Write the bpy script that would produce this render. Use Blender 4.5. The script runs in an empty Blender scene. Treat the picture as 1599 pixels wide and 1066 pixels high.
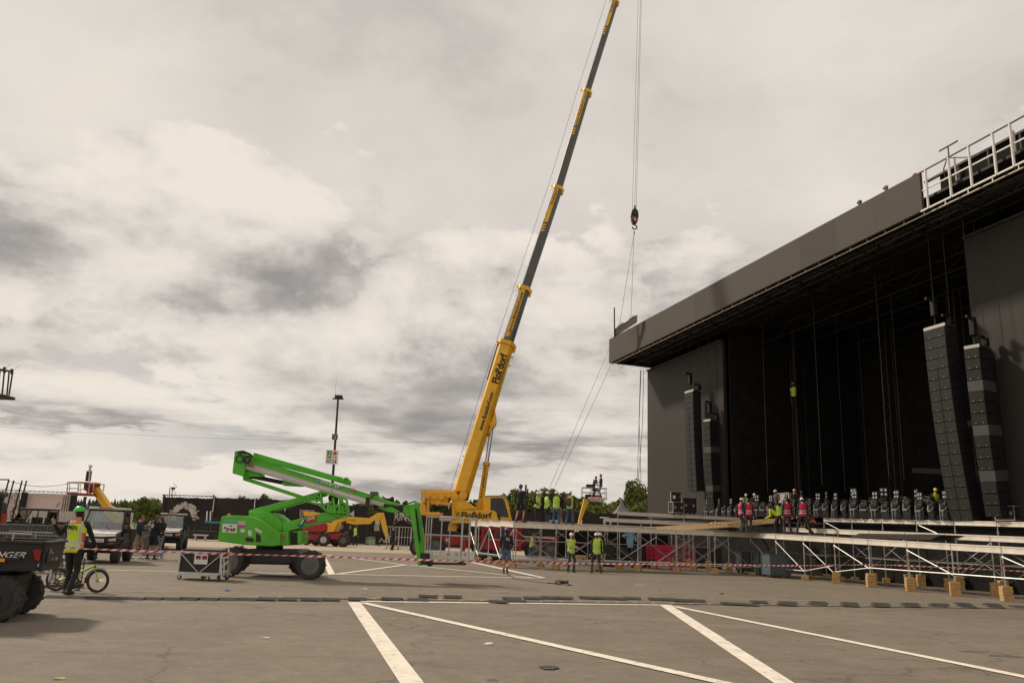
import bpy, bmesh, math, random
import numpy as np
from mathutils import Vector, Matrix, Quaternion
random.seed(7)
R = math.radians
scene = bpy.context.scene
COL = scene.collection
V = Vector

# ------------------------------------------------------------------ camera
F = 1250.0; PITCH = R(13.44); ROLL = R(2.29); EYE = V((0, 0, 1.62))
_f = V((0, math.cos(PITCH), math.sin(PITCH)))
_r0 = V((1, 0, 0)); _u0 = V((0, -math.sin(PITCH), math.cos(PITCH)))
_r = _r0 * math.cos(ROLL) + _u0 * math.sin(ROLL)
_u = _u0 * math.cos(ROLL) - _r0 * math.sin(ROLL)
cam_d = bpy.data.cameras.new('camera'); cam = bpy.data.objects.new('camera', cam_d); COL.objects.link(cam)
cam.matrix_world = Matrix(((_r.x, _u.x, -_f.x, EYE.x), (_r.y, _u.y, -_f.y, EYE.y), (_r.z, _u.z, -_f.z, EYE.z), (0, 0, 0, 1)))
cam_d.sensor_width = 36.0; cam_d.lens = F / 1599.0 * 36.0; cam_d.clip_end = 5000; cam_d.clip_start = 0.1
scene.camera = cam

def ray(px, py):
    return (_f + _r * ((px - 799.5) / F) + _u * ((533.0 - py) / F))
def P(px, py, Y):                       # point seen at a photo pixel, at world distance Y
    d = ray(px, py); return EYE + d * (Y / d.y)
def G(px, py, z=0.0):                   # point seen at a photo pixel, at height z
    d = ray(px, py); return EYE + d * ((z - EYE.z) / d.z)
# stage frame: u along the stage front (away from us), n towards the back of the stage
SC = V((13.04, 43.45, 0)); SU = V((-.285, .958, 0)).normalized(); SN = V((.958, .285, 0)).normalized()
NOFF = 0.0                              # extra depth of the roofed stage behind the scaffold front
def W(u, n, z): return SC + SU * u + SN * (n + NOFF) + V((0, 0, z))
def S(px, py, n):                       # pixel -> (u, z) on the vertical plane at depth n of the stage
    d = ray(px, py); t = (n + NOFF - (EYE - SC).dot(SN)) / d.dot(SN)
    p = EYE + d * t; return ((p - SC).dot(SU), p.z)
def SW(px, py, n):
    u, z = S(px, py, n); return W(u, n, z)
def zt(u): return 2.13 + .019 * min(u, 3.0)

# ------------------------------------------------------------------ objects
ROOTM = {}
def tag(o, label=None, cat=None, group=None, kind=None):
    if label: o['label'] = label
    if cat: o['category'] = cat
    if group: o['group'] = group
    if kind: o['kind'] = kind
    return o
def thing(name, label, cat, loc=(0, 0, 0), rotz=0.0, group=None):
    o = bpy.data.objects.new(name, None); COL.objects.link(o)
    o.empty_display_size = .2
    o.location = loc; o.rotation_euler = (0, 0, rotz)
    ROOTM[o.name] = Matrix.Translation(V(loc)) @ Matrix.Rotation(rotz, 4, 'Z')
    return tag(o, label, cat, group)
def new_obj(name, me, parent=None):
    o = bpy.data.objects.new(name, me); COL.objects.link(o)
    if parent is not None:
        o.parent = parent; ROOTM[o.name] = ROOTM[parent.name]
    else:
        ROOTM[o.name] = Matrix.Identity(4)
    return o
def copy_tree(o, parent=None):
    c = o.copy(); COL.objects.link(c)
    if parent is not None: c.parent = parent
    for ch in [x for x in KIDS.get(o.name, [])]:
        copy_tree(ch, c)
    return c
KIDS = {}

class MB:
    """collects simple shapes and links them as ONE mesh object"""
    def __init__(s): s.v = []; s.f = []; s.m = []; s.mi = 0
    def add(s, vs, fs, mi=None):
        b = len(s.v); s.v.extend([tuple(x) for x in vs])
        k = s.mi if mi is None else mi
        for q in fs: s.f.append([b + i for i in q]); s.m.append(k)
        return s
    def box(s, c, size, ax=None, mi=None):
        x, y, z = ax if ax else (V((1, 0, 0)), V((0, 1, 0)), V((0, 0, 1)))
        c = V(c); hx, hy, hz = size[0] / 2, size[1] / 2, size[2] / 2
        vs = [c + x * (i * hx) + y * (j * hy) + z * (k * hz) for k in (-1, 1) for j in (-1, 1) for i in (-1, 1)]
        return s.add(vs, [(0, 2, 3, 1), (4, 5, 7, 6), (0, 1, 5, 4), (2, 6, 7, 3), (0, 4, 6, 2), (1, 3, 7, 5)], mi)
    def rbox(s, c, size, r, ax=None, mi=None):      # box with chamfered vertical and horizontal edges
        x, y, z = ax if ax else (V((1, 0, 0)), V((0, 1, 0)), V((0, 0, 1)))
        bm = bmesh.new(); bmesh.ops.create_cube(bm, size=1.0)
        for v in bm.verts: v.co = V((v.co.x * size[0], v.co.y * size[1], v.co.z * size[2]))
        bmesh.ops.bevel(bm, geom=bm.edges[:], offset=r, segments=2, affect='EDGES', profile=.5)
        c = V(c); bm.verts.index_update()
        vs = [c + x * v.co.x + y * v.co.y + z * v.co.z for v in bm.verts]
        fs = [[v.index for v in q.verts] for q in bm.faces]; bm.free()
        return s.add(vs, fs, mi)
    def bar(s, p, q, w, h, up=(0, 0, 1), mi=None):
        p = V(p); q = V(q); d = q - p; L = d.length
        if L < 1e-6: return s
        d /= L; up = V(up)
        if abs(d.dot(up)) > .98: up = V((0, 1, 0)) if abs(d.y) < .9 else V((1, 0, 0))
        a = d.cross(up).normalized(); b = a.cross(d).normalized()
        return s.box((p + q) / 2, (L, w, h), (d, a, b), mi)
    def tube(s, p, q, r0, r1=None, seg=8, mi=None, caps=True):
        p = V(p); q = V(q); r1 = r0 if r1 is None else r1
        d = q - p
        if d.length < 1e-6: return s
        d.normalize(); up = V((0, 0, 1)) if abs(d.z) < .9 else V((1, 0, 0))
        a = d.cross(up).normalized(); b = a.cross(d).normalized()
        vs = []
        for c, r in ((p, r0), (q, r1)):
            for i in range(seg):
                t = 2 * math.pi * i / seg; vs.append(c + a * (r * math.cos(t)) + b * (r * math.sin(t)))
        fs = [(i, (i + 1) % seg, seg + (i + 1) % seg, seg + i) for i in range(seg)]
        if caps: fs += [tuple(range(seg - 1, -1, -1)), tuple(range(seg, 2 * seg))]
        return s.add(vs, fs, mi)
    def path(s, pts, r, seg=6, mi=None):
        for a, b in zip(pts[:-1], pts[1:]): s.tube(a, b, r, seg=seg, mi=mi)
        return s
    def prism(s, pts, vec, mi=None):                # planar outline extruded along vec
        n = len(pts); pts = [V(p) for p in pts]; vec = V(vec)
        nr = V((0, 0, 0))
        for i in range(n): nr += pts[i].cross(pts[(i + 1) % n])
        if nr.dot(vec) < 0: pts = pts[::-1]
        vs = pts + [p + vec for p in pts]
        fs = [tuple(range(n - 1, -1, -1)), tuple(range(n, 2 * n))]
        fs += [(i, (i + 1) % n, n + (i + 1) % n, n + i) for i in range(n)]
        return s.add(vs, fs, mi)
    def quad(s, pts, mi=None): return s.add(pts, [tuple(range(len(pts)))], mi)
    def loft(s, rings, mi=None, caps=True):         # rings: lists of equal length
        n = len(rings[0]); vs = [p for r in rings for p in r]; fs = []
        for k in range(len(rings) - 1):
            for i in range(n):
                fs.append((k * n + i, k * n + (i + 1) % n, (k + 1) * n + (i + 1) % n, (k + 1) * n + i))
        if caps: fs += [tuple(range(n - 1, -1, -1)), tuple(range((len(rings) - 1) * n, len(rings) * n))]
        return s.add(vs, fs, mi)
    def lathe(s, c, axis, prof, seg=24, mi=None):   # prof: (r, h) along axis
        c = V(c); d = V(axis).normalized(); up = V((0, 0, 1)) if abs(d.z) < .9 else V((1, 0, 0))
        a = d.cross(up).normalized(); b = a.cross(d).normalized()
        rings = [[c + d * h + a * (max(r, 1e-4) * math.cos(2 * math.pi * i / seg)) + b * (max(r, 1e-4) * math.sin(2 * math.pi * i / seg)) for i in range(seg)] for r, h in prof]
        return s.loft(rings, mi)
    def ball(s, c, rad, seg=12, rings=8, mi=None, zmin=-1.0, ax=None):
        x, y, z = ax if ax else (V((1, 0, 0)), V((0, 1, 0)), V((0, 0, 1)))
        c = V(c); rr = rad if hasattr(rad, '__len__') else (rad,) * 3
        out = []
        t0 = math.acos(max(-1, min(1, zmin)))
        for k in range(rings + 1):
            t = max(.02, t0 * k / rings) if k < rings else (t0 if zmin > -1 else math.pi - .02)
            out.append([c + x * (rr[0] * math.sin(t) * math.cos(2 * math.pi * i / seg)) + y * (rr[1] * math.sin(t) * math.sin(2 * math.pi * i / seg)) + z * (rr[2] * math.cos(t)) for i in range(seg)])
        return s.loft(out[::-1], mi)
    def torus(s, c, axis, R_, r, seg=28, ss=8, mi=None):
        c = V(c); d = V(axis).normalized(); up = V((0, 0, 1)) if abs(d.z) < .9 else V((1, 0, 0))
        a = d.cross(up).normalized(); b = a.cross(d).normalized(); vs = []; fs = []
        for i in range(seg):
            t = 2 * math.pi * i / seg; e = a * math.cos(t) + b * math.sin(t)
            for j in range(ss):
                q = 2 * math.pi * j / ss; vs.append(c + e * (R_ + r * math.cos(q)) + d * (r * math.sin(q)))
        for i in range(seg):
            for j in range(ss):
                fs.append((i * ss + j, ((i + 1) % seg) * ss + j, ((i + 1) % seg) * ss + (j + 1) % ss, i * ss + (j + 1) % ss))
        return s.add(vs, fs, mi)
    def build(s, name, mats, parent=None, local=False, smooth=False, bev=0.0, label=None):
        if not hasattr(mats, '__len__'): mats = [mats]
        me = bpy.data.meshes.new(name)
        vs = s.v
        if parent is not None and not local:
            M = ROOTM[parent.name].inverted(); vs = [tuple(M @ V(v)) for v in vs]
        me.from_pydata(vs, [], s.f)
        for m in mats: me.materials.append(m)
        me.polygons.foreach_set('material_index', s.m)
        bm = bmesh.new(); bm.from_mesh(me)
        bmesh.ops.recalc_face_normals(bm, faces=bm.faces[:])
        if bev:
            ed = [e for e in bm.edges if len(e.link_faces) == 2 and e.calc_face_angle(0) > R(28)]
            try: bmesh.ops.bevel(bm, geom=ed, offset=bev, segments=2, affect='EDGES', profile=.6, clamp_overlap=True)
            except Exception: pass
        bm.to_mesh(me); bm.free()
        if smooth:
            me.polygons.foreach_set('use_smooth', [True] * len(me.polygons))
            try: me.set_sharp_from_angle(angle=R(40))
            except Exception: pass
        o = new_obj(name, me, parent)
        if parent is not None: KIDS.setdefault(parent.name, []).append(o)
        if label: o['label'] = label
        return o

def lettering(txt, origin, xd, yd, h, mat, parent, fit=None, name='lettering', depth=.004, shear=0.0, local=False, bold=0.0):
    """flat raised lettering; origin = lower left corner, h = cap height, fit = width"""
    cu = bpy.data.curves.new('txt', 'FONT'); cu.body = txt; cu.size = 1.0; cu.extrude = 0.0; cu.shear = shear; cu.offset = bold
    t = bpy.data.objects.new('txt', cu); COL.objects.link(t)
    bpy.context.view_layer.update()
    me = bpy.data.meshes.new_from_object(t.evaluated_get(bpy.context.evaluated_depsgraph_get()))
    bpy.data.objects.remove(t); bpy.data.curves.remove(cu)
    me.name = name
    if not me.vertices: return None
    co = np.zeros(len(me.vertices) * 3); me.vertices.foreach_get('co', co); co = co.reshape(-1, 3)
    x0, x1 = co[:, 0].min(), co[:, 0].max(); y1 = .69
    sy = h / y1; sx = (fit / (x1 - x0)) if fit else sy
    xd = V(xd).normalized(); yd = V(yd).normalized(); n = xd.cross(yd).normalized()
    origin = V(origin)
    pts = [origin + xd * ((c[0] - x0) * sx) + yd * (c[1] * sy) + n * depth for c in co]
    if not local and parent is not None:
        M = ROOTM[parent.name].inverted(); pts = [M @ p for p in pts]
    me.vertices.foreach_set('co', np.array([tuple(p) for p in pts]).ravel())
    bm = bmesh.new(); bm.from_mesh(me)
    nl = ROOTM[parent.name].inverted().to_3x3() @ n if (parent is not None and not local) else n
    r = bmesh.ops.extrude_face_region(bm, geom=bm.faces[:])
    bmesh.ops.translate(bm, vec=-nl * (depth * .9), verts=[g for g in r['geom'] if isinstance(g, bmesh.types.BMVert)])
    bmesh.ops.recalc_face_normals(bm, faces=bm.faces[:]); bm.to_mesh(me); bm.free()
    me.materials.clear(); me.materials.append(mat)
    o = new_obj(name, me, parent)
    if parent is not None: KIDS.setdefault(parent.name, []).append(o)
    return o

# ------------------------------------------------------------------ materials
MATS = {}
def mat(name, col, rough=.6, metal=0.0, var=.12, scale=3.0, bump=0.0, bscale=60.0, dirt=0.0, dcol=(.08, .065, .05), coat=0.0, spec=.5, dpos=(.5, .75)):
    if name in MATS: return MATS[name]
    m = bpy.data.materials.new(name); m.use_nodes = True; nt = m.node_tree; N = nt.nodes; L = nt.links
    b = N['Principled BSDF']; b.inputs['Roughness'].default_value = rough; b.inputs['Metallic'].default_value = metal
    b.inputs['Specular IOR Level'].default_value = spec
    if coat: b.inputs['Coat Weight'].default_value = coat; b.inputs['Coat Roughness'].default_value = .12
    tc = N.new('ShaderNodeTexCoord')
    n = N.new('ShaderNodeTexNoise'); n.inputs['Scale'].default_value = scale; n.inputs['Detail'].default_value = 6; n.inputs['Roughness'].default_value = .62
    L.new(tc.outputs['Object'], n.inputs['Vector'])
    cr = N.new('ShaderNodeValToRGB')
    c = V(col[:3])
    cr.color_ramp.elements[0].position = .28; cr.color_ramp.elements[1].position = .72
    cr.color_ramp.elements[0].color = (*(c * (1 - var)), 1); cr.color_ramp.elements[1].color = (*[min(1, x * (1 + var)) for x in c], 1)
    L.new(n.outputs['Fac'], cr.inputs['Fac']); out = cr.outputs['Color']
    if dirt:
        n2 = N.new('ShaderNodeTexNoise'); n2.inputs['Scale'].default_value = scale * 2.7; n2.inputs['Detail'].default_value = 9; n2.inputs['Roughness'].default_value = .7
        L.new(tc.outputs['Object'], n2.inputs['Vector'])
        r2 = N.new('ShaderNodeValToRGB'); r2.color_ramp.elements[0].position = dpos[0]; r2.color_ramp.elements[1].position = dpos[1]
        r2.color_ramp.elements[0].color = (0, 0, 0, 1); r2.color_ramp.elements[1].color = (dirt, dirt, dirt, 1)
        L.new(n2.outputs['Fac'], r2.inputs['Fac'])
        mx = N.new('ShaderNodeMix'); mx.data_type = 'RGBA'
        L.new(r2.outputs['Color'], mx.inputs['Factor']); L.new(out, mx.inputs['A']); mx.inputs['B'].default_value = (*dcol, 1); out = mx.outputs['Result']
        rr = N.new('ShaderNodeMapRange'); rr.inputs['To Min'].default_value = max(.05, rough - .1); rr.inputs['To Max'].default_value = min(1, rough + .2)
        L.new(n2.outputs['Fac'], rr.inputs['Value']); L.new(rr.outputs['Result'], b.inputs['Roughness'])
    L.new(out, b.inputs['Base Color'])
    if bump:
        n3 = N.new('ShaderNodeTexNoise'); n3.inputs['Scale'].default_value = bscale; n3.inputs['Detail'].default_value = 4
        L.new(tc.outputs['Object'], n3.inputs['Vector'])
        bp = N.new('ShaderNodeBump'); bp.inputs['Strength'].default_value = bump; bp.inputs['Distance'].default_value = .02
        L.new(n3.outputs['Fac'], bp.inputs['Height']); L.new(bp.outputs['Normal'], b.inputs['Normal'])
    MATS[name] = m
    return m

M_green = mat('green_paint', (.095, .45, .020), .46, dirt=.38, coat=.1, var=.18, scale=2, dcol=(.07, .22, .03))
M_green2 = mat('lime_paint', (.33, .62, .02), .35, var=.05)
M_yellow = mat('crane_yellow', (.82, .44, .018), .42, dirt=.28, var=.16, scale=.9, dcol=(.22, .12, .03))
M_yellow2 = mat('lift_yellow', (.80, .46, .03), .45, dirt=.25, var=.08, dcol=(.2, .12, .04))
M_grey = mat('boom_grey', (.085, .085, .08), .42, dirt=.3, var=.15, scale=.8, dcol=(.04, .038, .035))
M_red = mat('red_paint', (.36, .012, .022), .42, dirt=.25, var=.1)
M_black = mat('black_metal', (.018, .018, .018), .5, var=.3, dirt=.3, dcol=(.06, .05, .04))
M_blackp = mat('black_plastic', (.022, .021, .02), .6, var=.25, dirt=.35, dcol=(.07, .06, .05))
M_rubber = mat('rubber', (.040, .037, .034), .85, var=.3, scale=8, dirt=.6, dcol=(.10, .085, .065), bump=.3)
M_rim = mat('grey_rim', (.12, .118, .112), .5, dirt=.4)
M_steel = mat('galvanised_steel', (.50, .49, .46), .42, metal=.75, var=.22, scale=5, dirt=.3, dcol=(.22, .2, .18))
M_alu = mat('aluminium', (.62, .60, .56), .4, metal=.5, var=.15, scale=4, dirt=.25, dcol=(.3, .27, .23))
M_beam = mat('cream_alloy_beam', (.78, .71, .61), .5, metal=.15, var=.16, scale=2.5, dirt=.3, dcol=(.34, .29, .23))
M_white = mat('white_paint', (.75, .72, .67), .5, var=.08, dirt=.25, dcol=(.4, .36, .3))
M_greypl = mat('light_grey_paint', (.52, .48, .44), .5, var=.08, dirt=.2, dcol=(.3, .27, .24))
M_wood = mat('timber', (.52, .32, .125), .75, var=.3, scale=6, dirt=.35, dcol=(.25, .13, .04), bump=.2, bscale=30)
M_plank = mat('pale_planks', (.62, .45, .24), .7, var=.2, scale=4, bump=.2, bscale=30)
M_rope = mat('steel_rope', (.06, .055, .05), .6)
M_tag = mat('tag_line', (.16, .14, .12), .8)
M_dark = mat('dark_text', (.02, .018, .015), .6, var=.02)
M_cloth = mat('black_stage_cloth', (.019, .018, .017), .95, var=.4, scale=1.2, spec=.1)
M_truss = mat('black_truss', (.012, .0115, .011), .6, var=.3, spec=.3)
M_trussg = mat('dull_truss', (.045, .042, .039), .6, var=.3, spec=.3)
M_box = mat('speaker_black', (.018, .0175, .0165), .7, var=.2, scale=6, spec=.3)
M_grille = mat('speaker_grille', (.024, .023, .020), .75, var=.2, scale=9, spec=.3)
M_silver = mat('bright_silver', (.68, .66, .62), .3, metal=.8, var=.08)
M_case = mat('case_black', (.020, .018, .017), .55, var=.2)
M_bluecase = mat('slate_case', (.075, .098, .105), .6, var=.2, dirt=.3, scale=3)
M_concrete = mat('concrete', (.46, .43, .40), .85, var=.14, scale=1.5, dirt=.3, bump=.2)
M_vest = mat('hivis_yellow', (.62, .80, .03), .65, var=.1, scale=8)
M_vest2 = mat('hivis_lime', (.50, .74, .05), .65, var=.1, scale=8)
M_vorange = mat('hivis_orange', (.85, .16, .03), .65, var=.08)
M_vred = mat('vest_red', (.50, .022, .065), .65, var=.12, scale=8)
M_refl = mat('reflective_band', (.52, .53, .50), .4, var=.06)
M_skin = mat('skin', (.50, .28, .19), .55, var=.08)
M_hairb = mat('brown_hair', (.09, .045, .022), .7, var=.3, scale=20)
M_haird = mat('dark_hair', (.02, .015, .012), .7, var=.3, scale=20)
M_black_cloth = mat('black_clothes', (.018, .018, .020), .85, var=.3, scale=8, bump=.3, bscale=25)
M_navy = mat('navy_clothes', (.025, .035, .07), .85, var=.2, scale=8, bump=.3, bscale=25)
M_dgrey = mat('charcoal_trousers', (.045, .043, .042), .85, var=.25, scale=8, bump=.3, bscale=25)
M_jeans = mat('blue_jeans', (.075, .13, .23), .85, var=.3, scale=9, bump=.3, bscale=25)
M_ljeans = mat('light_jeans', (.24, .31, .38), .85, var=.25, scale=9, bump=.3, bscale=25)
M_khaki = mat('khaki_cloth', (.30, .22, .13), .85, var=.18, scale=8, bump=.3, bscale=25)
M_cream = mat('cream_sleeve', (.55, .48, .40), .8, var=.12, bump=.3, bscale=25)
M_shoe = mat('dark_shoes', (.03, .024, .02), .7, var=.2)
M_wshoe = mat('white_shoes', (.6, .58, .55), .6, var=.1)
M_rshoe = mat('brown_boots', (.13, .05, .035), .7, var=.2)
H_white = mat('helmet_white', (.74, .71, .66), .3, var=.05)
H_blue = mat('helmet_blue', (.025, .10, .36), .3, var=.05)
H_green = mat('helmet_green', (.07, .50, .06), .3, var=.05)
H_orange = mat('helmet_orange', (.85, .22, .02), .3, var=.05)
H_yellow = mat('helmet_yellow', (.80, .60, .02), .3, var=.05)
H_red = mat('helmet_red', (.50, .03, .03), .3, var=.05)
M_taill = mat('tail_light', (.30, .01, .012), .25, var=.05)
M_orange = mat('orange_sticker', (.85, .33, .02), .5, var=.05)
M_blue = mat('blue_mark', (.02, .12, .38), .5, var=.05)
M_sredm = mat('sticker_red', (.55, .02, .04), .5, var=.05)

def glass(name, tint=(.78, .86, .84), rough=.02, dens=.25):
    m = bpy.data.materials.new(name); m.use_nodes = True; nt = m.node_tree; N = nt.nodes; L = nt.links
    N.remove(N['Principled BSDF']); o = N['Material Output']
    t = N.new('ShaderNodeBsdfTransparent'); t.inputs['Color'].default_value = (*tint, 1)
    g = N.new('ShaderNodeBsdfGlossy'); g.inputs['Roughness'].default_value = rough
    fr = N.new('ShaderNodeFresnel'); fr.inputs['IOR'].default_value = 1.5
    no = N.new('ShaderNodeTexNoise'); no.inputs['Scale'].default_value = 3
    ma = N.new('ShaderNodeMath'); ma.operation = 'MULTIPLY_ADD'; ma.inputs[1].default_value = .1; ma.inputs[2].default_value = dens * .3
    L.new(no.outputs['Fac'], ma.inputs[0])
    ad = N.new('ShaderNodeMath'); ad.operation = 'ADD'; ad.use_clamp = True
    L.new(fr.outputs['Fac'], ad.inputs[0]); L.new(ma.outputs['Value'], ad.inputs[1])
    mx = N.new('ShaderNodeMixShader'); L.new(ad.outputs['Value'], mx.inputs['Fac']); L.new(t.outputs['BSDF'], mx.inputs[1]); L.new(g.outputs['BSDF'], mx.inputs[2])
    L.new(mx.outputs['Shader'], o.inputs['Surface']); return m
M_glass = glass('vehicle_glass'); M_dglass = mat('dark_glass', (.012, .017, .015), .08, var=.5, scale=2)

# ------------------------------------------------------------------ ground
def asphalt():
    m = bpy.data.materials.new('asphalt'); m.use_nodes = True; nt = m.node_tree; N = nt.nodes; L = nt.links
    b = N['Principled BSDF']; b.inputs['Roughness'].default_value = .86; b.inputs['Specular IOR Level'].default_value = .3
    tc = N.new('ShaderNodeTexCoord')
    def noise(sc, det, ro, vec=None, dist=0):
        n = N.new('ShaderNodeTexNoise'); n.inputs['Scale'].default_value = sc; n.inputs['Detail'].default_value = det
        n.inputs['Roughness'].default_value = ro; n.inputs['Distortion'].default_value = dist
        L.new(vec or tc.outputs['Object'], n.inputs['Vector']); return n.outputs['Fac']
    def ramp(fac, p0, c0, p1, c1):
        r = N.new('ShaderNodeValToRGB'); r.color_ramp.elements[0].position = p0; r.color_ramp.elements[1].position = p1
        r.color_ramp.elements[0].color = (*c0, 1); r.color_ramp.elements[1].color = (*c1, 1); L.new(fac, r.inputs['Fac']); return r.outputs['Color']
    def mix(f, a, bb, mode='MIX'):
        x = N.new('ShaderNodeMix'); x.data_type = 'RGBA'; x.blend_type = mode
        if isinstance(f, float): x.inputs['Factor'].default_value = f
        else: L.new(f, x.inputs['Factor'])
        L.new(a, x.inputs['A'])
        if isinstance(bb, tuple): x.inputs['B'].default_value = (*bb, 1)
        else: L.new(bb, x.inputs['B'])
        return x.outputs['Result']
    base = ramp(noise(.16, 5, .6, dist=.6), .3, (.176, .147, .114), .72, (.218, .182, .141))
    # streaks along the driving direction
    mp = N.new('ShaderNodeMapping'); mp.inputs['Scale'].default_value = (.22, .8, 1); mp.inputs['Rotation'].default_value = (0, 0, R(5)); L.new(tc.outputs['Object'], mp.inputs['Vector'])
    st = ramp(noise(1.3, 5, .65, mp.outputs['Vector'], .4), .32, (.93, .93, .935), .70, (1.06, 1.055, 1.05))
    c = mix(1.0, base, st, 'MULTIPLY')
    c = mix(1.0, c, ramp(noise(1.1, 8, .72), .3, (.87, .87, .88), .7, (1.10, 1.09, 1.08)), 'MULTIPLY')
    c = mix(1.0, c, ramp(noise(90, 2, .6), .25, (.62, .62, .62), .75, (1.38, 1.37, 1.35)), 'MULTIPLY')
    c = mix(1.0, c, ramp(noise(14, 5, .7), .30, (.86, .86, .86), .70, (1.13, 1.125, 1.12)), 'MULTIPLY')
    # cracks and light grit
    vo = N.new('ShaderNodeTexVoronoi'); vo.feature = 'DISTANCE_TO_EDGE'; vo.inputs['Scale'].default_value = .21
    dn = N.new('ShaderNodeTexNoise'); dn.inputs['Scale'].default_value = 1.1; dn.inputs['Detail'].default_value = 6; L.new(tc.outputs['Object'], dn.inputs['Vector'])
    av = N.new('ShaderNodeVectorMath'); av.operation = 'MULTIPLY_ADD'; L.new(dn.outputs['Color'], av.inputs[0]); av.inputs[1].default_value = (1.6, 1.6, 0); L.new(tc.outputs['Object'], av.inputs[2]); L.new(av.outputs['Vector'], vo.inputs['Vector'])
    ck = ramp(vo.outputs['Distance'], .0015, (.55, .55, .55), .006, (0, 0, 0)); c = mix(ck, c, (.07, .06, .05))
    gr = ramp(noise(38, 1, .4), .70, (0, 0, 0), .76, (.5, .5, .5)); c = mix(gr, c, (.33, .29, .24))
    c = mix(1.0, c, ramp(noise(3.2, 6, .7), .34, (.88, .88, .88), .66, (1.09, 1.085, 1.08)), 'MULTIPLY')
    pk = ramp(noise(5.5, 2, .5), .715, (0, 0, 0), .735, (.40, .40, .40)); c = mix(pk, c, (.36, .31, .25))
    dk = ramp(noise(2.1, 3, .55, dist=.4), .70, (0, 0, 0), .76, (.35, .35, .35)); c = mix(dk, c, (.085, .072, .06))
    # dark oil spots
    sp = ramp(noise(.55, 3, .5), .66, (0, 0, 0), .78, (.45, .45, .45)); c = mix(sp, c, (.10, .085, .068))
    # sandy dusty patches
    sd = ramp(noise(.23, 6, .66, dist=.5), .56, (0, 0, 0), .78, (.30, .30, .30)); c = mix(sd, c, (.25, .20, .145))
    # thin tyre arcs
    mt = N.new('ShaderNodeMapping'); mt.inputs['Scale'].default_value = (.05, .16, 1); mt.inputs['Rotation'].default_value = (0, 0, R(-8)); L.new(tc.outputs['Object'], mt.inputs['Vector'])
    nn_ = noise(1.0, 2, .35, mt.outputs['Vector'], .3)
    ab = N.new('ShaderNodeMath'); ab.operation = 'PINGPONG'; ab.inputs[1].default_value = .055; L.new(nn_, ab.inputs[0])
    ty = ramp(ab.outputs['Value'], .0, (.30, .30, .30), .0035, (0, 0, 0)); fade = ramp(noise(.35, 3, .6), .45, (0, 0, 0), .62, (1, 1, 1)); ty = mix(1.0, ty, fade, 'MULTIPLY'); c = mix(ty, c, (.075, .066, .056))
    L.new(c, b.inputs['Base Color'])
    bp = N.new('ShaderNodeBump'); bp.inputs['Strength'].default_value = .25; bp.inputs['Distance'].default_value = .01
    L.new(noise(70, 3, .6), bp.inputs['Height']); L.new(bp.outputs['Normal'], b.inputs['Normal'])
    return m
M_asphalt = asphalt()
g = MB(); g.quad([(-700, -60, 0), (700, -60, 0), (700, 900, 0), (-700, 900, 0)])
o = g.build('asphalt_ground', M_asphalt); tag(o, kind='structure')
M_sand = mat('pale_concrete_ground', (.38, .305, .215), .9, var=.12, scale=.5, dirt=.35, dcol=(.26, .205, .15), bump=.15)
pa, pb, pc = G(200, 850.5), G(430, 857), G(700, 866)
g = MB(); g.quad([(-60, pa.y + 1, .004), (pa.x, pa.y, .004), (pb.x, pb.y, .004), (pc.x, pc.y, .004), (40, pc.y + 5, .004), (40, 78, .004), (-60, 78, .004)])
o = g.build('concrete_forecourt', M_sand); tag(o, kind='structure')
M_meadow = mat('meadow_grass', (.07, .11, .03), .95, var=.35, scale=.2)
g = MB(); g.quad([(-650, 88, .006), (650, 88, .006), (650, 880, .006), (-650, 880, .006)])
o = g.build('meadow', M_meadow); tag(o, kind='structure')

def paint_mat():
    m = mat('road_paint', (.78, .70, .59), .75, var=.12, scale=2.2, dirt=.9, dcol=(.27, .225, .175), bump=.2, bscale=50, dpos=(.555, .64)); return m
M_paint = paint_mat()
MATS.pop('x', None)
M_paint2 = mat('worn_road_paint', (.40, .335, .26), .8, var=.2, scale=2.5, dirt=.75, dcol=(.22, .18, .135))
lines = MB()
def stripe(a, b, w0, w1=None, mi=0, z=.008):
    """painted line between two ground pixels, width in metres"""
    a = G(*a); b = G(*b); d = (b - a).normalized(); s = V((-d.y, d.x, 0)); w1 = w1 or w0
    n = max(2, int((b - a).length / .25)); zz = V((0, 0, z))
    L_, R_ = [], []
    for i in range(n + 1):
        t = i / n; c = a.lerp(b, t); w = w0 + (w1 - w0) * t
        L_.append(c + s * (w / 2 + random.uniform(-.006, .006)) + zz); R_.append(c - s * (w / 2 + random.uniform(-.006, .006)) + zz)
    for i in range(n): lines.add([R_[i], R_[i + 1], L_[i + 1], L_[i]], [(0, 1, 2, 3)], mi)
def gpoly(px, mi=0, z=.008): lines.add([G(*p) + V((0, 0, z)) for p in px], [tuple(range(len(px)))], mi)
gpoly([(543, 940), (562.5, 940), (662, 1066), (690, 1100), (650, 1100), (624, 1066)])
gpoly([(1031, 945), (1049, 945.3), (1240, 1066), (1292, 1100), (1262, 1100), (1208, 1066)])
stripe((566, 941), (1180, 1078), .21, .22, z=.012)
stripe((1051, 946.4), (1640, 1065), .21, .22, z=.012)
stripe((563, 939.0), (1049, 944.6), .22, z=.010)
stripe((60, 921.5), (420, 926), .07, mi=1)
stripe((420, 926), (720, 928.6), .07, mi=1); stripe((720, 928.6), (1020, 933.3), .07, mi=1)
stripe((1020, 933.3), (1320, 938.4), .07, mi=1); stripe((1320, 938.4), (1640, 944), .07, mi=1)
stripe((60, 888), (400, 894), .16); stripe((400, 894), (848, 902.4), .22); stripe((848, 902.4), (1100, 908), .10, mi=1); stripe((1100, 908), (1390, 914), .10, mi=1)
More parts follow.
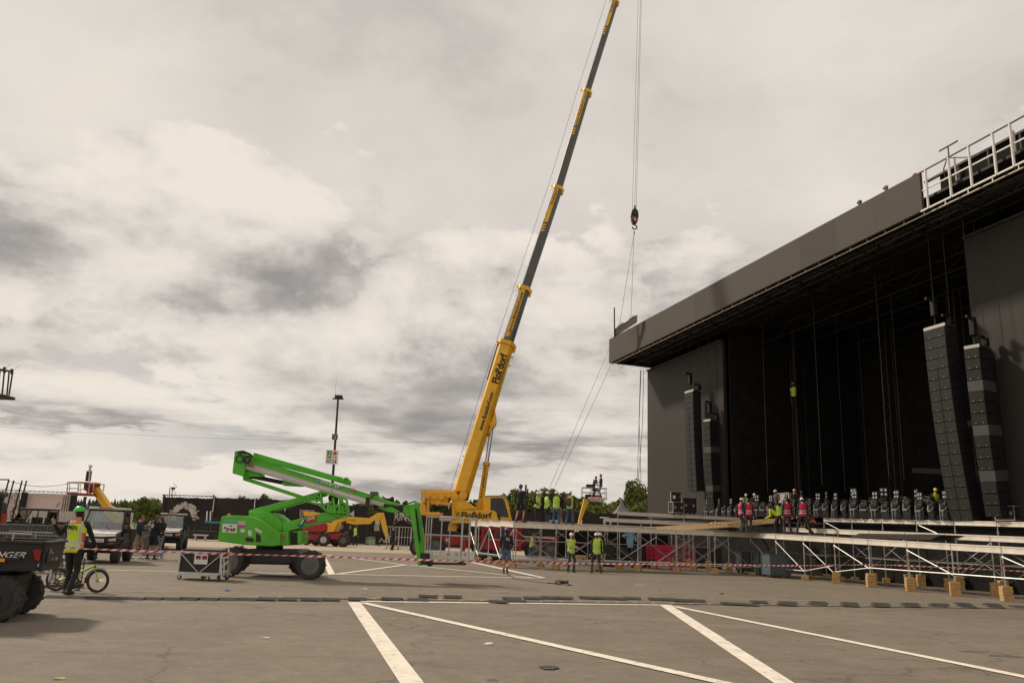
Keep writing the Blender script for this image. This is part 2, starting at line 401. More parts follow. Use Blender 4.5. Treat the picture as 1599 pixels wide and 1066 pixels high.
gpoly([(503.5, 872), (510, 872), (523.6, 897), (512.5, 897)], z=.012)
stripe((523, 897), (636, 881.5), .2, z=.016)
stripe((508, 866), (633, 882), .2, z=.016); stripe((640, 882.2), (832, 902), .2, z=.012)
stripe((724, 875), (848, 902.0), .3, z=.016)
stripe((470, 864.5), (700, 872), .10, mi=1)
stripe((1260, 963), (1325, 966), .05, mi=1); stripe((991, 912.8), (1009, 913.3), .12)
stripe((740, 896.0), (724, 897), .08, mi=1)
o = lines.build('painted_lines', [M_paint, M_paint2]); tag(o, kind='structure')
# drainage channel under the cable ramps
ch = MB(); M_chan = mat('channel_concrete', (.36, .29, .21), .85, var=.15, scale=4, dirt=.4); M_slot = mat('channel_slot', (.05, .04, .032), .8)
A = [G(400, 932.5), G(720, 937.5), G(1020, 942), G(1320, 946.3), G(1640, 950.5)]
for a, b in zip(A[:-1], A[1:]):
    d = (b - a).normalized(); s = V((-d.y, d.x, 0))
    ch.add([a - s * .12 + V((0, 0, .020)), b - s * .12 + V((0, 0, .020)), b + s * .12 + V((0, 0, .020)), a + s * .12 + V((0, 0, .020))], [(0, 1, 2, 3)], 0)
    n = int((b - a).length / .5)
    for i in range(n):
        c = a.lerp(b, (i + .5) / n)
        ch.box(c + V((0, 0, .023)), (.42, .05, .004), (d, s, V((0, 0, 1))), 1)
o = ch.build('drain_channel', [M_chan, M_slot]); tag(o, kind='structure')

# ------------------------------------------------------------------ sun and sky
SUN = V((.62, -.42, -.64)).normalized()        # travel direction of the light
ld = bpy.data.lights.new('sun', 'SUN'); ld.energy = 3.1; ld.angle = R(5); ld.color = (1, .89, .73)
lo = bpy.data.objects.new('sun', ld); COL.objects.link(lo); lo.rotation_mode = 'QUATERNION'; lo.rotation_quaternion = SUN.to_track_quat('-Z', 'Y')
elev = math.asin(-SUN.z); azim = math.atan2(-SUN.x, -SUN.y)

w = bpy.data.worlds.new("World"); scene.world = w; w.use_nodes = True; nt = w.node_tree; N = nt.nodes; L = nt.links
for n in list(N): N.remove(n)
out = N.new('ShaderNodeOutputWorld'); bg = N.new('ShaderNodeBackground'); bg.inputs['Strength'].default_value = .1
sky = N.new('ShaderNodeTexSky'); sky.sky_type = 'NISHITA'; sky.sun_disc = False; sky.sun_elevation = elev; sky.sun_rotation = azim
tc = N.new('ShaderNodeTexCoord'); DIR = tc.outputs['Generated']
def math_(op, a, b=None, c=None, clamp=False):
    m = N.new('ShaderNodeMath'); m.operation = op; m.use_clamp = clamp
    for i, x in enumerate((a, b, c)):
        if x is None: continue
        if isinstance(x, (int, float)): m.inputs[i].default_value = x
        else: L.new(x, m.inputs[i])
    return m.outputs['Value']
def sstep(x, a, b, lo=0., hi=1.):
    m = N.new('ShaderNodeMapRange'); m.interpolation_type = 'SMOOTHSTEP'
    L.new(x, m.inputs['Value']); m.inputs['From Min'].default_value = a; m.inputs['From Max'].default_value = b; m.inputs['To Min'].default_value = lo; m.inputs['To Max'].default_value = hi
    return m.outputs['Result']
sx = N.new('ShaderNodeSeparateXYZ'); L.new(DIR, sx.inputs['Vector'])
X_, Y_, Z_ = sx.outputs
den = math_('ADD', math_('MAXIMUM', Z_, 0.0), .16)
cx = N.new('ShaderNodeCombineXYZ'); L.new(math_('DIVIDE', X_, den), cx.inputs['X']); L.new(math_('DIVIDE', Y_, den), cx.inputs['Y'])
L.new(math_('MULTIPLY', Z_, 1.6), cx.inputs['Z'])
PLANE = cx.outputs['Vector']
def wnoise(vec, sc, det, ro, dist=0., off=(0, 0, 0)):
    mp = N.new('ShaderNodeMapping'); mp.inputs['Location'].default_value = off; L.new(vec, mp.inputs['Vector'])
    n = N.new('ShaderNodeTexNoise'); n.inputs['Scale'].default_value = sc; n.inputs['Detail'].default_value = det; n.inputs['Roughness'].default_value = ro; n.inputs['Distortion'].default_value = dist
    L.new(mp.outputs['Vector'], n.inputs['Vector']); return n.outputs['Fac']
# view direction in a frame that keeps cloud lumps upright
def blob(px, py, inner, outer):
    d = ray(px, py).normalized(); v = N.new('ShaderNodeVectorMath'); v.operation = 'DOT_PRODUCT'; L.new(DIR, v.inputs[0]); v.inputs[1].default_value = d
    return sstep(v.outputs['Value'], math.cos(R(outer)), math.cos(R(inner)))
mpv = N.new('ShaderNodeMapping'); mpv.inputs['Scale'].default_value = (1, 1, 1.75); L.new(DIR, mpv.inputs['Vector']); UP = mpv.outputs['Vector']
low = sstep(Z_, .10, .21, 1., 0.)                       # 1 close to the horizon
def fmix(f, a, b):
    m = N.new('ShaderNodeMix'); m.data_type = 'FLOAT'
    for k, x in (('Factor', f), ('A', a), ('B', b)):
        if isinstance(x, (int, float)): m.inputs[k].default_value = x
        else: L.new(x, m.inputs[k])
    return m.outputs['Result']
mpl = N.new('ShaderNodeMapping'); mpl.inputs['Scale'].default_value = (1.5, 1.5, 7.0); L.new(DIR, mpl.inputs['Vector']); LOWV = mpl.outputs['Vector']
O1 = (3.1, .4, 1.7); D1 = (-.05, .01, .075)
def both(off):
    a = wnoise(UP, 3.4, 13, .58, .10, tuple(O1[k] + D1[k] * off for k in range(3)))
    b = wnoise(LOWV, 2.6, 12, .58, .10, (4.3 - .03 * off, 1.2, .7 + .16 * off))
    return fmix(low, a, b)
c0 = both(0); c1 = both(1)
bias = sstep(Z_, .50, .33, -.17, .06)
for (px, py, i_, o_, k) in ((90, 250, 2, 10, .07), (300, 330, 1, 9, .06), (650, 560, 2, 14, .10), (1150, 200, 4, 14, -.10), (700, 120, 4, 18, -.08), (900, 330, 2, 10, -.02)):
    bias = math_('ADD', bias, math_('MULTIPLY', blob(px, py, i_, o_), k))
dens = math_('ADD', c0, bias)
mask = sstep(dens, .485, .540)
core = sstep(dens, .53, .80)
lit = math_('MULTIPLY', math_('SUBTRACT', c0, c1), 2.8)
soft = wnoise(UP, 2.2, 11, .60, .25, (7, 3, 1))
body_ = math_('ADD', math_('ADD', .665, lit), math_('MULTIPLY', core, -.145))
back = math_('MULTIPLY_ADD', math_('SUBTRACT', soft, .5), .85, .585)
hz = sstep(Z_, .0, .20, .07, 0.)
val = math_('ADD', fmix(mask, back, body_), hz)
for (px, py, i_, o_, k) in ((650, 590, 1, 13, -.11), (425, 420, 1, 8, .06), (30, 390, 0, 6, -.04), (480, 480, 1, 6, -.02), (240, 240, 1, 8, .03), (770, 640, 0, 7, -.06), (30, 520, 1, 7, -.06), (20, 410, 0, 5, -.08), (90, 260, 1, 12, .06), (620, 330, 2, 11, .02), (180, 640, 1, 9, .04), (1350, 330, 1, 5, .05), (300, 745, 1, 5, -.05)):
    val = math_('ADD', val, math_('MULTIPLY', blob(px, py, i_, o_), k))
rp = N.new('ShaderNodeValToRGB'); el = rp.color_ramp.elements
el[0].position = .18; el[0].color = (.32, .30, .285, 1); el[1].position = .95; el[1].color = (.86, .785, .69, 1)
for p_, c_ in ((.40, (.45, .415, .385)), (.60, (.675, .62, .57)), (.77, (.785, .725, .65))):
    e = el.new(p_); e.color = (*c_, 1)
L.new(val, rp.inputs['Fac'])
sc10 = N.new('ShaderNodeVectorMath'); sc10.operation = 'SCALE'; L.new(rp.outputs['Color'], sc10.inputs[0]); sc10.inputs['Scale'].default_value = 10.0
gap = math_('MULTIPLY', math_('SUBTRACT', 1.0, mask), math_('MULTIPLY', low, .10))
mxs = N.new('ShaderNodeMix'); mxs.data_type = 'RGBA'; L.new(math_('ADD', gap, .015), mxs.inputs['Factor']); L.new(sc10.outputs['Vector'], mxs.inputs['A']); L.new(sky.outputs['Color'], mxs.inputs['B'])
L.new(mxs.outputs['Result'], bg.inputs['Color']); L.new(bg.outputs['Background'], out.inputs['Surface'])
scene.view_settings.view_transform = 'Standard'; scene.view_settings.look = 'None'; scene.view_settings.exposure = 0; scene.view_settings.gamma = 1

# ------------------------------------------------------------------ people
def ik(a, b, l1, l2, pole):
    a = V(a); b = V(b); d = b - a; D = min(d.length, (l1 + l2) * .999); d.normalize()
    x = (l1 * l1 - l2 * l2 + D * D) / (2 * D); h = math.sqrt(max(0, l1 * l1 - x * x))
    p = V(pole); p = p - d * p.dot(d)
    if p.length < 1e-4: p = V((0, 1, 0))
    return a + d * x + p.normalized() * h, a + d * D

def person(label, foot, heading, height=1.76, lean=0, side=0, hands=None, feet=None, pelvis=None, yaw=0, nod=0, pole=None,
           top=None, sleeve=None, legs=None, shorts=False, shoes=None, hair='brown', helmet=None, vest=None, group=None,
           shortsleeve=False, collar=None, detail=.0155, sock=None, twist=0, cat='person'):
    """one figure; local x right, y forward, z up, heading = degrees turned left from facing away from the camera"""
    k = height / 1.76
    root = thing('person', label, cat, tuple(foot), R(heading), group)
    top = top or M_black_cloth; sleeve = sleeve or top; legs = legs or M_black_cloth; shoes = shoes or M_shoe
    mats = [M_skin, top, sleeve, legs, shoes, sock or M_black_cloth]
    SK, TO, SL, LE, SH, SO = range(6)
    pz = (pelvis or .94) * 1.0
    fl = {'L': V((-.11, .02, 0)), 'R': V((.11, -.02, 0))}
    for q, v in (feet or {}).items(): fl[q] = V(v)
    pel = V(((fl['L'].x + fl['R'].x) / 2, (fl['L'].y + fl['R'].y) / 2, pz + min(fl['L'].z, fl['R'].z)))
    if lean > 35: pel.y -= .12
    T = Matrix.Rotation(R(-lean), 3, 'X') @ Matrix.Rotation(R(side), 3, 'Y') @ Matrix.Rotation(R(twist), 3, 'Z')
    def tl(x, y, z): return pel + T @ V((x, y, z))
    sh = {'L': tl(-.185, 0, .475), 'R': tl(.185, 0, .475)}
    hp = {'L': pel + V((-.09, 0, -.03)), 'R': pel + V((.09, 0, -.03))}
    hd = {'L': V((-.27, .06, .84)), 'R': V((.27, .06, .84))}
    for q, v in (hands or {}).items(): hd[q] = V(v)
    neck = tl(0, 0, .53); Hm = Matrix.Rotation(R(yaw), 3, 'Z') @ Matrix.Rotation(R(-nod - lean * .45), 3, 'X')
    hc = neck + Hm @ V((0, .025, .165))
    prims = []          # (p0, r0, p1, r1, label, t_split, label2)
    pole = pole or {}
    bm = MB(); seg = 12
    def cap(p0, r0, p1, r1, lab, split=None, lab2=None):
        p0 = V(p0); p1 = V(p1)
        bm.tube(p0, p1, r0, r1, seg=seg); bm.ball(p0, r0, seg=seg, rings=6); bm.ball(p1, r1, seg=seg, rings=6)
        prims.append((p0, r0, p1, r1, lab, split, lab2))
    # torso as stacked elliptical rings
    rings = []
    for z, a, b in ((-.12, .135, .10), (-.06, .168, .125), (.02, .172, .128), (.12, .155, .115), (.22, .160, .120), (.32, .178, .128), (.42, .185, .120), (.49, .150, .095), (.535, .075, .065)):
        rings.append([tl(a * math.cos(t), b * math.sin(t) + .01, z) for t in [2 * math.pi * i / 16 for i in range(16)]])
    bm.loft(rings)
    prims.append((tl(-.04, 0, .0), .135, tl(-.07, 0, .40), .125, TO, .06, None)); prims.append((tl(.04, 0, .0), .135, tl(.07, 0, .40), .125, TO, .06, None))
    prims.append((tl(0, 0, -.10), .14, tl(0, 0, -.03), .14, LE, None, None))
    bm.tube(sh['L'], sh['R'], .068, seg=seg)
    cap(tl(0, -.005, .47), .062, neck + V((0, 0, .05)), .055, SK, .45, SK)
    if collar: prims.append((tl(0, -.01, .47), .07, tl(0, -.02, .565), .075, TO, None, None)); bm.tube(tl(0, -.01, .47), tl(0, -.02, .555), .085, .075, seg=seg)
    # head
    ax = (Hm @ V((1, 0, 0)), Hm @ V((0, 1, 0)), Hm @ V((0, 0, 1)))
    bm.ball(hc + Hm @ V((0, 0, .02)), (.076, .094, .105), ax=ax, seg=14, rings=10); bm.ball(hc + Hm @ V((0, .022, -.055)), (.058, .068, .07), ax=ax, seg=12, rings=8)
    bm.ball(hc + Hm @ V((0, .095, -.012)), (.016, .024, .026), ax=ax, seg=8, rings=6)
    for s_ in (-1, 1): bm.ball(hc + Hm @ V((s_ * .078, -.005, -.005)), (.014, .026, .034), ax=ax, seg=8, rings=6)
    prims.append((hc + Hm @ V((0, 0, -.06)), .075, hc + Hm @ V((0, 0, .05)), .085, SK, None, None))
    for q, s_ in (('L', -1), ('R', 1)):
        # arm
        e, wr = ik(sh[q], hd[q], .295, .265, pole.get('arm' + q, V((s_ * .5, -1, -.35))))
        cap(sh[q], .066, e, .050, SL, .55 if shortsleeve else None, SK)
        cap(e, .048, wr, .036, SK if shortsleeve else SL)
        fd = (wr - e).normalized(); pn = V((s_, 0, 0)); pn = (pn - fd * pn.dot(fd)).normalized(); sd = fd.cross(pn).normalized()
        bm.ball(wr + fd * .055, (.020, .042, .058), ax=(pn, sd, fd), seg=10, rings=6)
        prims.append((wr + fd * .02, .03, wr + fd * .16, .03, SK, None, None))
        for j, (o_, ln) in enumerate(((-.030, .070), (-.010, .082), (.011, .076), (.030, .060))):
            b0 = wr + fd * .10 + sd * o_; b1 = b0 + (fd * .9 - pn * .35).normalized() * (ln * .55); b2 = b1 + (fd * .45 - pn * .9).normalized() * (ln * .5)
            bm.tube(b0 - fd * .02, b1, .0105, .010, seg=6); bm.tube(b1, b2, .010, .0085, seg=6); bm.ball(b1, .0102, 6, 4); bm.ball(b2, .0085, 6, 4)
        t0 = wr + fd * .03 - sd * .03; t1 = t0 + (fd * .6 - sd * .75 - pn * .2).normalized() * .042; t2 = t1 + (fd * .95 - sd * .1 - pn * .3).normalized() * .032
        bm.tube(t0, t1, .013, .011, seg=6); bm.tube(t1, t2, .011, .009, seg=6); bm.ball(t1, .011, 6, 4); bm.ball(t2, .009, 6, 4)
        # leg
        an = fl[q] + V((0, 0, .085))
        kn, an = ik(hp[q], an, .44, .43, pole.get('leg' + q, V((s_ * .15, 1, 0))))
        cap(hp[q], .092, kn, .066 if not shorts else .062, LE, None, None) if not shorts else cap(hp[q], .100, kn, .062, LE, .82, SK)
        if shorts: bm.tube(hp[q].lerp(kn, .45), hp[q].lerp(kn, .85), .092, .094, seg=seg)
        cap(kn, .060 if not shorts else .052, an, .052 if not shorts else .036, SK if shorts else LE, .72 if shorts else None, SO if shorts else None)
        if not shorts: bm.tube(kn.lerp(an, .5), an + V((0, 0, -.02)), .056, .062, seg=seg)
        fx = V((s_ * .18, 1, 0)).normalized()
        if fl[q].z > .05 + min(fl['L'].z, fl['R'].z): fx = (fx + V((0, 0, -.8))).normalized()
        cap(an + V((0, 0, -.035)) - fx * .05, .042, an + V((0, 0, -.048)) + fx * .15, .035, SH)
    if k != 1:
        for i, v in enumerate(bm.v): bm.v[i] = (v[0] * k, v[1] * k, v[2] * k)
    me = bpy.data.meshes.new('tmp'); me.from_pydata(bm.v, [], bm.f)
    b2 = bmesh.new(); b2.from_mesh(me); bmesh.ops.recalc_face_normals(b2, faces=b2.faces[:]); b2.to_mesh(me); b2.free()
    t = bpy.data.objects.new('tmp', me); COL.objects.link(t)
    md = t.modifiers.new('r', 'REMESH'); md.mode = 'VOXEL'; md.voxel_size = detail
    ms = t.modifiers.new('s', 'SMOOTH'); ms.iterations = 2; ms.factor = .5
    bpy.context.view_layer.update()
    body = bpy.data.meshes.new_from_object(t.evaluated_get(bpy.context.evaluated_depsgraph_get()))
    bpy.data.objects.remove(t); bpy.data.meshes.remove(me)
    body.name = 'body'; body.materials.clear()
    for m in mats: body.materials.append(m)
    nf = len(body.polygons); ct = np.zeros(nf * 3); body.polygons.foreach_get('center', ct); ct = ct.reshape(-1, 3) / k
    nm = np.zeros(nf * 3); body.polygons.foreach_get('normal', nm); nm = nm.reshape(-1, 3)
    best = np.full(nf, 1e9); lab = np.zeros(nf, dtype=np.int32); who = np.zeros(nf, dtype=np.int32)
    for i, (p0, r0, p1, r1, l_, sp, l2) in enumerate(prims):
        a = np.array(p0); b = np.array(p1); d = b - a; dd = max(1e-9, d @ d)
        tt = np.clip(((ct - a) @ d) / dd, 0, 1); q = a + tt[:, None] * d
        dist = np.linalg.norm(ct - q, axis=1) - (r0 + (r1 - r0) * tt)
        L2 = np.full(nf, l_)
        if sp is not None and l2 is not None: L2 = np.where(tt > sp, l2, l_)
        u = dist < best; best = np.where(u, dist, best); lab = np.where(u, L2, lab); who = np.where(u, i, who)
    body.polygons.foreach_set('material_index', lab.astype(np.int32)); body.polygons.foreach_set('use_smooth', [True] * nf)
    bo = new_obj('body', body, root); KIDS.setdefault(root.name, []).append(bo)
    HmI = np.array(Hm.transposed()); hl = (ct - np.array(hc)) @ HmI.T
    def shell(name, mask, off, m, midx=None):
        ids = np.nonzero(mask)[0]
        if len(ids) < 4: return None
        b3 = bmesh.new(); b3.from_mesh(body); b3.faces.ensure_lookup_table()
        keep = set(int(i) for i in ids)
        bmesh.ops.delete(b3, geom=[f_ for f_ in b3.faces if f_.index not in keep], context='FACES')
        b3.normal_update()
        for v in b3.verts: v.co += v.normal * off
        rr = bmesh.ops.solidify(b3, geom=b3.faces[:], thickness=off * .8)
        mm = bpy.data.meshes.new(name); b3.to_mesh(mm); b3.free(); mm.materials.clear()
        for x in (m if isinstance(m, list) else [m]): mm.materials.append(x)
        n_ = len(mm.polygons); c2 = np.zeros(n_ * 3); mm.polygons.foreach_get('center', c2); c2 = c2.reshape(-1, 3) / k
        mm.polygons.foreach_set('material_index', midx(c2) if midx else [0] * n_)
        mm.polygons.foreach_set('use_smooth', [True] * n_)
        o = new_obj(name, mm, root); KIDS.setdefault(root.name, []).append(o); return o
    headm = np.linalg.norm(hl * np.array([1, .85, .8]), axis=1) < .118
    if hair:
        msk = headm & (((hl[:, 1] < -.025) & (hl[:, 2] > -.075)) | ((hl[:, 2] > .045) & (hl[:, 1] < .075)))
        shell('hair', msk, .012 * k, {'brown': M_hairb, 'dark': M_haird}.get(hair, M_hairb))
    # two eyes
    eb = MB()
    for s_ in (-1, 1):
        eb = MB(); eb.ball((hc + Hm @ V((s_ * .030, .083, .012))) * k, .0105 * k, 8, 6); eb.build('eye', M_dark, root, local=True, smooth=True)
    if helmet:
        hb = MB(); c = (hc + Hm @ V((0, -.005, .045))) * k
        hb.ball(c, (.105 * k, .128 * k, .112 * k), seg=18, rings=8, zmin=-.05, ax=ax)
        hb.ball(c + (Hm @ V((0, .045, -.005))) * k, (.10 * k, .125 * k, .014 * k), seg=16, rings=5, ax=ax)
        hb.bar(c + (Hm @ V((0, .09, .085))) * k, c + (Hm @ V((0, -.09, .088))) * k, .035 * k, .03 * k)
        hb.build('helmet', helmet, root, local=True, smooth=True)
    if vest:
        vm, band, shoulder = vest
        Ti = np.array(T.transposed())
        tloc = (ct - np.array(pel)) @ Ti.T
        msk = ((who == 0) | (who == 1) | (who == 2) | (who == 3)) & (tloc[:, 2] > -.10) & (tloc[:, 2] < .525) & (np.abs(tloc[:, 0]) < .20) & (np.linalg.norm(hl, axis=1) > .15)
        def vidx(c2):
            q = (c2 - np.array(pel)) @ Ti.T
            r_ = np.zeros(len(q), dtype=np.int32)
            if shoulder: r_[((np.abs(q[:, 0]) > .150) & (q[:, 2] < .30)) | (q[:, 2] > .475)] = 2
            for z0 in band: r_[np.abs(q[:, 2] - z0) < .026] = 1
            if shoulder: r_[(np.abs(np.abs(q[:, 0]) - .125) < .022) & (q[:, 2] > band[-1])] = 1
            return r_
        shell('safety_vest', msk, .018 * k, [vm, M_refl, shoulder or vm], vidx)
    return root, dict(pel=pel * k, T=T, hc=hc * k, k=k)
Y2 = (.03, .20)
VY = (M_vest2, Y2, None); VR = (M_vred, (.05, .17), None)
# ------------------------------------------------------------------ background: hoarding, screens, trees
zup = V((0, 0, 1)); xr = V((1, 0, 0))
def on(px, py, Y): return P(px, py, Y)
M_hoard = mat('hoarding_cloth', (.040, .035, .034), .9, var=.25, scale=.5, spec=.2)
M_print = mat('printed_white', (.62, .54, .49), .8, var=.08)
FY = 80.0
hf = thing('hoarding_fence', 'long black cloth hoarding fence with white printed emblems behind the lifts', 'fence', (G(620, 850).x, FY, 0))
def panel(x0, x1, yt0, yt1, y_off=0.0, sag=.06):
    a = P(x0, yt0, FY + y_off); b = P(x1, yt1, FY + y_off); n = 12; m = MB(); vs = []
    for i in range(n + 1):
        t = i / n; x = a.x + (b.x - a.x) * t; z = a.z + (b.z - a.z) * t - sag * math.sin(math.pi * ((t * 3) % 1))
        vs.append((x, z))
    for i in range(n):
        m.add([(vs[i][0], FY + y_off, .05), (vs[i + 1][0], FY + y_off, .05), (vs[i + 1][0], FY + y_off, vs[i + 1][1]), (vs[i][0], FY + y_off, vs[i][1])], [(0, 1, 2, 3)])
    m2 = MB(); m2.v = m.v; m2.f = m.f; m2.m = m.m
    n0 = len(m.v)
    m2.add([(v[0], v[1] + .06, v[2]) for v in m.v[:n0]], [tuple(reversed(q)) for q in m.f[:]])
    m2.build('cloth_panel', M_hoard, hf)
segs = [(255, 333, 775, 777.5, .5), (335, 398, 776, 778, 0), (399, 446, 778, 780, 0), (447, 512, 781, 785, 0), (513, 574, 786, 789.5, 0), (591, 660, 793, 796, 0), (661, 735, 796, 798, 0),
        (736, 812, 797, 798, 0), (813, 903, 797, 799, 0), (911, 1030, 800, 802, 0)]
for s_ in segs: panel(*s_)
for x in (254, 334, 398.5, 446.5, 512.5, 575, 590, 660.5, 735.5, 812.5, 904, 910):
    b = G(x, 848); X = P(x, 800, FY - .1).x
    m = MB(); m.tube((X, FY - .12, 0), (X, FY - .12, 3.98), .05, seg=6); m.bar((X, FY - .12, .05), (X, FY + 1.2, .05), .1, .1); m.bar((X, FY + 1.1, .05), (X, FY, 2.6), .06, .06)
    m.build('post', M_trussg, hf)
# top lattice over the emblem panel
m = MB(); a = P(254, 772.0, FY + .4); b = P(336, 774.5, FY + .4)
for dz in (0, -.30): m.tube(a + V((0, 0, dz)), b + V((0, 0, dz)), .035, seg=5)
for i in range(24):
    t = i / 24; p = a.lerp(b, t); q = a.lerp(b, (i + 1) / 24); m.tube(p + V((0, 0, -.30 * (i % 2))), q + V((0, 0, -.30 * ((i + 1) % 2))), .02, seg=4)
for x in (256, 334): X = P(x, 772, FY + .4); m.tube((X.x, FY + .4, 0), X, .06, seg=6)
m.build('top_truss', M_trussg, hf)
# splash emblem
m = MB(); random.seed(4); yy = FY + .42
c = P(287, 806, yy)
for i in range(230):
    t = R(random.uniform(-18, 198)); rr = 1.02 + random.gauss(0, .13) + max(0, random.gauss(0, .22)) * (1 if random.random() < .5 else 0)
    s_ = random.uniform(.05, .15) * (1.25 - .4 * abs(rr - 1.02)); k = random.randint(5, 7); ph = random.random() * 6
    ctr = V((c.x + math.cos(t) * rr * 1.0, yy - .006 * (i % 9), c.z + math.sin(t) * rr * .95))
    m.add([ctr + V((math.cos(ph + 2 * math.pi * j / k) * s_ * random.uniform(.5, 1.3), 0, math.sin(ph + 2 * math.pi * j / k) * s_ * random.uniform(.5, 1.3))) for j in range(k)], [tuple(range(k))])
m.build('printed_emblem', M_print, hf)
lettering('EMPOR', P(468, 802, FY - .2), xr, zup, .42, M_print, hf, fit=1.45); lettering('SO', P(467.5, 808.5, FY - .2), xr, zup, .38, M_print, hf, fit=.6)
lettering('RING', P(616, 812, FY - .2), xr, zup, .75, M_print, hf, fit=1.75, bold=.02)
m = MB()
for a, b in (((614.5, 818), (618, 800)), ((614.5, 818), (627, 809.5)), ((643, 818), (629, 809.5)), ((643, 818), (640, 803))): m.bar(P(*a, FY - .2), P(*b, FY - .2), .02, .12, up=(0, -1, 0))
m.build('printed_emblem', M_print, hf)
m = MB()
m.prism([P(*p, FY - .2) for p in ((541.5, 796), (547.5, 801), (553, 796), (553, 806), (550, 806), (547.5, 803.5), (545, 806), (542.5, 805.5))], (0, .02, 0)); m.build('printed_emblem', M_print, hf)
m = MB(); m.prism([P(*p, FY - .25) for p in ((584, 828), (592.5, 828.5), (593, 813), (586, 813))], (0, .02, 0)); m.build('printed_emblem', M_print, hf)
lettering('night', P(852, 817.5, FY - .2), xr, zup, .62, M_print, hf, fit=1.3, bold=.02)
m = MB(); m.bar(P(853.5, 806, FY - .2), P(861, 806.3, FY - .2), .02, .07, up=(0, -1, 0)); m.build('printed_emblem', M_print, hf)
lettering('Tr', P(936.5, 818, FY - .2), xr, zup, .68, M_print, hf, fit=1.5, bold=.03)
# lamp truss beside the emblem panel
lt = thing('lighting_mast', 'thin black truss mast with a small lamp beside the splash emblem', 'lamp mast', G(266, 838))
YM = FY - 1.5; m = MB(); a = P(267, 800, YM); m.bar((a.x - .12, YM, 0), P(265.5, 760, YM), .06, .06); m.bar((a.x + .22, YM, 0), P(269, 762, YM), .06, .06)
for i in range(16):
    z0 = i * .3; m.bar((a.x - .12 + .34 * (i % 2), YM, z0 + .2), (a.x + .22 - .34 * (i % 2), YM, z0 + .5), .03, .03)
m.build('mast', M_black, lt); m = MB(); m.rbox(P(270.5, 762, YM), (.32, .25, .22), .04); m.build('lamp_head', M_black, lt)

# left: printed screen wall, grey barrier wall, truss posts
sw = thing('printed_screen_wall', 'long pink grey printed picture wall under a silver truss at the far left', 'screen', P(60, 815, 75).to_2d().to_3d())
def printmat():
    m = bpy.data.materials.new('printed_picture'); m.use_nodes = True; nt = m.node_tree; N = nt.nodes; L = nt.links; b = N['Principled BSDF']; b.inputs['Roughness'].default_value = .8
    tc = N.new('ShaderNodeTexCoord'); n = N.new('ShaderNodeTexNoise'); n.inputs['Scale'].default_value = 1.5; n.inputs['Detail'].default_value = 8; n.inputs['Roughness'].default_value = .75; L.new(tc.outputs['Object'], n.inputs['Vector'])
    sp = N.new('ShaderNodeSeparateXYZ'); L.new(tc.outputs['Object'], sp.inputs['Vector'])
    ad = N.new('ShaderNodeMath'); ad.operation = 'MULTIPLY_ADD'; ad.inputs[1].default_value = -.06; L.new(sp.outputs['Z'], ad.inputs[0]); L.new(n.outputs['Fac'], ad.inputs[2])
    r = N.new('ShaderNodeValToRGB'); r.color_ramp.elements[0].position = .30; r.color_ramp.elements[0].color = (.46, .38, .35, 1); r.color_ramp.elements[1].position = .52; r.color_ramp.elements[1].color = (.62, .50, .46, 1)
    e = r.color_ramp.elements.new(.37); e.color = (.58, .48, .45, 1); e = r.color_ramp.elements.new(.47); e.color = (.08, .06, .055, 1)
    L.new(ad.outputs['Value'], r.inputs['Fac']); L.new(r.outputs['Color'], b.inputs['Base Color']); return m
M_pic = printmat(); M_pic2 = mat('picture_ink', (.075, .06, .055), .8, var=.3); M_pic3 = mat('picture_tint', (.60, .48, .45), .8, var=.06, scale=.4)
for x0, x1, m_ in ((-60, 32, M_pic), (41, 112, M_pic3)):
    m = MB(); a = P(x0, 768 + x0 * .03, 75); b = P(x1, 768 + x1 * .03, 75); m.prism([(a.x, 75, 1.0), (b.x, 75, 1.0), (b.x, 75, b.z), (a.x, 75, a.z)], (0, .08, 0)); m.build('picture_panel', m_, sw)
m = MB(); random.seed(9)
for i in range(34):                              # the printed dark machine shapes on the picture
    x = random.uniform(70, 100); y = random.uniform(774, 812); 
    if x < 118 - (y - 768) * 1.05 - 12 and y < 800: continue
    m.bar(P(x, y, 74.97), P(x + random.uniform(3, 9), y - random.uniform(-3, 7), 74.97), .01, random.uniform(.04, .14), up=(0, -1, 0))
for k in range(5): m.bar(P(93 + k * 4, 812, 74.96), P(101 + k * 3.4, 771, 74.96), .01, .10, up=(0, -1, 0))
m.build('printed_shapes', M_pic2, sw)
m = MB(); a = P(-60, 762, 74.6); b = P(118, 768.5, 74.6)
for dz in (0, -.32): m.tube(a + V((0, 0, dz)), b + V((0, 0, dz)), .04, seg=5)
for i in range(50):
    p = a.lerp(b, i / 50); q = a.lerp(b, (i + 1) / 50); m.tube(p + V((0, 0, -.32 * (i % 2))), q + V((0, 0, -.32 * ((i + 1) % 2))), .025, seg=4)
m.build('top_truss', M_steel, sw)
for x in (37, 115):
    X = P(x, 780, 74.5).x; zt_ = P(x, 768, 74.5).z; m = MB(); m.rbox((X, 74.5, zt_ / 2), (.42, .4, zt_), .03); m.build('tower_leg', M_truss, sw)
tw = thing('truss_tower', 'black double truss tower at the left edge in front of the picture wall', 'truss tower', G(8, 826) + V((0, 20, 0)))
YT = 55; a = P(4, 815, YT); m = MB()
for dx in (0, .35, .9, 1.2):
    top = P(8 + dx * 4, 749, YT); m.bar((a.x + dx - .4, YT, 0), (a.x + dx - .1, YT, top.z), .07, .07)
for i in range(int(P(8, 749, YT).z / .3) - 1): z0 = .3 * i; m.bar((a.x - .4 + .35 * (i % 2), YT, z0), (a.x - .4 + .35 * ((i + 1) % 2), YT, z0 + .3), .03, .03); m.bar((a.x + .5 + .3 * (i % 2), YT, z0), (a.x + .5 + .3 * ((i + 1) % 2), YT, z0 + .3), .03, .03)
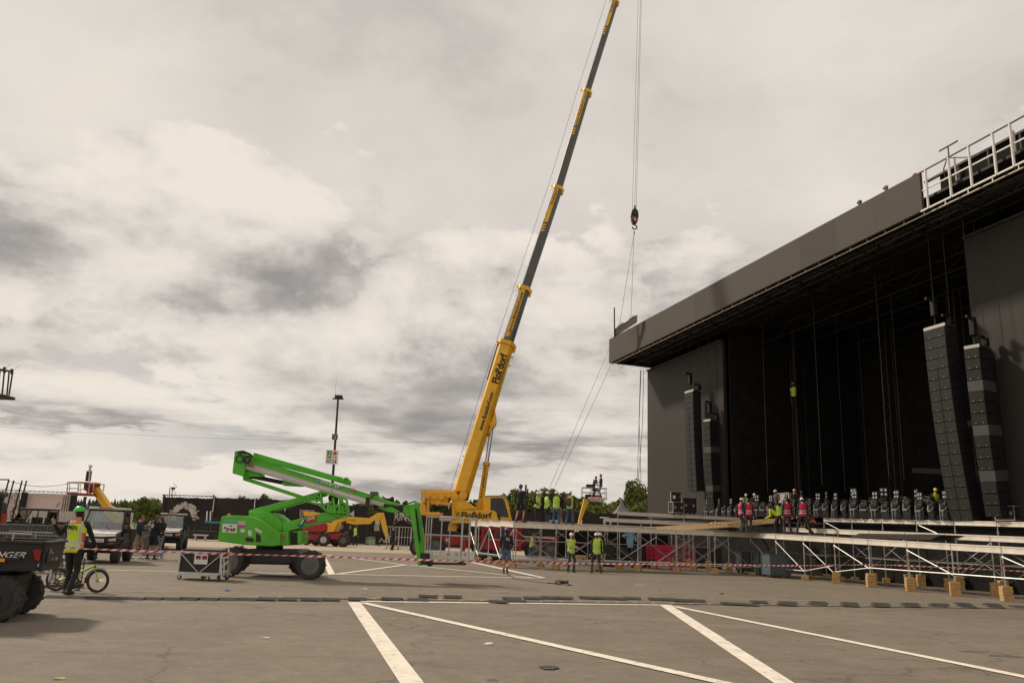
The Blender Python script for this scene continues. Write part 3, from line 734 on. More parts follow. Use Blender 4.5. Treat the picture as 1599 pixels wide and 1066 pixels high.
m.bar(P(-30, 748, YT), P(14, 748.5, YT), .08, .08); m.build('mast', M_truss, tw)
rd = thing('red_marker_post', 'red post with a rounded grey cap at the left edge', 'post', P(3, 830, 40).to_2d().to_3d())
m = MB(); a = P(2, 800, 40); m.rbox((a.x, 40, a.z / 2), (.42, .42, a.z), .05); m.build('post_body', M_red, rd); m = MB(); m.ball((a.x, 40, a.z), (.24, .24, .55), seg=14, rings=6, zmin=0); m.build('cap', M_trussg, rd, smooth=True)
gw = thing('concrete_barrier_wall', 'pale grey barrier wall behind the dark parked buggy at left', 'wall', P(150, 826, 58).to_2d().to_3d())
xs = [22, 52, 83, 102, 120, 140, 160, 182, 206]
for i, (x0, x1) in enumerate(zip(xs[:-1], xs[1:])):
    m = MB(); a = P(x0 + .15, 795.5 + x0 * .022, 58); b = P(x1 - .15, 795.5 + x1 * .022, 58); m.prism([(a.x, 58, 0), (b.x, 58, 0), (b.x, 58, b.z), (a.x, 58, a.z)], (0, .3, 0)); m.build('wall_slab', M_concrete if i else M_concrete, gw)

# crowd barriers at the left (dark stage barrier) and between the buggies
M_mesh = mat('dark_sheet', (.06, .055, .05), .6, var=.3, metal=.3, scale=3, dirt=.3, dcol=(.12, .1, .085))
M_rail = mat('dull_rail', (.20, .19, .175), .5, metal=.4, var=.2)
def barrier(label, a, b, h, n, group, rails=True):
    r = thing('crowd_barrier', label, 'barrier', a, 0, group); d = (b - a).normalized(); s_ = V((-d.y, d.x, 0)); Lh = (b - a).length
    m = MB(); m.prism([a + zup * .06, b + zup * .06, b + zup * h, a + zup * h], s_ * .03); m.build('sheet', M_mesh, r)
    m = MB(); m.tube(a + zup * h, b + zup * h, .028, seg=6); m.tube(a + zup * (h * .62) - s_ * .02, b + zup * (h * .62) - s_ * .02, .022, seg=6)
    for i in range(n + 1): p = a.lerp(b, i / n); m.tube(p, p + zup * h, .011, seg=5)
    m.build('rail', M_rail, r)
    m = MB()
    for t in (.02, .98): p = a.lerp(b, t); m.bar(p + zup * .03, p + zup * .03 + s_ * .8, .06, .05); m.bar(p + s_ * .7, p + zup * (h * .8), .04, .04)
    m.build('foot', M_steel, r); return r
lb0 = P(-40, 817, 31); lb1 = P(104, 820.5, 31)
for i in range(5):
    a = lb0.lerp(lb1, i / 5); b = lb0.lerp(lb1, (i + 1) / 5 - .01)
    barrier('dark sheet metal crowd barrier in the row behind the man with the bicycle', V((a.x, 31, 0)), V((b.x, 31, 0)), a.z, 6, 'dark crowd barriers at the left')
lb0 = P(-30, 836.5, 24); lb1 = P(92, 838, 24)
for i in range(3):
    a = lb0.lerp(lb1, i / 3); b = lb0.lerp(lb1, (i + 1) / 3 - .01)
    barrier('low dark crowd barrier in the front row just behind the black pickup buggy', V((a.x, 24, 0)), V((b.x, 24, 0)), 1.02, 3, 'front row crowd barriers at the left')
q0 = V((P(221, 853, 37).x, 37, 0)); q1 = V((P(243, 845, 53).x, 53, 0))
for i in range(6):
    a = q0.lerp(q1, i / 6); b = q0.lerp(q1, (i + 1) / 6 - .01)
    barrier('grey barrier in the row running back between the two white buggies', a, b, 1.3, 3, 'barriers between the white buggies')

# open mesh fence panels in front of the hoarding
def mesh_fence(label, x0, x1, Y, h, grp, n=14, ysh=0):
    a = P(x0, 840, Y); b = P(x1, 840, Y); r = thing('mesh_fence', label, 'fence', (a.x, Y, 0), 0, grp); m = MB()
    for z in (.15, h * .55, h): m.tube((a.x, Y, z), (b.x, Y, z), .022, seg=5)
    for i in range(n + 1): x = a.x + (b.x - a.x) * i / n; m.tube((x, Y, 0.02), (x, Y, h), .018 if 0 < i < n else .03, seg=5)
    m.build('frame', M_trussg if Y > 70 else M_steel, r)
    m = MB()
    for x in (a.x, b.x): m.bar((x, Y - .5, .03), (x, Y + .5, .03), .07, .05)
    m.build('foot', M_trussg, r)
for i in range(7): mesh_fence('dark steel mesh fence panel in the row below the black hoarding', 300 + i * 42, 341 + i * 42, 76, 1.9, 'mesh fence panels below the hoarding', 20)
for i in range(3): mesh_fence('silver pipe fence panel standing between the green basket and the black hoarding', 604 + i * 19, 622 + i * 19, 66, 1.75, 'silver fence panels behind the green basket', 4)
# clutter below the emblem panel: forks, blue rack, pallet
st = thing('equipment_rack', 'dark equipment rack with upright white forks and a blue shelf by the hoarding', 'rack', (P(325, 835, 70).x, 70, 0))
m = MB(); p = P(318, 833, 70); m.box((p.x, 70, .75), (2.2, 1.2, .1)); m.box((p.x, 70, .35), (2.4, 1.2, .5)); m.build('base', M_black, st)
m = MB()
for x in (322.5, 328): a = P(x, 813, 69.3); b = P(x + 1.0, 797.5, 69.3); m.bar(a, b, .08, .08)
m.build('fork', M_white, st); m = MB(); a = P(331, 815, 69.2); m.box((a.x + .5, 69.2, a.z), (2.0, .5, .12)); m.build('shelf', mat('rack_blue', (.03, .25, .42), .5), st)
m = MB(); a = P(314, 834, 69); m.box((a.x, 69, .45), (1.2, .3, .12)); m.box((a.x - .4, 69, .2), (.1, .3, .4)); m.box((a.x + .4, 69, .2), (.1, .3, .4)); m.build('frame', M_greypl, st)

# tent with a pointed roof
tn = thing('pagoda_tent', 'grey pointed pagoda tent roof behind the hoarding', 'tent', (P(971, 800, 84).x, 84, 0))
M_tent = mat('tent_grey', (.22, .21, .22), .7, var=.1)
c = P(971, 778, 84); zb = P(971, 803, 84).z; rings = []
for t in (0, .12, .3, .5, .7, .85, 1.0):
    w_ = .05 + (.90 - .05) * (t ** 1.9); z = c.z + (zb - c.z) * t; rings.append([(c.x + sx_ * w_, 84 + sy_ * w_, z) for sx_, sy_ in ((-1, -1), (1, -1), (1, 1), (-1, 1))])
m = MB(); m.loft(rings[::-1]); m.build('roof', M_tent, tn)
m = MB(); m.box((c.x, 84, zb - .15), (1.84, 1.84, .28)); m.build('valance', M_tent, tn)
m = MB()
for sx_ in (-1, 1):
    for sy_ in (-1, 1): m.tube((c.x + sx_ * .86, 84 + sy_ * .86, 0), (c.x + sx_ * .86, 84 + sy_ * .86, zb - .2), .06, seg=6)
m.build('pole', M_trussg, tn)

# trees --------------------------------------------------------------
def leafmat(name, a, b):
    m = bpy.data.materials.new(name); m.use_nodes = True; nt = m.node_tree; N = nt.nodes; L = nt.links; bs = N['Principled BSDF']; bs.inputs['Roughness'].default_value = .75; bs.inputs['Specular IOR Level'].default_value = .2
    g_ = N.new('ShaderNodeNewGeometry'); oi = N.new('ShaderNodeObjectInfo'); ad = N.new('ShaderNodeMath'); ad.operation = 'MULTIPLY_ADD'; ad.inputs[1].default_value = .55
    ml = N.new('ShaderNodeMath'); ml.operation = 'MULTIPLY'; ml.inputs[1].default_value = .45; L.new(oi.outputs['Random'], ml.inputs[0])
    L.new(g_.outputs['Random Per Island'], ad.inputs[0]); L.new(ml.outputs['Value'], ad.inputs[2])
    r = N.new('ShaderNodeValToRGB'); r.color_ramp.elements[0].color = (*a, 1); r.color_ramp.elements[1].color = (*b, 1); L.new(ad.outputs['Value'], r.inputs['Fac']); L.new(r.outputs['Color'], bs.inputs['Base Color']); return m
M_leaf = leafmat('broadleaf', (.065, .09, .022), (.22, .23, .06)); M_needle = leafmat('conifer', (.035, .052, .02), (.12, .14, .05)); M_bark = mat('bark', (.07, .05, .035), .9, var=.3)
M_birch = leafmat('fresh_leaf', (.09, .12, .025), (.28, .28, .07))
def crown(name, kind, n, m_):
    rnd = random.Random(hash(kind) % 97 + n); mb = MB()
    for i in range(n):
        if kind == 'cone':
            t = rnd.random() ** .75; z = .08 + .92 * (1 - t); rad = (.04 + .21 * t) * (.75 + .5 * abs(math.sin(t * 34)))
            a = rnd.random() * 6.283; r_ = rad * (rnd.random() ** .4); p = V((math.cos(a) * r_, math.sin(a) * r_, z - r_ * .25)); s_ = rnd.uniform(.02, .045)
        else:
            k = i % 11; ca = k * 2.4; cr = (.06 + .16 * ((k * 37 % 11) / 11)); cz = .38 + .55 * ((k * 53 % 11) / 11) ; 
            if kind == 'tall': cr *= .55; cz = .2 + .78 * (k / 10)
            bl = (.17 if kind == 'round' else .11) * (1.15 - .6 * abs(cz - .55))
            d = V((rnd.gauss(0, 1), rnd.gauss(0, 1), rnd.gauss(0, .85))).normalized() * (rnd.random() ** .35) * bl
            p = V((math.cos(ca) * cr, math.sin(ca) * cr, cz)) + d; s_ = rnd.uniform(.012, .03)
        x = V((rnd.gauss(0, 1), rnd.gauss(0, 1), rnd.gauss(0, .7))).normalized(); y = x.cross(V((rnd.gauss(0, 1), rnd.gauss(0, 1), rnd.gauss(0, 1)))).normalized()
        mb.add([p - x * s_ - y * s_ * .7, p + x * s_ - y * s_ * .6, p + x * s_ * .8 + y * s_ * .8, p - x * s_ * .7 + y * s_ * .7], [(0, 1, 2, 3)])
    return mb
def make_tree(kind, label, group, m_, n):
    r = thing('conifer_tree' if kind == 'cone' else 'broadleaf_tree', label, 'tree', (0, 0, 0), 0, group)
    t = MB(); t.tube((0, 0, 0), (0, 0, .45), .018, .012, seg=7); t.tube((0, 0, .45), (.01, 0, .92), .012, .003, seg=6)
    if kind != 'cone':
        for k in range(5): a = k * 2.4; t.tube((0, 0, .3 + .07 * k), (math.cos(a) * .14, math.sin(a) * .14, .5 + .08 * k), .008, .003, seg=5)
    t.build('trunk', M_bark, r, local=True); crown('crown', kind, n, m_).build('crown', m_, r, local=True); return r
protos = [('cone', 'dark pointed conifer in the tree line beyond the hoarding', 'conifers beyond the hoarding', M_needle, 1300),
          ('round', 'rounded green broadleaf tree in the tree line beyond the hoarding', 'broadleaf trees beyond the hoarding', M_leaf, 2200),
          ('tall', 'pale green slender tree in the tree line beyond the hoarding', 'slender trees beyond the hoarding', M_birch, 1800)]
TR = [make_tree(*p) for p in protos]; used = [False] * 3
def put_tree(k, px, ytop, Y, wf=1.0, label=None):
    b = P(px, 800, Y); h = P(px, ytop, Y).z
    if h < 2: return
    r = TR[k] if (not used[k] and label is None) else copy_tree(TR[k])
    if label is None: used[k] = True
    r.location = (b.x, Y, 0); r.scale = (h * wf, h * wf, h); r.rotation_euler = (0, 0, random.uniform(0, 6.28))
    if label:
        r['label'] = label
        if 'group' in r: del r['group']
    return r
random.seed(11)
def ytop(px):
    prof = [(150, 786), (175, 783), (190, 781), (215, 779), (232, 776), (256, 784), (300, 790), (370, 778), (380, 774), (395, 782), (412, 773), (425, 779), (520, 790), (560, 784), (590, 779), (607, 776), (625, 783), (650, 781), (700, 784), (780, 776), (800, 770), (825, 765), (860, 765), (890, 770), (905, 776), (925, 778), (950, 783), (980, 781), (1012, 772), (1030, 775)]
    for (a, ya), (b, yb) in zip(prof[:-1], prof[1:]):
        if a <= px <= b: return ya + (yb - ya) * (px - a) / (b - a)
    return 790
px = 165.0
while px < 258:
    put_tree(1 if random.random() < .75 else 2, px, ytop(px) + random.uniform(-1, 5), random.uniform(120, 175), random.uniform(.9, 1.3)); px += random.uniform(5, 9)
for px, k in ((378, 1), (384, 0), (409, 2), (415, 1), (421, 1)): put_tree(k, px, ytop(px) + random.uniform(-1, 2), 130, .8)
px = 556.0
while px < 1030:
    k = random.choice((0, 0, 0, 1, 2)) if px < 780 else random.choice((0, 1, 2, 2, 1))
    put_tree(k, px, ytop(px) + random.uniform(-2, 8), random.uniform(115, 190), random.uniform(.85, 1.25)); px += random.uniform(4.5, 8)
px = 770.0
while px < 1015:
    put_tree(random.choice((1, 2, 2)), px, ytop(px) + random.uniform(10, 18), random.uniform(98, 110), random.uniform(.9, 1.4)); px += random.uniform(6, 10)
put_tree(1, 997, 749, 112, .55, 'tallest dark leafy tree rising beside the left edge of the stage')
put_tree(2, 983, 756, 114, .45, 'thin pale tree beside the tallest tree near the stage edge')
# far wooded ridge
M_far = mat('far_wood', (.055, .075, .060), .95, var=.3, scale=.15, spec=.1); M_ridge = mat('ridge_ground', (.05, .07, .045), .95, var=.2, scale=.05)
hl = MB(); xs = np.linspace(-330, 330, 60)
def rh(x): return 9.0 + 2.2 * math.sin(x * .013 + 1) + 1.2 * math.sin(x * .05) - (5.5 if x > -60 else 0) * min(1, max(0, (x + 100) / 80))
for x0, x1 in zip(xs[:-1], xs[1:]):
    hl.add([(x0, 400, .03), (x1, 400, .03), (x1, 470, rh(x1)), (x0, 470, rh(x0))], [(0, 1, 2, 3)]); hl.add([(x0, 470, rh(x0)), (x1, 470, rh(x1)), (x1, 640, .03), (x0, 640, .03)], [(0, 1, 2, 3)])
tag(hl.build('hills', M_ridge), kind='structure')
fw = MB(); rnd = random.Random(3)
for i in range(2600):
    x = rnd.uniform(-330, 330); y = rnd.uniform(420, 480); z = rh(x) * max(0, min(1, (y - 400) / 70)) - .3; h = rnd.uniform(2.6, 5.2); r_ = h * .24; a0 = rnd.random() * 6
    b_ = [(x + r_ * math.cos(a0 + k * 1.257), y + r_ * math.sin(a0 + k * 1.257), z + h * .12) for k in range(5)]; fw.add(b_ + [(x, y, z + h)], [(0, 1, 5), (1, 2, 5), (2, 3, 5), (3, 4, 5), (4, 0, 5)])
o = fw.build('distant_forest', M_far); tag(o, 'dark far conifer wood on the low ridge at the horizon', 'forest', kind='stuff')

# overhead wires, lamp post -----------------------------------------
m = MB(); pts = [P(-60, 662, 60)] + [P(x, 666 + (x / 690.0) * 24 + .000018 * x * (690 - x) * 3, 60) for x in range(0, 691, 115)] + [P(1010, 697, 60)]
m.path(pts, .007, seg=4); tag(m.build('overhead_wire', M_rope), 'thin overhead wire crossing the sky behind the green lift', 'wire')
m = MB(); m.path([P(14, 751, 58), P(40, 757, 58), P(66, 759.5, 58), P(92, 757.5, 58), P(118, 752.5, 45)], .018, seg=4); tag(m.build('slack_cable', M_rope), 'slack cable hanging from the truss tower to the red basket', 'wire')
YL = 75.0; KL = YL / 46.0
lp = thing('lamp_post', 'tall grey lamp post carrying green and white direction signs', 'lamp post', (P(513, 850, YL).x, YL, 0))
top = P(528, 622, YL); base = V((P(513.2, 845, YL).x, YL, 0))
m = MB(); m.tube(base, top, .15, .09, seg=10); m.build('pole', M_trussg, lp, smooth=True)
m = MB(); m.bar(top + V((-.5, 0, -.02)), top + V((.5, 0, -.02)), .26, .11); m.build('crossbar', M_black, lp)
m = MB(); m.rbox(top + V((.05, 0, .18)), (.70, .5, .27), .05); m.build('lamp_head', M_black, lp)
m = MB(); m.tube(P(523.5, 611, YL), P(525.5, 585, YL), .013, seg=4); m.tube(P(523.5, 611, YL), P(523.2, 620, YL), .02, seg=5); m.bar(P(523.2, 620, YL), top, .02, .02); m.build('lightning_rod', M_steel, lp)
def sign(px0, py0, px1, py1, m_, sk=0):
    a, b, c, d = P(px0 + sk, py0, YL - .12), P(px1 + sk, py0 + (px1 - px0) * .04, YL - .12), P(px1, py1 + (px1 - px0) * .04, YL - .12), P(px0, py1, YL - .12)
    m = MB(); m.prism([a, b, c, d], (0, .03, 0)); return m.build('sign_panel', m_, lp), a, b, c, d
M_sgreen = mat('sign_dark_green', (.008, .085, .07), .5, var=.05); M_sgreen2 = mat('sign_green', (.06, .30, .03), .5, var=.05)
s1, a, b, c, d = sign(518, 677, 527, 686, M_sgreen, .6); ux = (b - a).normalized(); uy = (a - d).normalized()
lettering('LOT', d + uy * .22 * KL + ux * .04 * KL, ux, uy, .09 * KL, M_white, s1, fit=.24 * KL, depth=.012); lettering('3', d + uy * .04 * KL + ux * .13 * KL, ux, uy, .14 * KL, M_white, s1, fit=.09 * KL, depth=.012)
s1, a, b, c, d = sign(508, 702, 527, 724, M_white, 1.5); ux = (b - a).normalized(); uy = (a - d).normalized(); W_ = (b - a).length; H_ = (a - d).length
nn = ux.cross(uy).normalized()
m = MB(); m.prism([d + uy * H_ * y + ux * W_ * x + nn * .004 for x, y in ((.10, .42), (.46, .42), (.46, .95), (.10, .95))], nn * .006); m.build('pictogram', M_sgreen2, s1)
m = MB(); o_ = d + uy * H_ * .42 + ux * W_ * .1 + nn * .012
for x0, y0, x1, y1 in ((.2, .15, .5, .5), (.5, .5, .8, .2), (.35, .6, .75, .7), (.5, .5, .55, .85)): m.bar(o_ + ux * (x0 * .25 * KL) + uy * (y0 * .42 * KL), o_ + ux * (x1 * .25 * KL) + uy * (y1 * .42 * KL), .06, .006, up=nn)
m.build('pictogram', M_white, s1)
m = MB(); q = d + uy * H_ * .77 + ux * W_ * .73 + nn * .01; m.bar(q - ux * .2, q + ux * .2, .13, .012, up=nn); m.bar(q - uy * .2, q - uy * .065, .13, .012, up=nn); m.bar(q + uy * .065, q + uy * .2, .13, .012, up=nn); m.build('red_cross', M_sredm, s1)
m = MB(); q = d + uy * H_ * .50 + ux * W_ * .62 + nn * .01; m.bar(q, q + ux * .2, .04, .008, up=nn); m.prism([q + ux * .31 - nn * .004, q + ux * .18 + uy * .06 - nn * .004, q + ux * .18 - uy * .06 - nn * .004], nn * .008); m.build('arrow', M_dark, s1)
m = MB(); m.bar(d + uy * H_ * .36 + ux * .03 + nn * .008, d + uy * H_ * .36 + ux * (W_ - .03) + nn * .008, .02, .006, up=nn); m.build('divider', M_sgreen2, s1)
lettering('WC', d + uy * .06 * KL + ux * .04 * KL, ux, uy, .17 * KL, M_dark, s1, fit=.30 * KL, depth=.012)
m = MB(); q = d + uy * .1 + ux * (W_ * .72) + nn * .006; m.box(q + uy * .15 - ux * .1, (.08, .006, .26), (ux, nn, uy)); m.box(q + uy * .1 + ux * .11, (.13, .006, .16), (ux, nn, uy)); m.ball(q + uy * .26 + ux * .11, .05, 8, 6); m.build('pictogram', M_dark, s1)
# basket frame hanging in at the left edge
bk = thing('lift_basket', 'dark steel lift basket high at the left edge of the sky', 'lift basket', (P(-40, 900, 36).x, 36, 0))
YB = 36; m = MB()
for x, dy in ((0, 0), (7, 0), (14.5, .7), (20, .0)):
    m.tube(P(x - 6 if x > 16 else x - 4, 619 if x < 16 else 617, YB + dy), P(x, 577 + x * .1, YB + dy), .035, seg=6)
m.path([P(-30, 575, YB), P(20, 580, YB), P(7, 577, YB + .8), P(-30, 574, YB + .8)], .04, seg=6)
m.tube(P(18.5, 576, YB), P(18.5, 584, YB), .06, seg=6); m.tube(P(7, 573, YB + .8), P(7, 582, YB + .8), .06, seg=6)
m.tube(P(20, 579, YB), P(31, 570, YB), .008, seg=4); m.tube(P(9, 576, YB), P(16, 568, YB), .008, seg=4); m.build('frame', M_trussg, bk)
a = P(-8, 619, YB + .4); m = MB(); m.rbox(a, (1.3, 1.0, .14), .03); m.build('floor', M_trussg, bk)
m = MB(); m.bar(a + V((-.4, 0, -.1)), (a.x - 6, YB + 2, 1.2), .25, .3); m.box((a.x - 6.3, YB + 2, .7), (2.4, 1.8, 1.0)); m.build('boom', M_trussg, bk)
for sx_ in (-1, 1):
    for sy_ in (-1, 1):
        m = MB(); m.lathe((a.x - 6.3 + sx_ * .9, YB + 2 + sy_ * .95 - .15, .4), (0, 1, 0), [(.1, 0), (.38, .02), (.40, .15), (.38, .28), (.1, .3)]); m.build('wheel', M_rubber, bk, smooth=True)
# ------------------------------------------------------------------ concert stage
M_fas = mat('fascia_cloth', (.074, .063, .054), .75, var=.05, scale=.25, spec=.3)
M_fas2 = mat('fascia_cloth_dark', (.064, .055, .047), .75, var=.05, scale=.25, spec=.3)
M_wing = mat('side_screen_black', (.032, .027, .023), .62, var=.10, scale=.2, spec=.35)
NOFF = 1.8
uTL, zTL = S(951, 530, 0); uBL, zBL = S(951, 567, 0); uTR, zTR = S(1438, 268, 0); uBR, zBR = S(1438, 330, 0)
uL = (uTL + uBL) / 2; uR = (uTR + uBR) / 2
print('FASCIA', uTL, zTL, uBL, zBL, uTR, zTR, uBR, zBR)
def zbot(u): return zBL + (zBR - zBL) * (u - uL) / (uR - uL)
def ztop(u): return zTL + (zTR - zTL) * (u - uL) / (uR - uL)
sg = thing('concert_stage', 'huge black open concert stage with grey roof fascia and side screens', 'stage', W(0, 8, 0))
UE = -34.0                                          # near end, outside the picture
NP = 12
for i in range(NP):
    a = uL + (uR - uL) * i / NP - (0 if i == 0 else .004); b = uL + (uR - uL) * (i + 1) / NP + .004
    m = MB(); m.prism([W(a, 0, zbot(a)), W(b, 0, zbot(b)), W(b, 0, ztop(b)), W(a, 0, ztop(a))], SN * .14)
    m.build('fascia_panel', M_fas2 if i in (5, 9) else M_fas, sg)
m = MB(); m.tube(W(uL + .1, .25, zbot(uL) - .10), W(UE, .25, zbot(UE) - .10), .03, seg=6)
for i in range(40):
    u = uL - .5 - i * 1.2; m.tube(W(u, .25, zbot(u) - .1), W(u, .25, zbot(u) + .1), .025, seg=5)
m.build('edge_tube', M_beam, sg)
# roof: catwalk behind the fascia and the main roof body
m = MB(); rf = lambda u, n, dz: W(u, n, zbot(u) + dz)
m.prism([rf(uL, .22, .55), rf(UE, .22, .55), rf(UE, 2.3, .55), rf(uL, 2.3, .55)], zup * .12); m.build('catwalk', M_truss, sg)
uA, zA = S(1451, 282, 2.4); uB, zB = S(1599, 205, 2.4)
dzr = (zA - zbot(uA) + zB - zbot(uB)) / 2
print('ROOF', uA, zA, uB, zB, dzr)
m = MB(); m.prism([rf(uR + 1.2, 2.4, .25), rf(UE, 2.4, .25), rf(UE, 2.4, dzr), rf(uR + 1.2, 2.4, dzr)], SN * 13); m.build('roof', M_cloth, sg)
m = MB(); m.prism([rf(uL - .3, 2.4, .25), rf(uR + 1.2, 2.4, .25), rf(uR + 1.2, 2.4, 1.4), rf(uL - .3, 2.4, 1.4)], SN * 13); m.build('roof', M_cloth, sg)
m = MB()
for dz in (dzr - .04, dzr * .45): m.bar(rf(uR + 2, 2.3, dz), rf(UE, 2.3, dz), .12, .10)
for i in range(14): u = uR - i * 1.6; m.bar(rf(u, 2.3, .3), rf(u, 2.3, dzr), .09, .09)
m.bar(rf(uR, 2.25, .5), rf(UE, 2.25, .55), .5, .25); m.build('roof_edge_beam', M_trussg, sg)
m = MB(); m.prism([rf(uL - .02, .2, .0), rf(uL - .02, 13, .0), rf(uL - .02, 13, 1.3), rf(uL - .02, .2, 1.3)], SU * -.06); m.build('end_cloth', M_cloth, sg)
# underside trusses
def truss(m, a, b, h, n, r=.035, side=None):
    for dz in (0, -h): m.tube(a + zup * dz, b + zup * dz, r, seg=5)
    for i in range(n): p = a.lerp(b, i / n); q = a.lerp(b, (i + 1) / n); m.tube(p - zup * (h * (i % 2)), q - zup * (h * ((i + 1) % 2)), r * .6, seg=4)
for n_ in (.9, 2.0, 2.9):
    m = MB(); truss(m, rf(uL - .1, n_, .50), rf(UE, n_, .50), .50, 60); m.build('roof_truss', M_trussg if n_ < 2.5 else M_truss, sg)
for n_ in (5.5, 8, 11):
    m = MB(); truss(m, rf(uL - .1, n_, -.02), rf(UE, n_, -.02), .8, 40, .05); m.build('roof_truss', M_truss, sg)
for i in range(14):
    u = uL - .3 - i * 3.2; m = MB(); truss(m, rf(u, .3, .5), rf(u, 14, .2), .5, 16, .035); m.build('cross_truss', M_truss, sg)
for i in range(70):                                # cable loops under the roof
    m = MB(); u = random.uniform(-26, uL - .5); n_ = random.uniform(.5, 5); a = rf(u, n_, .15); m.path([a, a + SU * .4 - zup * random.uniform(.2, .6), a + SU * random.uniform(.7, 1.3) - zup * .1], .018, seg=4); m.build('roof_cable', M_trussg, sg)
# side screens
NW = 3.1
wl = S(1011, 581, NW)[0]; wr = S(1128, 540, NW)[0]; w2 = S(1510, 420, NW)[0]
print('WING', wl, wr, w2)
def zs(u): return zt(u) + .95
def wing(ua, ub):
    n = max(4, int(abs(ua - ub) / 1.2)); m = MB()
    for i in range(n):
        a = ua + (ub - ua) * i / n - .003; b = ua + (ub - ua) * (i + 1) / n + .003
        m.prism([W(a, NW, zs(a) + .02), W(b, NW, zs(b) + .02), W(b, NW, zbot(b) - .62), W(a, NW, zbot(a) - .62)], SN * .25)
    m.build('side_screen', M_wing, sg)
    m = MB(); m.bar(W(ua - .05, NW - .05, zbot(ua) - .56), W(ub, NW - .05, zbot(ub) - .56), .2, .10); m.build('screen_header', M_trussg, sg)
wing(wl, wr); wing(w2, UE)
# black cloth inside
def cloth(name, pts, vec=None):
    m = MB(); m.prism(pts, vec or SN * .08); m.build(name, M_cloth, sg)
zr = lambda u: zbot(u) + .2
cloth('back_curtain', [W(uL, 14, 0), W(UE, 14, 0), W(UE, 14, zr(UE)), W(uL, 14, zr(uL))])
cloth('side_curtain', [W(wr - .35, NW + .3, zs(wr)), W(wr - .35, 14, zs(wr)), W(wr - .35, 14, zr(wr)), W(wr - .35, NW + .3, zr(wr))], SU * .1)
cloth('side_curtain', [W(w2 + .35, NW + .3, zs(w2)), W(w2 + .35, 14, zs(w2)), W(w2 + .35, 14, zr(w2)), W(w2 + .35, NW + .3, zr(w2))], SU * -.1)
cloth('side_curtain', [W(wl - .1, NW + .3, 0), W(wl - .1, 14, 0), W(wl - .1, 14, zr(wl)), W(wl - .1, NW + .3, zr(wl))], SU * -.1)
cloth('side_curtain', [W(UE, NW, 0), W(UE, 14, 0), W(UE, 14, zr(UE)), W(UE, NW, zr(UE))], SU * .1)
m = MB(); m.prism([W(wl, 2.65, zs(wl) - .12), W(UE, 2.65, zs(UE) - .12), W(UE, 13.9, zs(UE) - .12), W(wl, 13.9, zs(wl) - .12)], zup * .10); m.build('stage_floor', M_truss, sg)
cloth('stage_skirt', [W(8.6, 2.8, 0), W(UE, 2.8, 0), W(UE, 2.8, zs(UE) - .14), W(8.6, 2.8, zs(8) - .14)])
cloth('stage_skirt', [W(wl, NW + .1, 0), W(8.6, NW + .1, 0), W(8.6, NW + .1, zs(8)), W(wl, NW + .1, zs(wl))])
# structures seen dimly inside: towers, ladder, ramp beams
for u, n_ in ((-4.0, 9), (3.0, 10.5), (-9.5, 8)):
    m = MB()
    for du, dn in ((0, 0), (.5, 0), (0, .5), (.5, .5)): m.tube(W(u + du, n_ + dn, zs(u)), W(u + du, n_ + dn, zbot(u) - .3), .035, seg=5)
    for i in range(28): z = zs(u) + i * .4; m.tube(W(u + .5 * (i % 2), n_, z), W(u + .5 * ((i + 1) % 2), n_, z + .4), .022, seg=4)
    m.build('inner_tower', M_trussg, sg)
m = MB(); m.bar(W(2, 11, zs(0) + 3.2), W(-9, 11, zs(0) + 2.2), .2, .3); m.bar(W(-3, 10, 8.4), W(-7, 10, 8.6), .15, .3); m.bar(W(-7.3, 10, 8.7), W(-11, 10, 9.0), .15, .3); m.build('inner_beam', M_trussg, sg)
# white guard rail where the fascia is still missing
m = MB(); posts = [(1447, 268, 326), (1483, 250, 311), (1515, 233, 296), (1553, 213, 280), (1580, 197, 263)]
ups = [S(x + .5, (a + b) / 2, .02)[0] for x, a, b in posts]; du = (ups[-1] - ups[0]) / 4
RH = ztop(uR) - zbot(uR) - .02
allu = ups + [ups[-1] + du * k for k in range(1, 8)]
for u in allu: m = MB(); m.tube(W(u, .02, zbot(u) - .02), W(u, .02, zbot(u) + RH), .055, seg=8); m.build('rail_post', M_white, sg, smooth=True)
ue = allu[-1]
m = MB(); m.bar(rf(ups[0] + .6, .02, RH), rf(ue, .02, RH), .05, .05); m.build('top_rail', M_trussg, sg)
m = MB(); m.bar(rf(ups[0] + .3, .06, RH * .52), rf(ue, .06, RH * .52), .05, .055); m.bar(rf(uR + .1, .02, .0), rf(ue, .02, .0), .06, .07); m.build('guard_rail', M_white, sg)
m = MB(); u = ups[1]; m.tube(rf(u + .02, .1, RH), rf(u + .02, .1, RH + .55), .03, seg=5); m.bar(rf(u + .5, .1, RH + .55), rf(u - .5, .1, RH + .55), .05, .05); m.path([rf(u + .1, .1, RH + .1), rf(u + .35, .1, RH * .8), rf(u + .3, .1, RH * .3)], .03, seg=4); m.path([rf(u, .1, RH), rf(u - 1, .1, RH * .75), rf(u - 2.2, .1, RH * .72)], .02, seg=4); m.build('winch_arm', M_truss, sg)
m = MB(); u = ups[1] - .45; m.tube(rf(u + .2, .1, RH * .95), rf(u + .2, .1, RH * .35), .04, seg=5); m.build('upright', M_greypl, sg); m = MB(); m.tube(rf(ups[2] - 1.6, .6, RH * 1.0), rf(ups[2] - 1.6, .6, RH * .45), .07, seg=5); m.build('upright', M_greypl, sg)

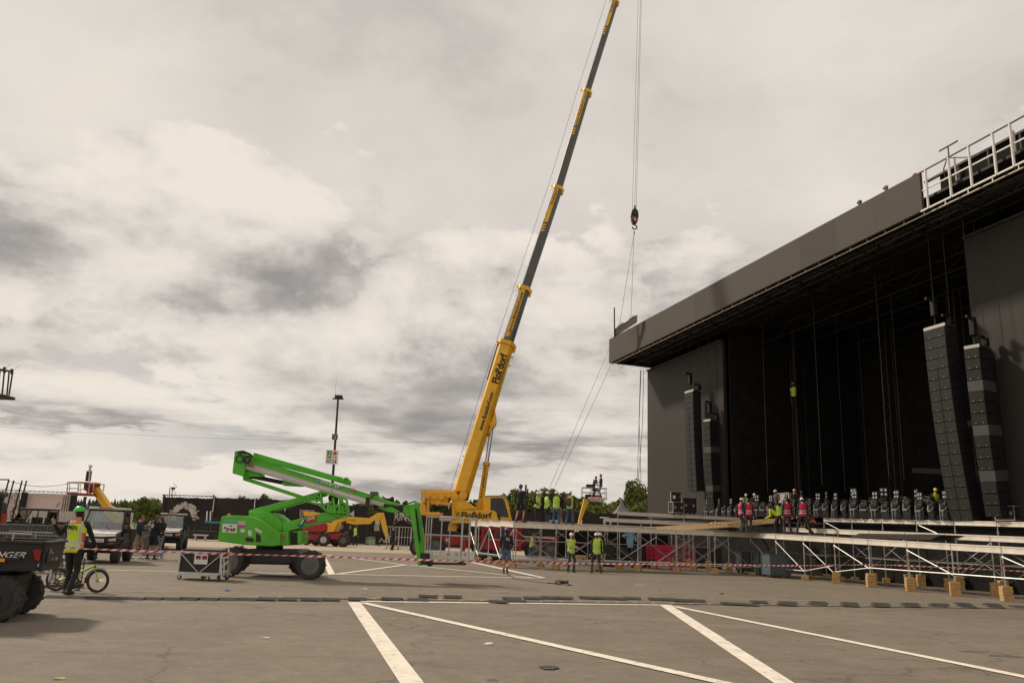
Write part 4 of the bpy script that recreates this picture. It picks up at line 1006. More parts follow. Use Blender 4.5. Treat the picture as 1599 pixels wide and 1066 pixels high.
# hanging ropes inside
def hang(px, y0, y1, n_, r=.014):
    u, z0 = S(px[0], y0, n_); u1, z1 = S(px[1], y1, n_); m = MB(); m.tube(W(u1, n_, min(zbot(u), z0)), W(u1, n_, z1), r, seg=4)
    tag(m.build('hanging_chain', M_trussg), 'thin slack hoist chain hanging from the roof truss into the dark stage opening', 'chain', 'hoist chains hanging in the stage opening')
for a, y0, y1, n_, r in (((1190, 1199), 478, 768, 4, .018), ((1268, 1284), 452, 758, 4, .018), ((1372, 1388), 420, 742, 4, .022), ((1398, 1412), 460, 750, 5, .016), ((1236, 1243), 560, 772, 6, .016), ((1150, 1152), 560, 768, 6, .012), ((1312, 1320), 470, 770, 6, .012), ((1258, 1264), 570, 775, 8, .012), ((1345, 1356), 500, 770, 8, .012), ((1215, 1219), 600, 772, 8, .012)): hang(a, y0, y1, n_, r)
m = MB()
for x, dx in ((1000, 8), (1005, 14), (1001, 0)): m.path([P(x, 578, 57), P(x - 3 + dx * .1, 660, 57), P(x - dx * .6, 752, 57)], .018, seg=4)
tag(m.build('hanging_ropes', M_rope), 'dark ropes hanging from the left end of the stage roof', 'rope')
ld_ = thing('step_ladder', 'pale ladder leaning upright in the dark stage opening', 'ladder', SW(1143, 780, 7))
m = MB(); a = SW(1140, 780, 7); b = SW(1139.5, 752, 7); c = SW(1148, 780, 7); d = SW(1147.5, 752, 7); m.tube(a, b, .03, seg=5); m.tube(c, d, .03, seg=5)
for i in range(8): m.tube(a.lerp(b, i / 8), c.lerp(d, i / 8), .018, seg=4)
m.build('frame', M_trussg, ld_)

# ------------------------------------------------------------------ line arrays
M_pale = mat('pale_speaker', (.075, .067, .060), .7, var=.1)
def array(label, ptop, n0, nbox, zend, wid, dep, curve, split_from, pale=(), toe=0, hoist=True, group=None):
    u0, z0 = S(*ptop, n0); r = thing('speaker_array', label, 'speakers', W(u0 - wid / 2, n0, 0), 0, group)
    h = (z0 - zend) / nbox; ang = R(toe)
    au = (SU * math.cos(ang) + SN * math.sin(ang)); an = (SN * math.cos(ang) - SU * math.sin(ang))
    org = W(u0, n0, 0)
    for i in range(nbox):
        t = (i + .5) / nbox; dn = curve * t * t; tilt = math.atan(2 * curve * t / max(.1, (z0 - zend)))
        c = org - au * (wid / 2) + an * (dep / 2 + dn) + zup * (z0 - h * (i + .5)); ax3 = (zup * math.cos(tilt) - an * math.sin(tilt)); ax2 = (an * math.cos(tilt) + zup * math.sin(tilt))
        m = MB(); m.rbox(c, (wid, dep, h - .012), .012, (au, ax2, ax3)); bx = m.build('speaker_box', M_pale if i in pale else M_box, r)
        fr = c - ax2 * (dep / 2 + .006)
        m = MB(); hg = h - .045
        if i not in pale:
            if i < split_from: m.box(fr, (wid - .05, .02, hg), (au, ax2, ax3))
            else:
                for s_ in (-1, 1): m.box(fr + au * (s_ * wid * .25), (wid * .5 - .05, .02, hg), (au, ax2, ax3))
            m.build('grille', M_grille, bx)
            m = MB(); m.mi = 0
            for s_ in (-1, 1): m.box(fr + au * (s_ * wid * .24) - ax3 * (hg * .38) - ax2 * .014, (.035, .01, .025), (au, ax2, ax3))
            m.build('badge', M_silver, bx)
            m = MB(); side = c - au * (wid / 2 + .004)
            for k in range(3): m.box(side + ax2 * (-.25 + .22 * k) * dep, (.014, .05, h * .7), (au, ax2, ax3))
            m.build('rigging_plate', M_black, bx)
    m = MB(); top = org - au * (wid / 2) + an * (dep / 2) + zup * (z0 + .06); m.rbox(top, (wid * .98, dep * .9, .10), .02, (au, an, zup)); m.build('flying_frame', M_trussg, r)
    m = MB(); m.box(top - an * (dep * .46) + zup * .0, (wid * 1.0, .03, .14), (au, an, zup)); m.build('front_plate', M_greypl, r)
    if hoist:
        for k, (s_, dn) in enumerate(((.05, -.15), (-.25, .35))):
            mt = top + au * (s_ * wid) + an * dn + zup * (.95 if k == 0 else .30)
            m = MB(); m.rbox(mt, (.26, .26, .85 if k == 0 else .4), .06, (au, an, zup)); m.tube(top + au * (s_ * wid) + an * dn, mt, .03, seg=5)
            m.rbox(mt + zup * (.38 if k == 0 else .2) - an * .28, (.14, .34, .14), .03, (au, an, zup)); m.build('chain_motor', M_truss, r)
            m = MB(); m.tube(mt, V((mt.x, mt.y, zbot(u0) - .1)), .016, seg=4); m.build('lift_chain', M_trussg, r)
    return r
zb_ = zs(-10) + .25
array('tall speaker column hanging beside the near right side screen', (1442, 517), 1.9, 18, zs(-11) + .05, 1.24, .62, .62, 4)
array('speaker column with three pale boxes hanging in front of the near screen', (1505, 545), 1.75, 15, zs(-12) + .25, .66, 1.0, .45, 99, pale=(3, 7, 11), toe=-14)
array('tall speaker column hanging in front of the far side screen', (1069, 614), 1.9, 18, S(1080, 767, 2.2)[1], 1.24, .62, .2, 4)
array('shorter speaker column with two pale boxes beside the far screen edge', (1098, 658), 2.1, 14, S(1100, 797, 2.2)[1], .66, 1.0, .25, 99, pale=(4, 10), toe=-14)

# ------------------------------------------------------------------ scaffolding
NOFF = 0.0
sf = thing('scaffold_platform', 'silver tube scaffold platform with cream edge beams in front of the stage', 'scaffold', W(0, -6, 0))
BAY = 2.19; TR_ = .026
ML = MB
def tube_part(name, a, b, r=TR_, m_=None): m = MB(); m.tube(a, b, r, seg=7); return m.build(name, m_ or M_steel, sf, smooth=True)
def beam_part(a, b, h=.24, w_=.07, m_=None, name='edge_beam'):
    m = MB(); d = (b - a).normalized(); L0 = a + d * .02; L1 = b - d * .02
    m.bar(L0, L1, w_, h); m.bar(L0 + zup * (h / 2 - .02), L1 + zup * (h / 2 - .02), w_ + .03, .045); m.bar(L0 - zup * (h / 2 - .02), L1 - zup * (h / 2 - .02), w_ + .03, .035)
    return m.build(name, m_ or M_beam, sf)
def collar_bits(m, p, zs_):
    for z in zs_: m.tube(p + zup * (z - .04), p + zup * (z + .04), .045, seg=7)
random.seed(21)
M_trussd = mat('dull_tube', (.17, .165, .155), .5, metal=.4, var=.3)
BLK = []                                            # positions of the timber packing stacks
def block_h(u, n):
    if n < -.5: return .26
    return {0: .14, 1: .12, 2: .20, 3: .50, 4: .55, 5: .52, 6: .50}.get(int(round(-u / BAY)), .5)
def standard(u, n, ztop_, red=None):
    hb = block_h(u, n); p = W(u, n, 0)
    m = MB(); m.tube(p + zup * (hb + .02), p + zup * ztop_, TR_, seg=7, mi=0); m.tube(p + zup * (hb + .02), p + zup * (hb + .22), .018, seg=6, mi=0)
    m.box(p + zup * (hb + .008), (.15, .15, .012), mi=0); collar_bits(m, p, [hb + .3, ztop_ - .35])
    if red: m.tube(p + zup * (ztop_ - .62), p + zup * (ztop_ - .52), TR_ + .004, seg=7, mi=1)
    m.build('standard', [M_steel, M_vred], sf, smooth=True); BLK.append((u, n, hb))
NB = 6; n_first = -NB * BAY
# left runway
for j in range(5):
    for i in range(NB + 1):
        u = j * BAY; n = n_first + i * BAY
        if j in (0, 4) or i in (0, NB) or (i + j) % 2 == 0: standard(u, n, zt(u) - .05, red=(j == 0 and i in (1, 3, 5)))
for i in range(NB):
    a = W(0, n_first + i * BAY, zt(0) - .12); b = W(0, n_first + (i + 1) * BAY, zt(0) - .12); beam_part(a, b)
for j in range(4):
    beam_part(W(j * BAY, n_first, zt(0) - .12), W((j + 1) * BAY, n_first, zt(4) - .12))
for j in (1, 2, 3, 4):
    for i in range(NB):
        if j == 1 and i < 2: continue
        beam_part(W(j * BAY, n_first + i * BAY, zt(3) - .10 + .03 * j), W(j * BAY, n_first + (i + 1) * BAY, zt(3) - .10 + .03 * j), w_=.10 if j == 1 else .07)
# steps set back over the runway
n2 = None
def n_at(px, u):                                    # n on the stage frame where a vertical plane u=const meets pixel column px
    best = min(((abs((lambda p: ((p - EYE).dot(_r) / (p - EYE).dot(_f)) * F + 799.5)(W(u, k * .05, 2.6)) - px), k * .05) for k in range(-300, 120)))
    return best[1]
for px0, u, dz in ((945, 2 * BAY, .48), (964, 3.1 * BAY, .95)):
    n0 = n_at(px0, u); k = 0; n = n0
    while n < 2.0:
        beam_part(W(u, n, zt(3) + dz - .12), W(u, min(n + BAY, 4.1), zt(3) + dz - .12), .20); tube_part('standard', W(u, n, .3), W(u, n, zt(3) + dz - .06), .024); n += BAY
# right wing tiers
NR = 11
for i in range(NR + 1):
    u = -i * BAY
    standard(u, 0, zt(u) - .05, red=(i % 2 == 1)); standard(u + .25, BAY, zt(u) + .30, red=(i % 3 == 0))
    if i % 1 == 0: standard(u - .3, 2 * BAY, zt(u) + .85)
for i in range(NR):
    u = -i * BAY; v = u - BAY
    beam_part(W(u, 0, zt(u) - .12), W(v, 0, zt(v) - .12))
    beam_part(W(u + .25, BAY, zt(u) + .26), W(v + .25, BAY, zt(v) + .26), .22)
    beam_part(W(u - .3, 2 * BAY, zt(u) + .85), W(v - .3, 2 * BAY, zt(v) + .85), .20)
    # diagonals, ledgers
    if i not in (4, 6): tube_part('brace', W(u, -.04, zt(u) - .35), W(v, -.04, (.75 if i > 2 else .4)), .021, M_alu)
    zl = .78 if i > 2 else .42
    tube_part('ledger', W(u, -.02, zl if i != 3 else .5), W(v, -.02, .78 if i > 1 else .42), .022, M_alu)
    tube_part('ledger', W(u, 0, 1.2), W(u + .25, BAY, 1.2), .02)
    if i % 2: tube_part('brace', W(u + .25, BAY, .7), W(v + .25, BAY, zt(v) + .1), .02)
    if i % 3 == 0: tube_part('brace', W(u, 0, .6), W(u + .25, BAY, 1.7), .02); tube_part('brace', W(u - .3, 2 * BAY, zt(u) + .75), W(v + .3, 2 * BAY, zt(u) + .2), .02, M_alu)
for i in range(NB):
    a = n_first + i * BAY; b = a + BAY
    tube_part('brace', W(0, a, zt(0) - .3), W(0, b, .38), .021)
    tube_part('ledger', W(0, a, .36), W(0, b, .36), .022, M_alu)
    tube_part('ledger', W(2 * BAY, a, 1.25), W(2 * BAY, b, 1.25), .02)
    if i > 2: tube_part('brace', W(BAY, a, .4), W(BAY, b, zt(0) - .4), .02); tube_part('brace', W(3 * BAY, b, .4), W(3 * BAY, a, zt(0) - .4), .02)
    m = MB(); m.prism([W(.12, a, .42), W(.12, b, .42), W(.85, b, .42), W(.85, a, .42)], zup * .05) if i in (0, 2, 3, 5) else m.bar(W(.4, a, .44), W(.4, b, .44), .06, .05); m.build('base_board', M_greypl, sf)
for j in range(4):
    tube_part('brace', W(j * BAY, n_first, .35 if j % 2 else zt(0) - .3), W((j + 1) * BAY, n_first, zt(0) - .3 if j % 2 else .35), .022, M_alu)
    tube_part('ledger', W(j * BAY, n_first, .5), W((j + 1) * BAY, n_first, .5), .022, M_alu)
    tube_part('ledger', W(j * BAY, n_first + .02, .4), W(j * BAY, n_first + 2 * BAY, .4), .022)
random.seed(33)
for i in range(16):
    j = random.randint(1, 3); a = n_first + BAY * random.randint(0, NB - 1); u = j * BAY + random.choice((0, .25)); lo, hi = (.4, zt(0) - .4) if random.random() < .5 else (zt(0) - .4, .4)
    tube_part('brace', W(u, a, lo), W(u, a + BAY, hi), .02, M_trussd)
for i in range(12):
    u = -random.randint(0, 8) * BAY; lo, hi = (.5, zt(u) - .2) if random.random() < .5 else (zt(u) - .2, .6)
    tube_part('brace', W(u, 1.2 * BAY, lo), W(u - BAY, 1.2 * BAY, hi), .02, M_trussd); tube_part('ledger', W(u, 1.6 * BAY, 1.1), W(u - BAY, 1.6 * BAY, 1.1), .02, M_trussd)
# walking boards on the platform
m = MB()
m.prism([W(.1, n_first + .1, zt(0)), W(.1, -5.5, zt(0)), W(1.9, -5.5, zt(0)), W(1.9, n_first + .1, zt(0))], zup * .03)
m.prism([W(.3, -3.2, zt(0)), W(.3, 1.9, zt(0)), W(-6.5, 1.9, zt(-6)), W(-6.5, .1, zt(-6)), W(-1, .1, zt(0))], zup * .03)
m.build('deck_boards', mat('grey_boards', (.16, .13, .10), .85, var=.3, dirt=.4), sf)
m = MB(); m.prism([W(4 * BAY + .1, -7.5, .25), W(4 * BAY + .1, -.2, .25), W(4 * BAY + .1, -.2, 1.85), W(4 * BAY + .1, -7.5, 1.85)], SU * .03); m.build('scrim', M_cloth, sf)
# dark sheets stacked between the first two steps
ds = MB()
for k in range(6): ds.box(W(-9.5 - .1 * k, .95, zt(-9) + .06 + .035 * k), (4.6, 1.2, .03), (SU, SN, zup))
tag(ds.build('panel_stack', mat('brown_panels', (.045, .032, .024), .7, var=.3)), 'stack of dark brown panels lying on the lower scaffold step', 'panels')
# timber packing under the legs: each stack is a thing
seen = set(); random.seed(5)
def add_block(u, n, hb):
    nl = max(1, round(hb / .11)); lh = hb / nl; p = W(u, n, 0)
    r = thing('timber_block', 'stack of short timber blocks under a scaffold leg', 'timber blocks', p, random.uniform(-.12, .12) - .28, 'timber packing stacks under the scaffold legs')
    for k in range(nl):
        m = MB()
        if True: m.rbox((random.uniform(-.01, .01), random.uniform(-.01, .01), lh * (k + .5)), (.34 + random.uniform(-.012, .012), .33, lh - .006), .008)
        else:
            for s_ in (-.17, .17): m.rbox((s_, random.uniform(-.02, .02), lh * (k + .5)), (.16, .5, lh - .006), .008)
        m.build('block', M_wood, r, local=True)
for u, n, hb in BLK:
    front = (abs(u) < .1 and n < .5) or n >= -.1 or (abs(n - n_first) < .1) or (u < BAY * 2.5)
    if front: add_block(u, n, hb)
# long planks sloping across the platform
ends = [(1001.6, 824.4), (1008, 825), (1015, 825.6), (1021, 826), (1026, 826.6), (1033, 827), (1039, 827.6), (1046, 828), (1053, 828.6)]
for i, (x, y) in enumerate(ends):
    a = P(x, y, 43.0 - i * .10); b = P(1228 - random.uniform(0, 30) + i * 1.2, 809.8 + i * .75, 47.2 - i * .14)
    m = MB(); m.bar(a, b, .17, .06); tag(m.build('timber_plank', M_plank), 'long pale timber plank lying in the row across the scaffold platform', 'plank', 'long timber planks on the platform')
for i in range(5):
    a = P(1110 + i * 6, 818 + i * .6, 44.8 - i * .1); b = P(1242 - i * 4, 810.5 + i * .5, 47.9 - i * .1); m = MB(); m.bar(a + zup * .07, b + zup * .07, .18, .06); tag(m.build('timber_plank', M_plank), 'long pale timber plank lying in the row across the scaffold platform', 'plank', 'long timber planks on the platform')

# ------------------------------------------------------------------ row of black moving lights on the stage edge
LN = 4.42; u_a = S(1106, 792, LN)[0]; u_b = S(1478, 792, LN)[0]; NL = 29
proto = None
M_fix = mat('fixture_black', (.007, .007, .007), .45, var=.3)
M_brk = mat('bracket_grey', (.30, .29, .27), .4, metal=.5)
def make_light():
    r = thing('stage_light', 'black stage light on a draped stand in the row along the stage edge', 'stage light', (0, 0, 0), 0, 'black stage lights along the stage edge')
    m = MB(); m.rbox((0, 0, .30), (.80, .50, .56), .04); m.box((0, 0, .62), (.5, .5, .1)); m.build('stand', M_fix, r, local=True)
    m = MB(); m.bar((-.22, -.30, .60), (.22, -.30, .60), .05, .07); m.bar((-.24, -.28, .60), (-.34, -.18, .95), .05, .05); m.bar((.24, -.28, .60), (.34, -.18, .80), .05, .05); m.box((0, -.31, .55), (.40, .03, .05)); m.build('bracket', M_brk, r, local=True)
    m = MB(); m.rbox((0, 0, .86), (.5, .46, .40), .08); m.rbox((0, .05, 1.10), (.34, .36, .2), .06); m.build('head', M_fix, r, local=True, smooth=True)
    return r
def lens_panel(r, tall):
    m = MB(); m.bar((0, .02, 1.0), (0, .02, 1.55 if tall else 1.2), .08, .08); m.rbox((0, -.02, 1.50), (.42, .10, .50), .03); k = m.build('light_panel', M_black, r, local=True)
    for sx_ in (-1, 1):
        for sz_ in (-1, 1): m = MB(); m.lathe((sx_ * .1, -.075, 1.5 + sz_ * .12), (0, -1, 0), [(.002, .02), (.06, .015), (.065, 0), (.001, 0)], seg=10); m.build('lens', M_silver, k, local=True, smooth=True)
pa_ = make_light(); pb_ = make_light(); lens_panel(pb_, True)
for s_ in (-1, 1): m = MB(); m.tube((s_ * .12, -.36, .0), (s_ * .12, -.36, .56), .022, seg=6); m.build('leg', M_steel, pb_, local=True)
for r_ in (pa_, pb_):
    m = MB(); m.path([V((.1, -.30, .62)), V((.25, -.36, .35)), V((.12, -.40, .10)), V((-.2, -.38, .05)), V((-.45, -.34, .3))], .014, seg=5); m.build('cable', M_black, r_, local=True)
    m = MB(); m.torus((0, -.25, .92), (0, 1, -.3), .13, .014, 18, 6); m.build('lens_ring', M_trussg, r_, local=True)
    m = MB(); m.bar((-.28, -.1, 1.0), (-.1, -.2, 1.24), .03, .05); m.bar((.1, -.2, 1.24), (.30, -.05, 1.05), .03, .05); m.build('yoke', M_trussg, r_, local=True)
pb_['label'] = 'black stage light carrying a raised panel of four round lenses along the stage edge'; pb_['group'] = 'four lens stage lights along the stage edge'
fa = fb = False; ang0 = math.atan2(-SU.y, -SU.x) 
for i in range(NL):
    u = u_a + (u_b - u_a) * i / (NL - 1); big = i % 2 == 0
    if big: r = pb_ if not fb else copy_tree(pb_); fb = True
    else: r = pa_ if not fa else copy_tree(pa_); fa = True
    r.location = W(u, LN, zs(u)); r.rotation_euler = (0, 0, math.atan2(SN.y, SN.x) - math.pi / 2 + random.uniform(-.35, .35)); s3 = random.uniform(.66, .80); r.scale = (s3, s3, s3)

for i in range(NL - 1):                             # a second row just behind, turned at random
    u = u_a + (u_b - u_a) * (i + .5) / (NL - 1)
    if u > u_a - 7.5: continue
    r = copy_tree(pa_ if i % 3 else pb_); r.location = W(u, LN + .85, zs(u)); r.rotation_euler = (0, 0, math.atan2(SN.y, SN.x) - math.pi / 2 + random.uniform(-.9, .9)); s3 = random.uniform(.8, .95); r.scale = (s3, s3, s3)
# ------------------------------------------------------------------ cases
def road_case(name, label, cat, c, size, ax, body, edge, group=None, wheels=True, latches=True, lid=False):
    """flight case: c = centre of the base"""
    c = V(c); x, y = ax; z = zup; L_, D_, H_ = size; base = .13 if wheels else 0
    r = thing(name, label, cat, c, 0, group); k = c + z * (base + H_ / 2)
    m = MB(); m.box(k, (L_ - .03, D_ - .03, H_ - .03), (x, y, z)); m.build('shell', body, r)
    m = MB(); e = .035
    for i in (-1, 1):
        for j in (-1, 1):
            m.box(k + y * (i * D_ / 2) + z * (j * H_ / 2), (L_, e, e), (x, y, z)); m.box(k + x * (i * L_ / 2) + z * (j * H_ / 2), (e, D_ - .04, e), (x, y, z)); m.box(k + x * (i * L_ / 2) + y * (j * D_ / 2), (e, e, H_ - .04), (x, y, z))
    m.build('edge_profile', edge, r)
    if latches:
        for i in (-1, 1): m = MB(); m.rbox(k + x * (i * L_ * .3) - y * (D_ / 2), (.14, .02, .14), .01, (x, y, z)); m.build('latch', M_silver, r)
    if wheels:
        for i in (-1, 1):
            for j in (-1, 1): m = MB(); p = c + x * (i * (L_ / 2 - .1)) + y * (j * (D_ / 2 - .1)); m.lathe(p + z * .055 - y * .018, y, [(.02, 0), (.055, .004), (.055, .032), (.02, .036)], seg=14); m.box(p + z * .11, (.09, .08, .04), (x, y, z)); m.build('castor', M_trussg, r)
    return r, k
for x, wid, lab in ((1170.5, .85, 'slate blue wheeled case standing alone under the scaffold corner'), (1195, .62, 'narrow slate blue wheeled case beside the wide pair under the scaffold'), (1217, .98, 'wide slate blue case with two dark vents nearest the scaffold front')):
    g0 = G(x, {1170.5: 895, 1195: 898}.get(x, 902)); ax_ = (V((.99, .14, 0)).normalized(), V((-.14, .99, 0)).normalized())
    r, k = road_case('equipment_case', lab, 'case', g0 + V((0, .5, 0)), (wid * 1.06, 1.0 if x > 1200 else .75, .98), ax_, M_bluecase, mat('slate_edge', (.06, .08, .085), .5), latches=False)
    if wid > .9:
        for dx in (-.17, -.06): m = MB(); m.box(k + ax_[0] * dx - ax_[1] * .505, (.045, .02, .14), (ax_[0], ax_[1], zup)); m.build('vent', M_dark, r)
        for dy in (-.2, .2): m = MB(); m.box(k + ax_[0] * (wid / 2 + .003) + ax_[1] * dy - zup * .12, (.02, .16, .12), (ax_[0], ax_[1], zup)); m.build('vent', M_dark, r)
# cases on stage
p = SW(1592, 817, 4.9); axs = (-SU, SN)
NOFF = 0.0
r, k = road_case('flight_case', 'small black flight case with silver edges at the right end of the stage', 'case', SW(1579, 817, 4.9), (.92, .6, .56), axs, M_case, M_silver)
m = MB(); m.box(k - SN * .31 + zup * .12, (.12, .02, .1), (-SU, SN, zup)); m.box(k - SN * .31 + zup * .0, (.16, .02, .06), (-SU, SN, zup)); m.build('sticker', M_white, r)
r, k = road_case('flight_case', 'tall open black flight case with a cream sticker at the right picture edge', 'case', SW(1603, 818, 5.6), (1.1, .7, .55), axs, M_case, M_silver)
m = MB(); m.box(k + SN * .3 + zup * .68, (1.08, .05, .75), (-SU, SN, zup)); m.build('lid', M_case, r); m = MB(); e = k + SN * .26 + zup * .68
m.bar(e + SU * .54 - zup * .37, e + SU * .54 + zup * .37, .03, .03); m.bar(e + SU * .54 + zup * .37, e - SU * .54 + zup * .37, .03, .03); m.build('lid_edge', M_silver, r); m = MB(); m.box(e - zup * .05 - SU * .15, (.2, .03, .3), (-SU, SN, zup)); m.build('sticker', M_cream, r)
c0 = W(6.6, 2.6, zs(5)); pc = P(1055, 803, 47.5)
ax_ = (SN, SU)
r, k = road_case('flight_case', 'black flight case with a raised silver framed lid standing on the far steps', 'case', P(1056, 803.5, 49.8), (.72, .6, .62), ax_, M_case, M_silver)
m = MB(); e = k + zup * .62
for s_ in (-1, 1): m.bar(e + SN * (.35 * s_) - zup * .3, e + SN * (.35 * s_ - .03) + zup * .3, .03, .03)
m.bar(e + SN * .35 + zup * .3, e - SN * .36 + zup * .3, .03, .03); m.build('lid_edge', M_silver, r); m = MB(); m.box(e, (.66, .04, .58), (SN, SU, zup)); m.build('lid', M_case, r)
m = MB(); m.box(e - SN * .15 - SU * .03, (.16, .02, .2), (SN, SU, zup)); m.build('sticker', M_white, r); m = MB(); m.prism([e + SN * .16 - SU * .03, e + SN * .28 - SU * .03, e + SN * .28 - SU * .03 + zup * .16], -SU * .02); m.build('sticker', M_sredm, r)
road_case('flight_case', 'wide matt black flight case beside the case with the raised lid', 'case', P(1073, 803.5, 50.3), (.86, .7, .86), ax_, M_case, M_black)
# red crates under the runway
def lattice(label, x0, x1, yb, yt, Y, name='barrier_gate', n=4, slant=.12):
    Y *= 1.06; a = P(x0, yb, Y); b = P(x1, yb, Y); a.z = max(.06, a.z); b.z = a.z; h = P((x0 + x1) / 2, yt, Y).z - a.z; r = thing(name, label, 'barrier', (a.x, Y, 0)); d = b - a
    m = MB(); 
    for z in (.02, h * .5, h - .1, h): m.bar(a + zup * z, b + zup * z, .05, .10)
    for i in range(n + 1): p = a + d * (i / n); m.bar(p, p + zup * h, .05, .06)
    m.build('frame', M_vred, r); m = MB()
    for i in range(n * 2): p = a + d * (i / (n * 2)); m.bar(p + zup * .08, p + d * slant + zup * (h * .48), .03, .05); m.bar(p + zup * (h * .5), p + d * slant + zup * (h - .1), .03, .05)
    m.build('lattice', M_vred, r); m = MB()
    for t in (.05, .95): p = a + d * t; m.bar(p + V((0, -.35, 0)) - zup * (a.z - .03), p + V((0, .35, 0)) - zup * (a.z - .03), .08, .06); m.bar(p - zup * (a.z - .05), p, .06, .06)
    m.build('foot', M_vred, r)
lattice('bright red plastic lattice barrier stored under the runway', 1010, 1026, 872, 851, 44.6)
lattice('bright red lattice barrier leaning in front of the other red one', 1024, 1049, 874, 852, 44.0, n=6, slant=.08)
m = MB(); r = thing('pipe_cage', 'thin red tube frame cage standing right of the red lattice barriers', 'frame', (P(1068, 872, 47.7).x, 47.7, 0)); a = P(1058, 874, 47.7); b = P(1084, 874, 47.7); t_ = P(1058, 850, 47.7).z
for yy in (47.7, 48.7):
    for x in (a.x, (a.x + b.x) / 2, b.x): m.tube((x, yy, 0.02), (x, yy, t_), .025, seg=5)
    for z in (.15, t_ * .55, t_): m.tube((a.x, yy, z), (b.x, yy, z), .025, seg=5)
m.build('frame', M_vred, r)
def crate(label, px, Y, size, m_, name='storage_box', cat='box', zb=0.0):
    Y *= 1.06; a = P(px, 870, Y); r = thing(name, label, cat, (a.x, Y, zb)); m = MB(); m.rbox((a.x, Y, zb + size[2] / 2), size, .03); m.build('body', m_, r)
    m = MB(); m.rbox((a.x, Y, zb + size[2] + .02), (size[0] + .04, size[1] + .04, .05), .015); m.build('lid', m_, r); m = MB()
    for s_ in (-1, 1): m.box((a.x + s_ * size[0] * .3, Y - size[1] / 2 - .01, zb + size[2] * .7), (.12, .02, .05))
    m.build('handle', M_trussg, r)
crate('plain black storage box deep under the runway beside the red barriers', 1002, 45.3, (.9, .8, 1.15), M_black); crate('tall black storage box left of the red lattice barrier', 993, 44.2, (.5, .6, 1.2), M_case)
crate('low black storage box under the left end of the runway', 960, 47, (1.6, .8, 1.0), M_case); crate('wide black storage box behind the white helmet pair', 945, 44, (1.0, .7, 1.3), M_black)
crate('small pale wooden box on the ground behind the crossed arms worker', 903, 46.2, (.9, .5, .45), M_plank, zb=0.0); crate('dark brown storage box under the runway right of the red frame', 1104, 47.5, (1.6, .9, 1.2), M_black)
# blue shirt hanging on a scaffold tube
m = MB(); a = P(984.5, 840, 46.2); r_ = []
for dz, w_, o_ in ((.30, .08, .05), (.26, .22, .02), (.05, .20, .0), (-.25, .17, -.03), (-.5, .14, .0)): r_.append([a + V((o_ + sx_ * w_, sy_ * .05, dz)) for sx_, sy_ in ((-1, -1), (1, -1), (1, 1), (-1, 1))])
m.loft(r_); m.bar(a + V((-.2, 0, .22)), a + V((-.42, 0, .1)), .1, .12); m.bar(a + V((.2, 0, .22)), a + V((.33, 0, -.15)), .1, .12); tag(m.build('hanging_jacket', mat('sky_cloth', (.22, .36, .50), .8)), 'light blue jacket hanging on a scaffold tube under the runway', 'jacket')
P0 = P
def P(x, y, Y): return P0(x, y, Y * 1.06)      # the crane and its load stand a little farther back
# ------------------------------------------------------------------ mobile crane
def pp(pts, Y): return [P(x, y, Y) for x, y in pts]
CY = 48.0
cr = thing('mobile_crane', 'huge yellow and red mobile crane with its long telescopic boom raised', 'crane', (P(740, 870, CY).x, CY * 1.06, 0))
def cpart(name, pts, Y, dep, m_, bev=.02, parent=None):
    m = MB(); m.prism(pp(pts, Y), (0, dep, 0)); return m.build(name, m_, parent or cr, bev=bev)
# carrier
cpart('carrier_chassis', [(650, 834), (872, 838), (872, 853), (650, 850)], 47.2, 2.6, M_red)
cpart('carrier_cab', [(751, 822), (812, 821), (815, 826), (815, 860), (751, 858)], 46.7, 2.7, M_red, .05)
m = MB(); m.prism(pp([(757, 827), (772, 827), (772, 840), (757, 840)], 46.66), (0, .06, 0)); m.build('cab_window', M_dglass, cr); m = MB(); m.prism(pp([(776, 827), (792, 827), (792, 840), (776, 840)], 46.66), (0, .06, 0)); m.build('cab_window', M_dglass, cr)
m = MB()
for z in (842, 846, 850): m.prism(pp([(796, z), (808, z), (808, z + 1.6), (796, z + 1.6)], 46.64), (0, .05, 0))
m.build('grille', M_greypl, cr)
m = MB(); m.prism(pp([(816, 836), (866, 839), (866, 841), (816, 838)], 47.1), (0, .06, 0)); m.build('stripe', M_white, cr)
lettering('K', P(696, 846.5, 47.18), xr, zup, .28, M_white, cr, fit=.32, bold=.02); m = MB(); m.torus(P(836, 843, 47.16), (0, 1, 0), .22, .03, 16, 6); m.build('emblem', M_white, cr)
m = MB(); m.bar(P(724, 838.5, 47.17), P(740, 838.8, 47.17), .02, .07, up=(0, -1, 0)); m.bar(P(722, 841.5, 47.17), P(740, 841.8, 47.17), .02, .05, up=(0, -1, 0)); m.build('stripe', M_white, cr)
for px in (655, 679, 752, 778, 835, 860):
    for dy in (0, 2.1):
        c = P(px, 858, 47.0 + dy); c.z = .62; m = MB(); m.lathe(c, (0, 1, 0), [(.2, .02), (.46, .0), (.62, .06), (.62, .42), (.5, .46), (.2, .46)], seg=24); w_ = m.build('wheel', M_rubber, cr, smooth=True); m = MB(); m.lathe(c - V((0, .01, 0)), (0, 1, 0), [(.08, -.06), (.2, -.02), (.38, .03), (.40, 0)], seg=18); m.build('rim', M_rim, w_, smooth=True)
for px in (663, 724):                              # outriggers with pale spreader plates
    a = P(px, 845, 46.0); m = MB(); m.bar((a.x, a.y, .9), (a.x, a.y + 3.5, .9), .35, .4); m.tube((a.x, a.y + .1, .25), (a.x, a.y + .1, 1.0), .11, seg=10); m.build('outrigger', M_red, cr); m = MB(); m.lathe((a.x, a.y + .1, 0.01), (0, 0, 1), [(.55, 0), (.55, .1), (.3, .18), (.18, .30)], seg=16); m.build('outrigger_pad', M_greypl, cr)
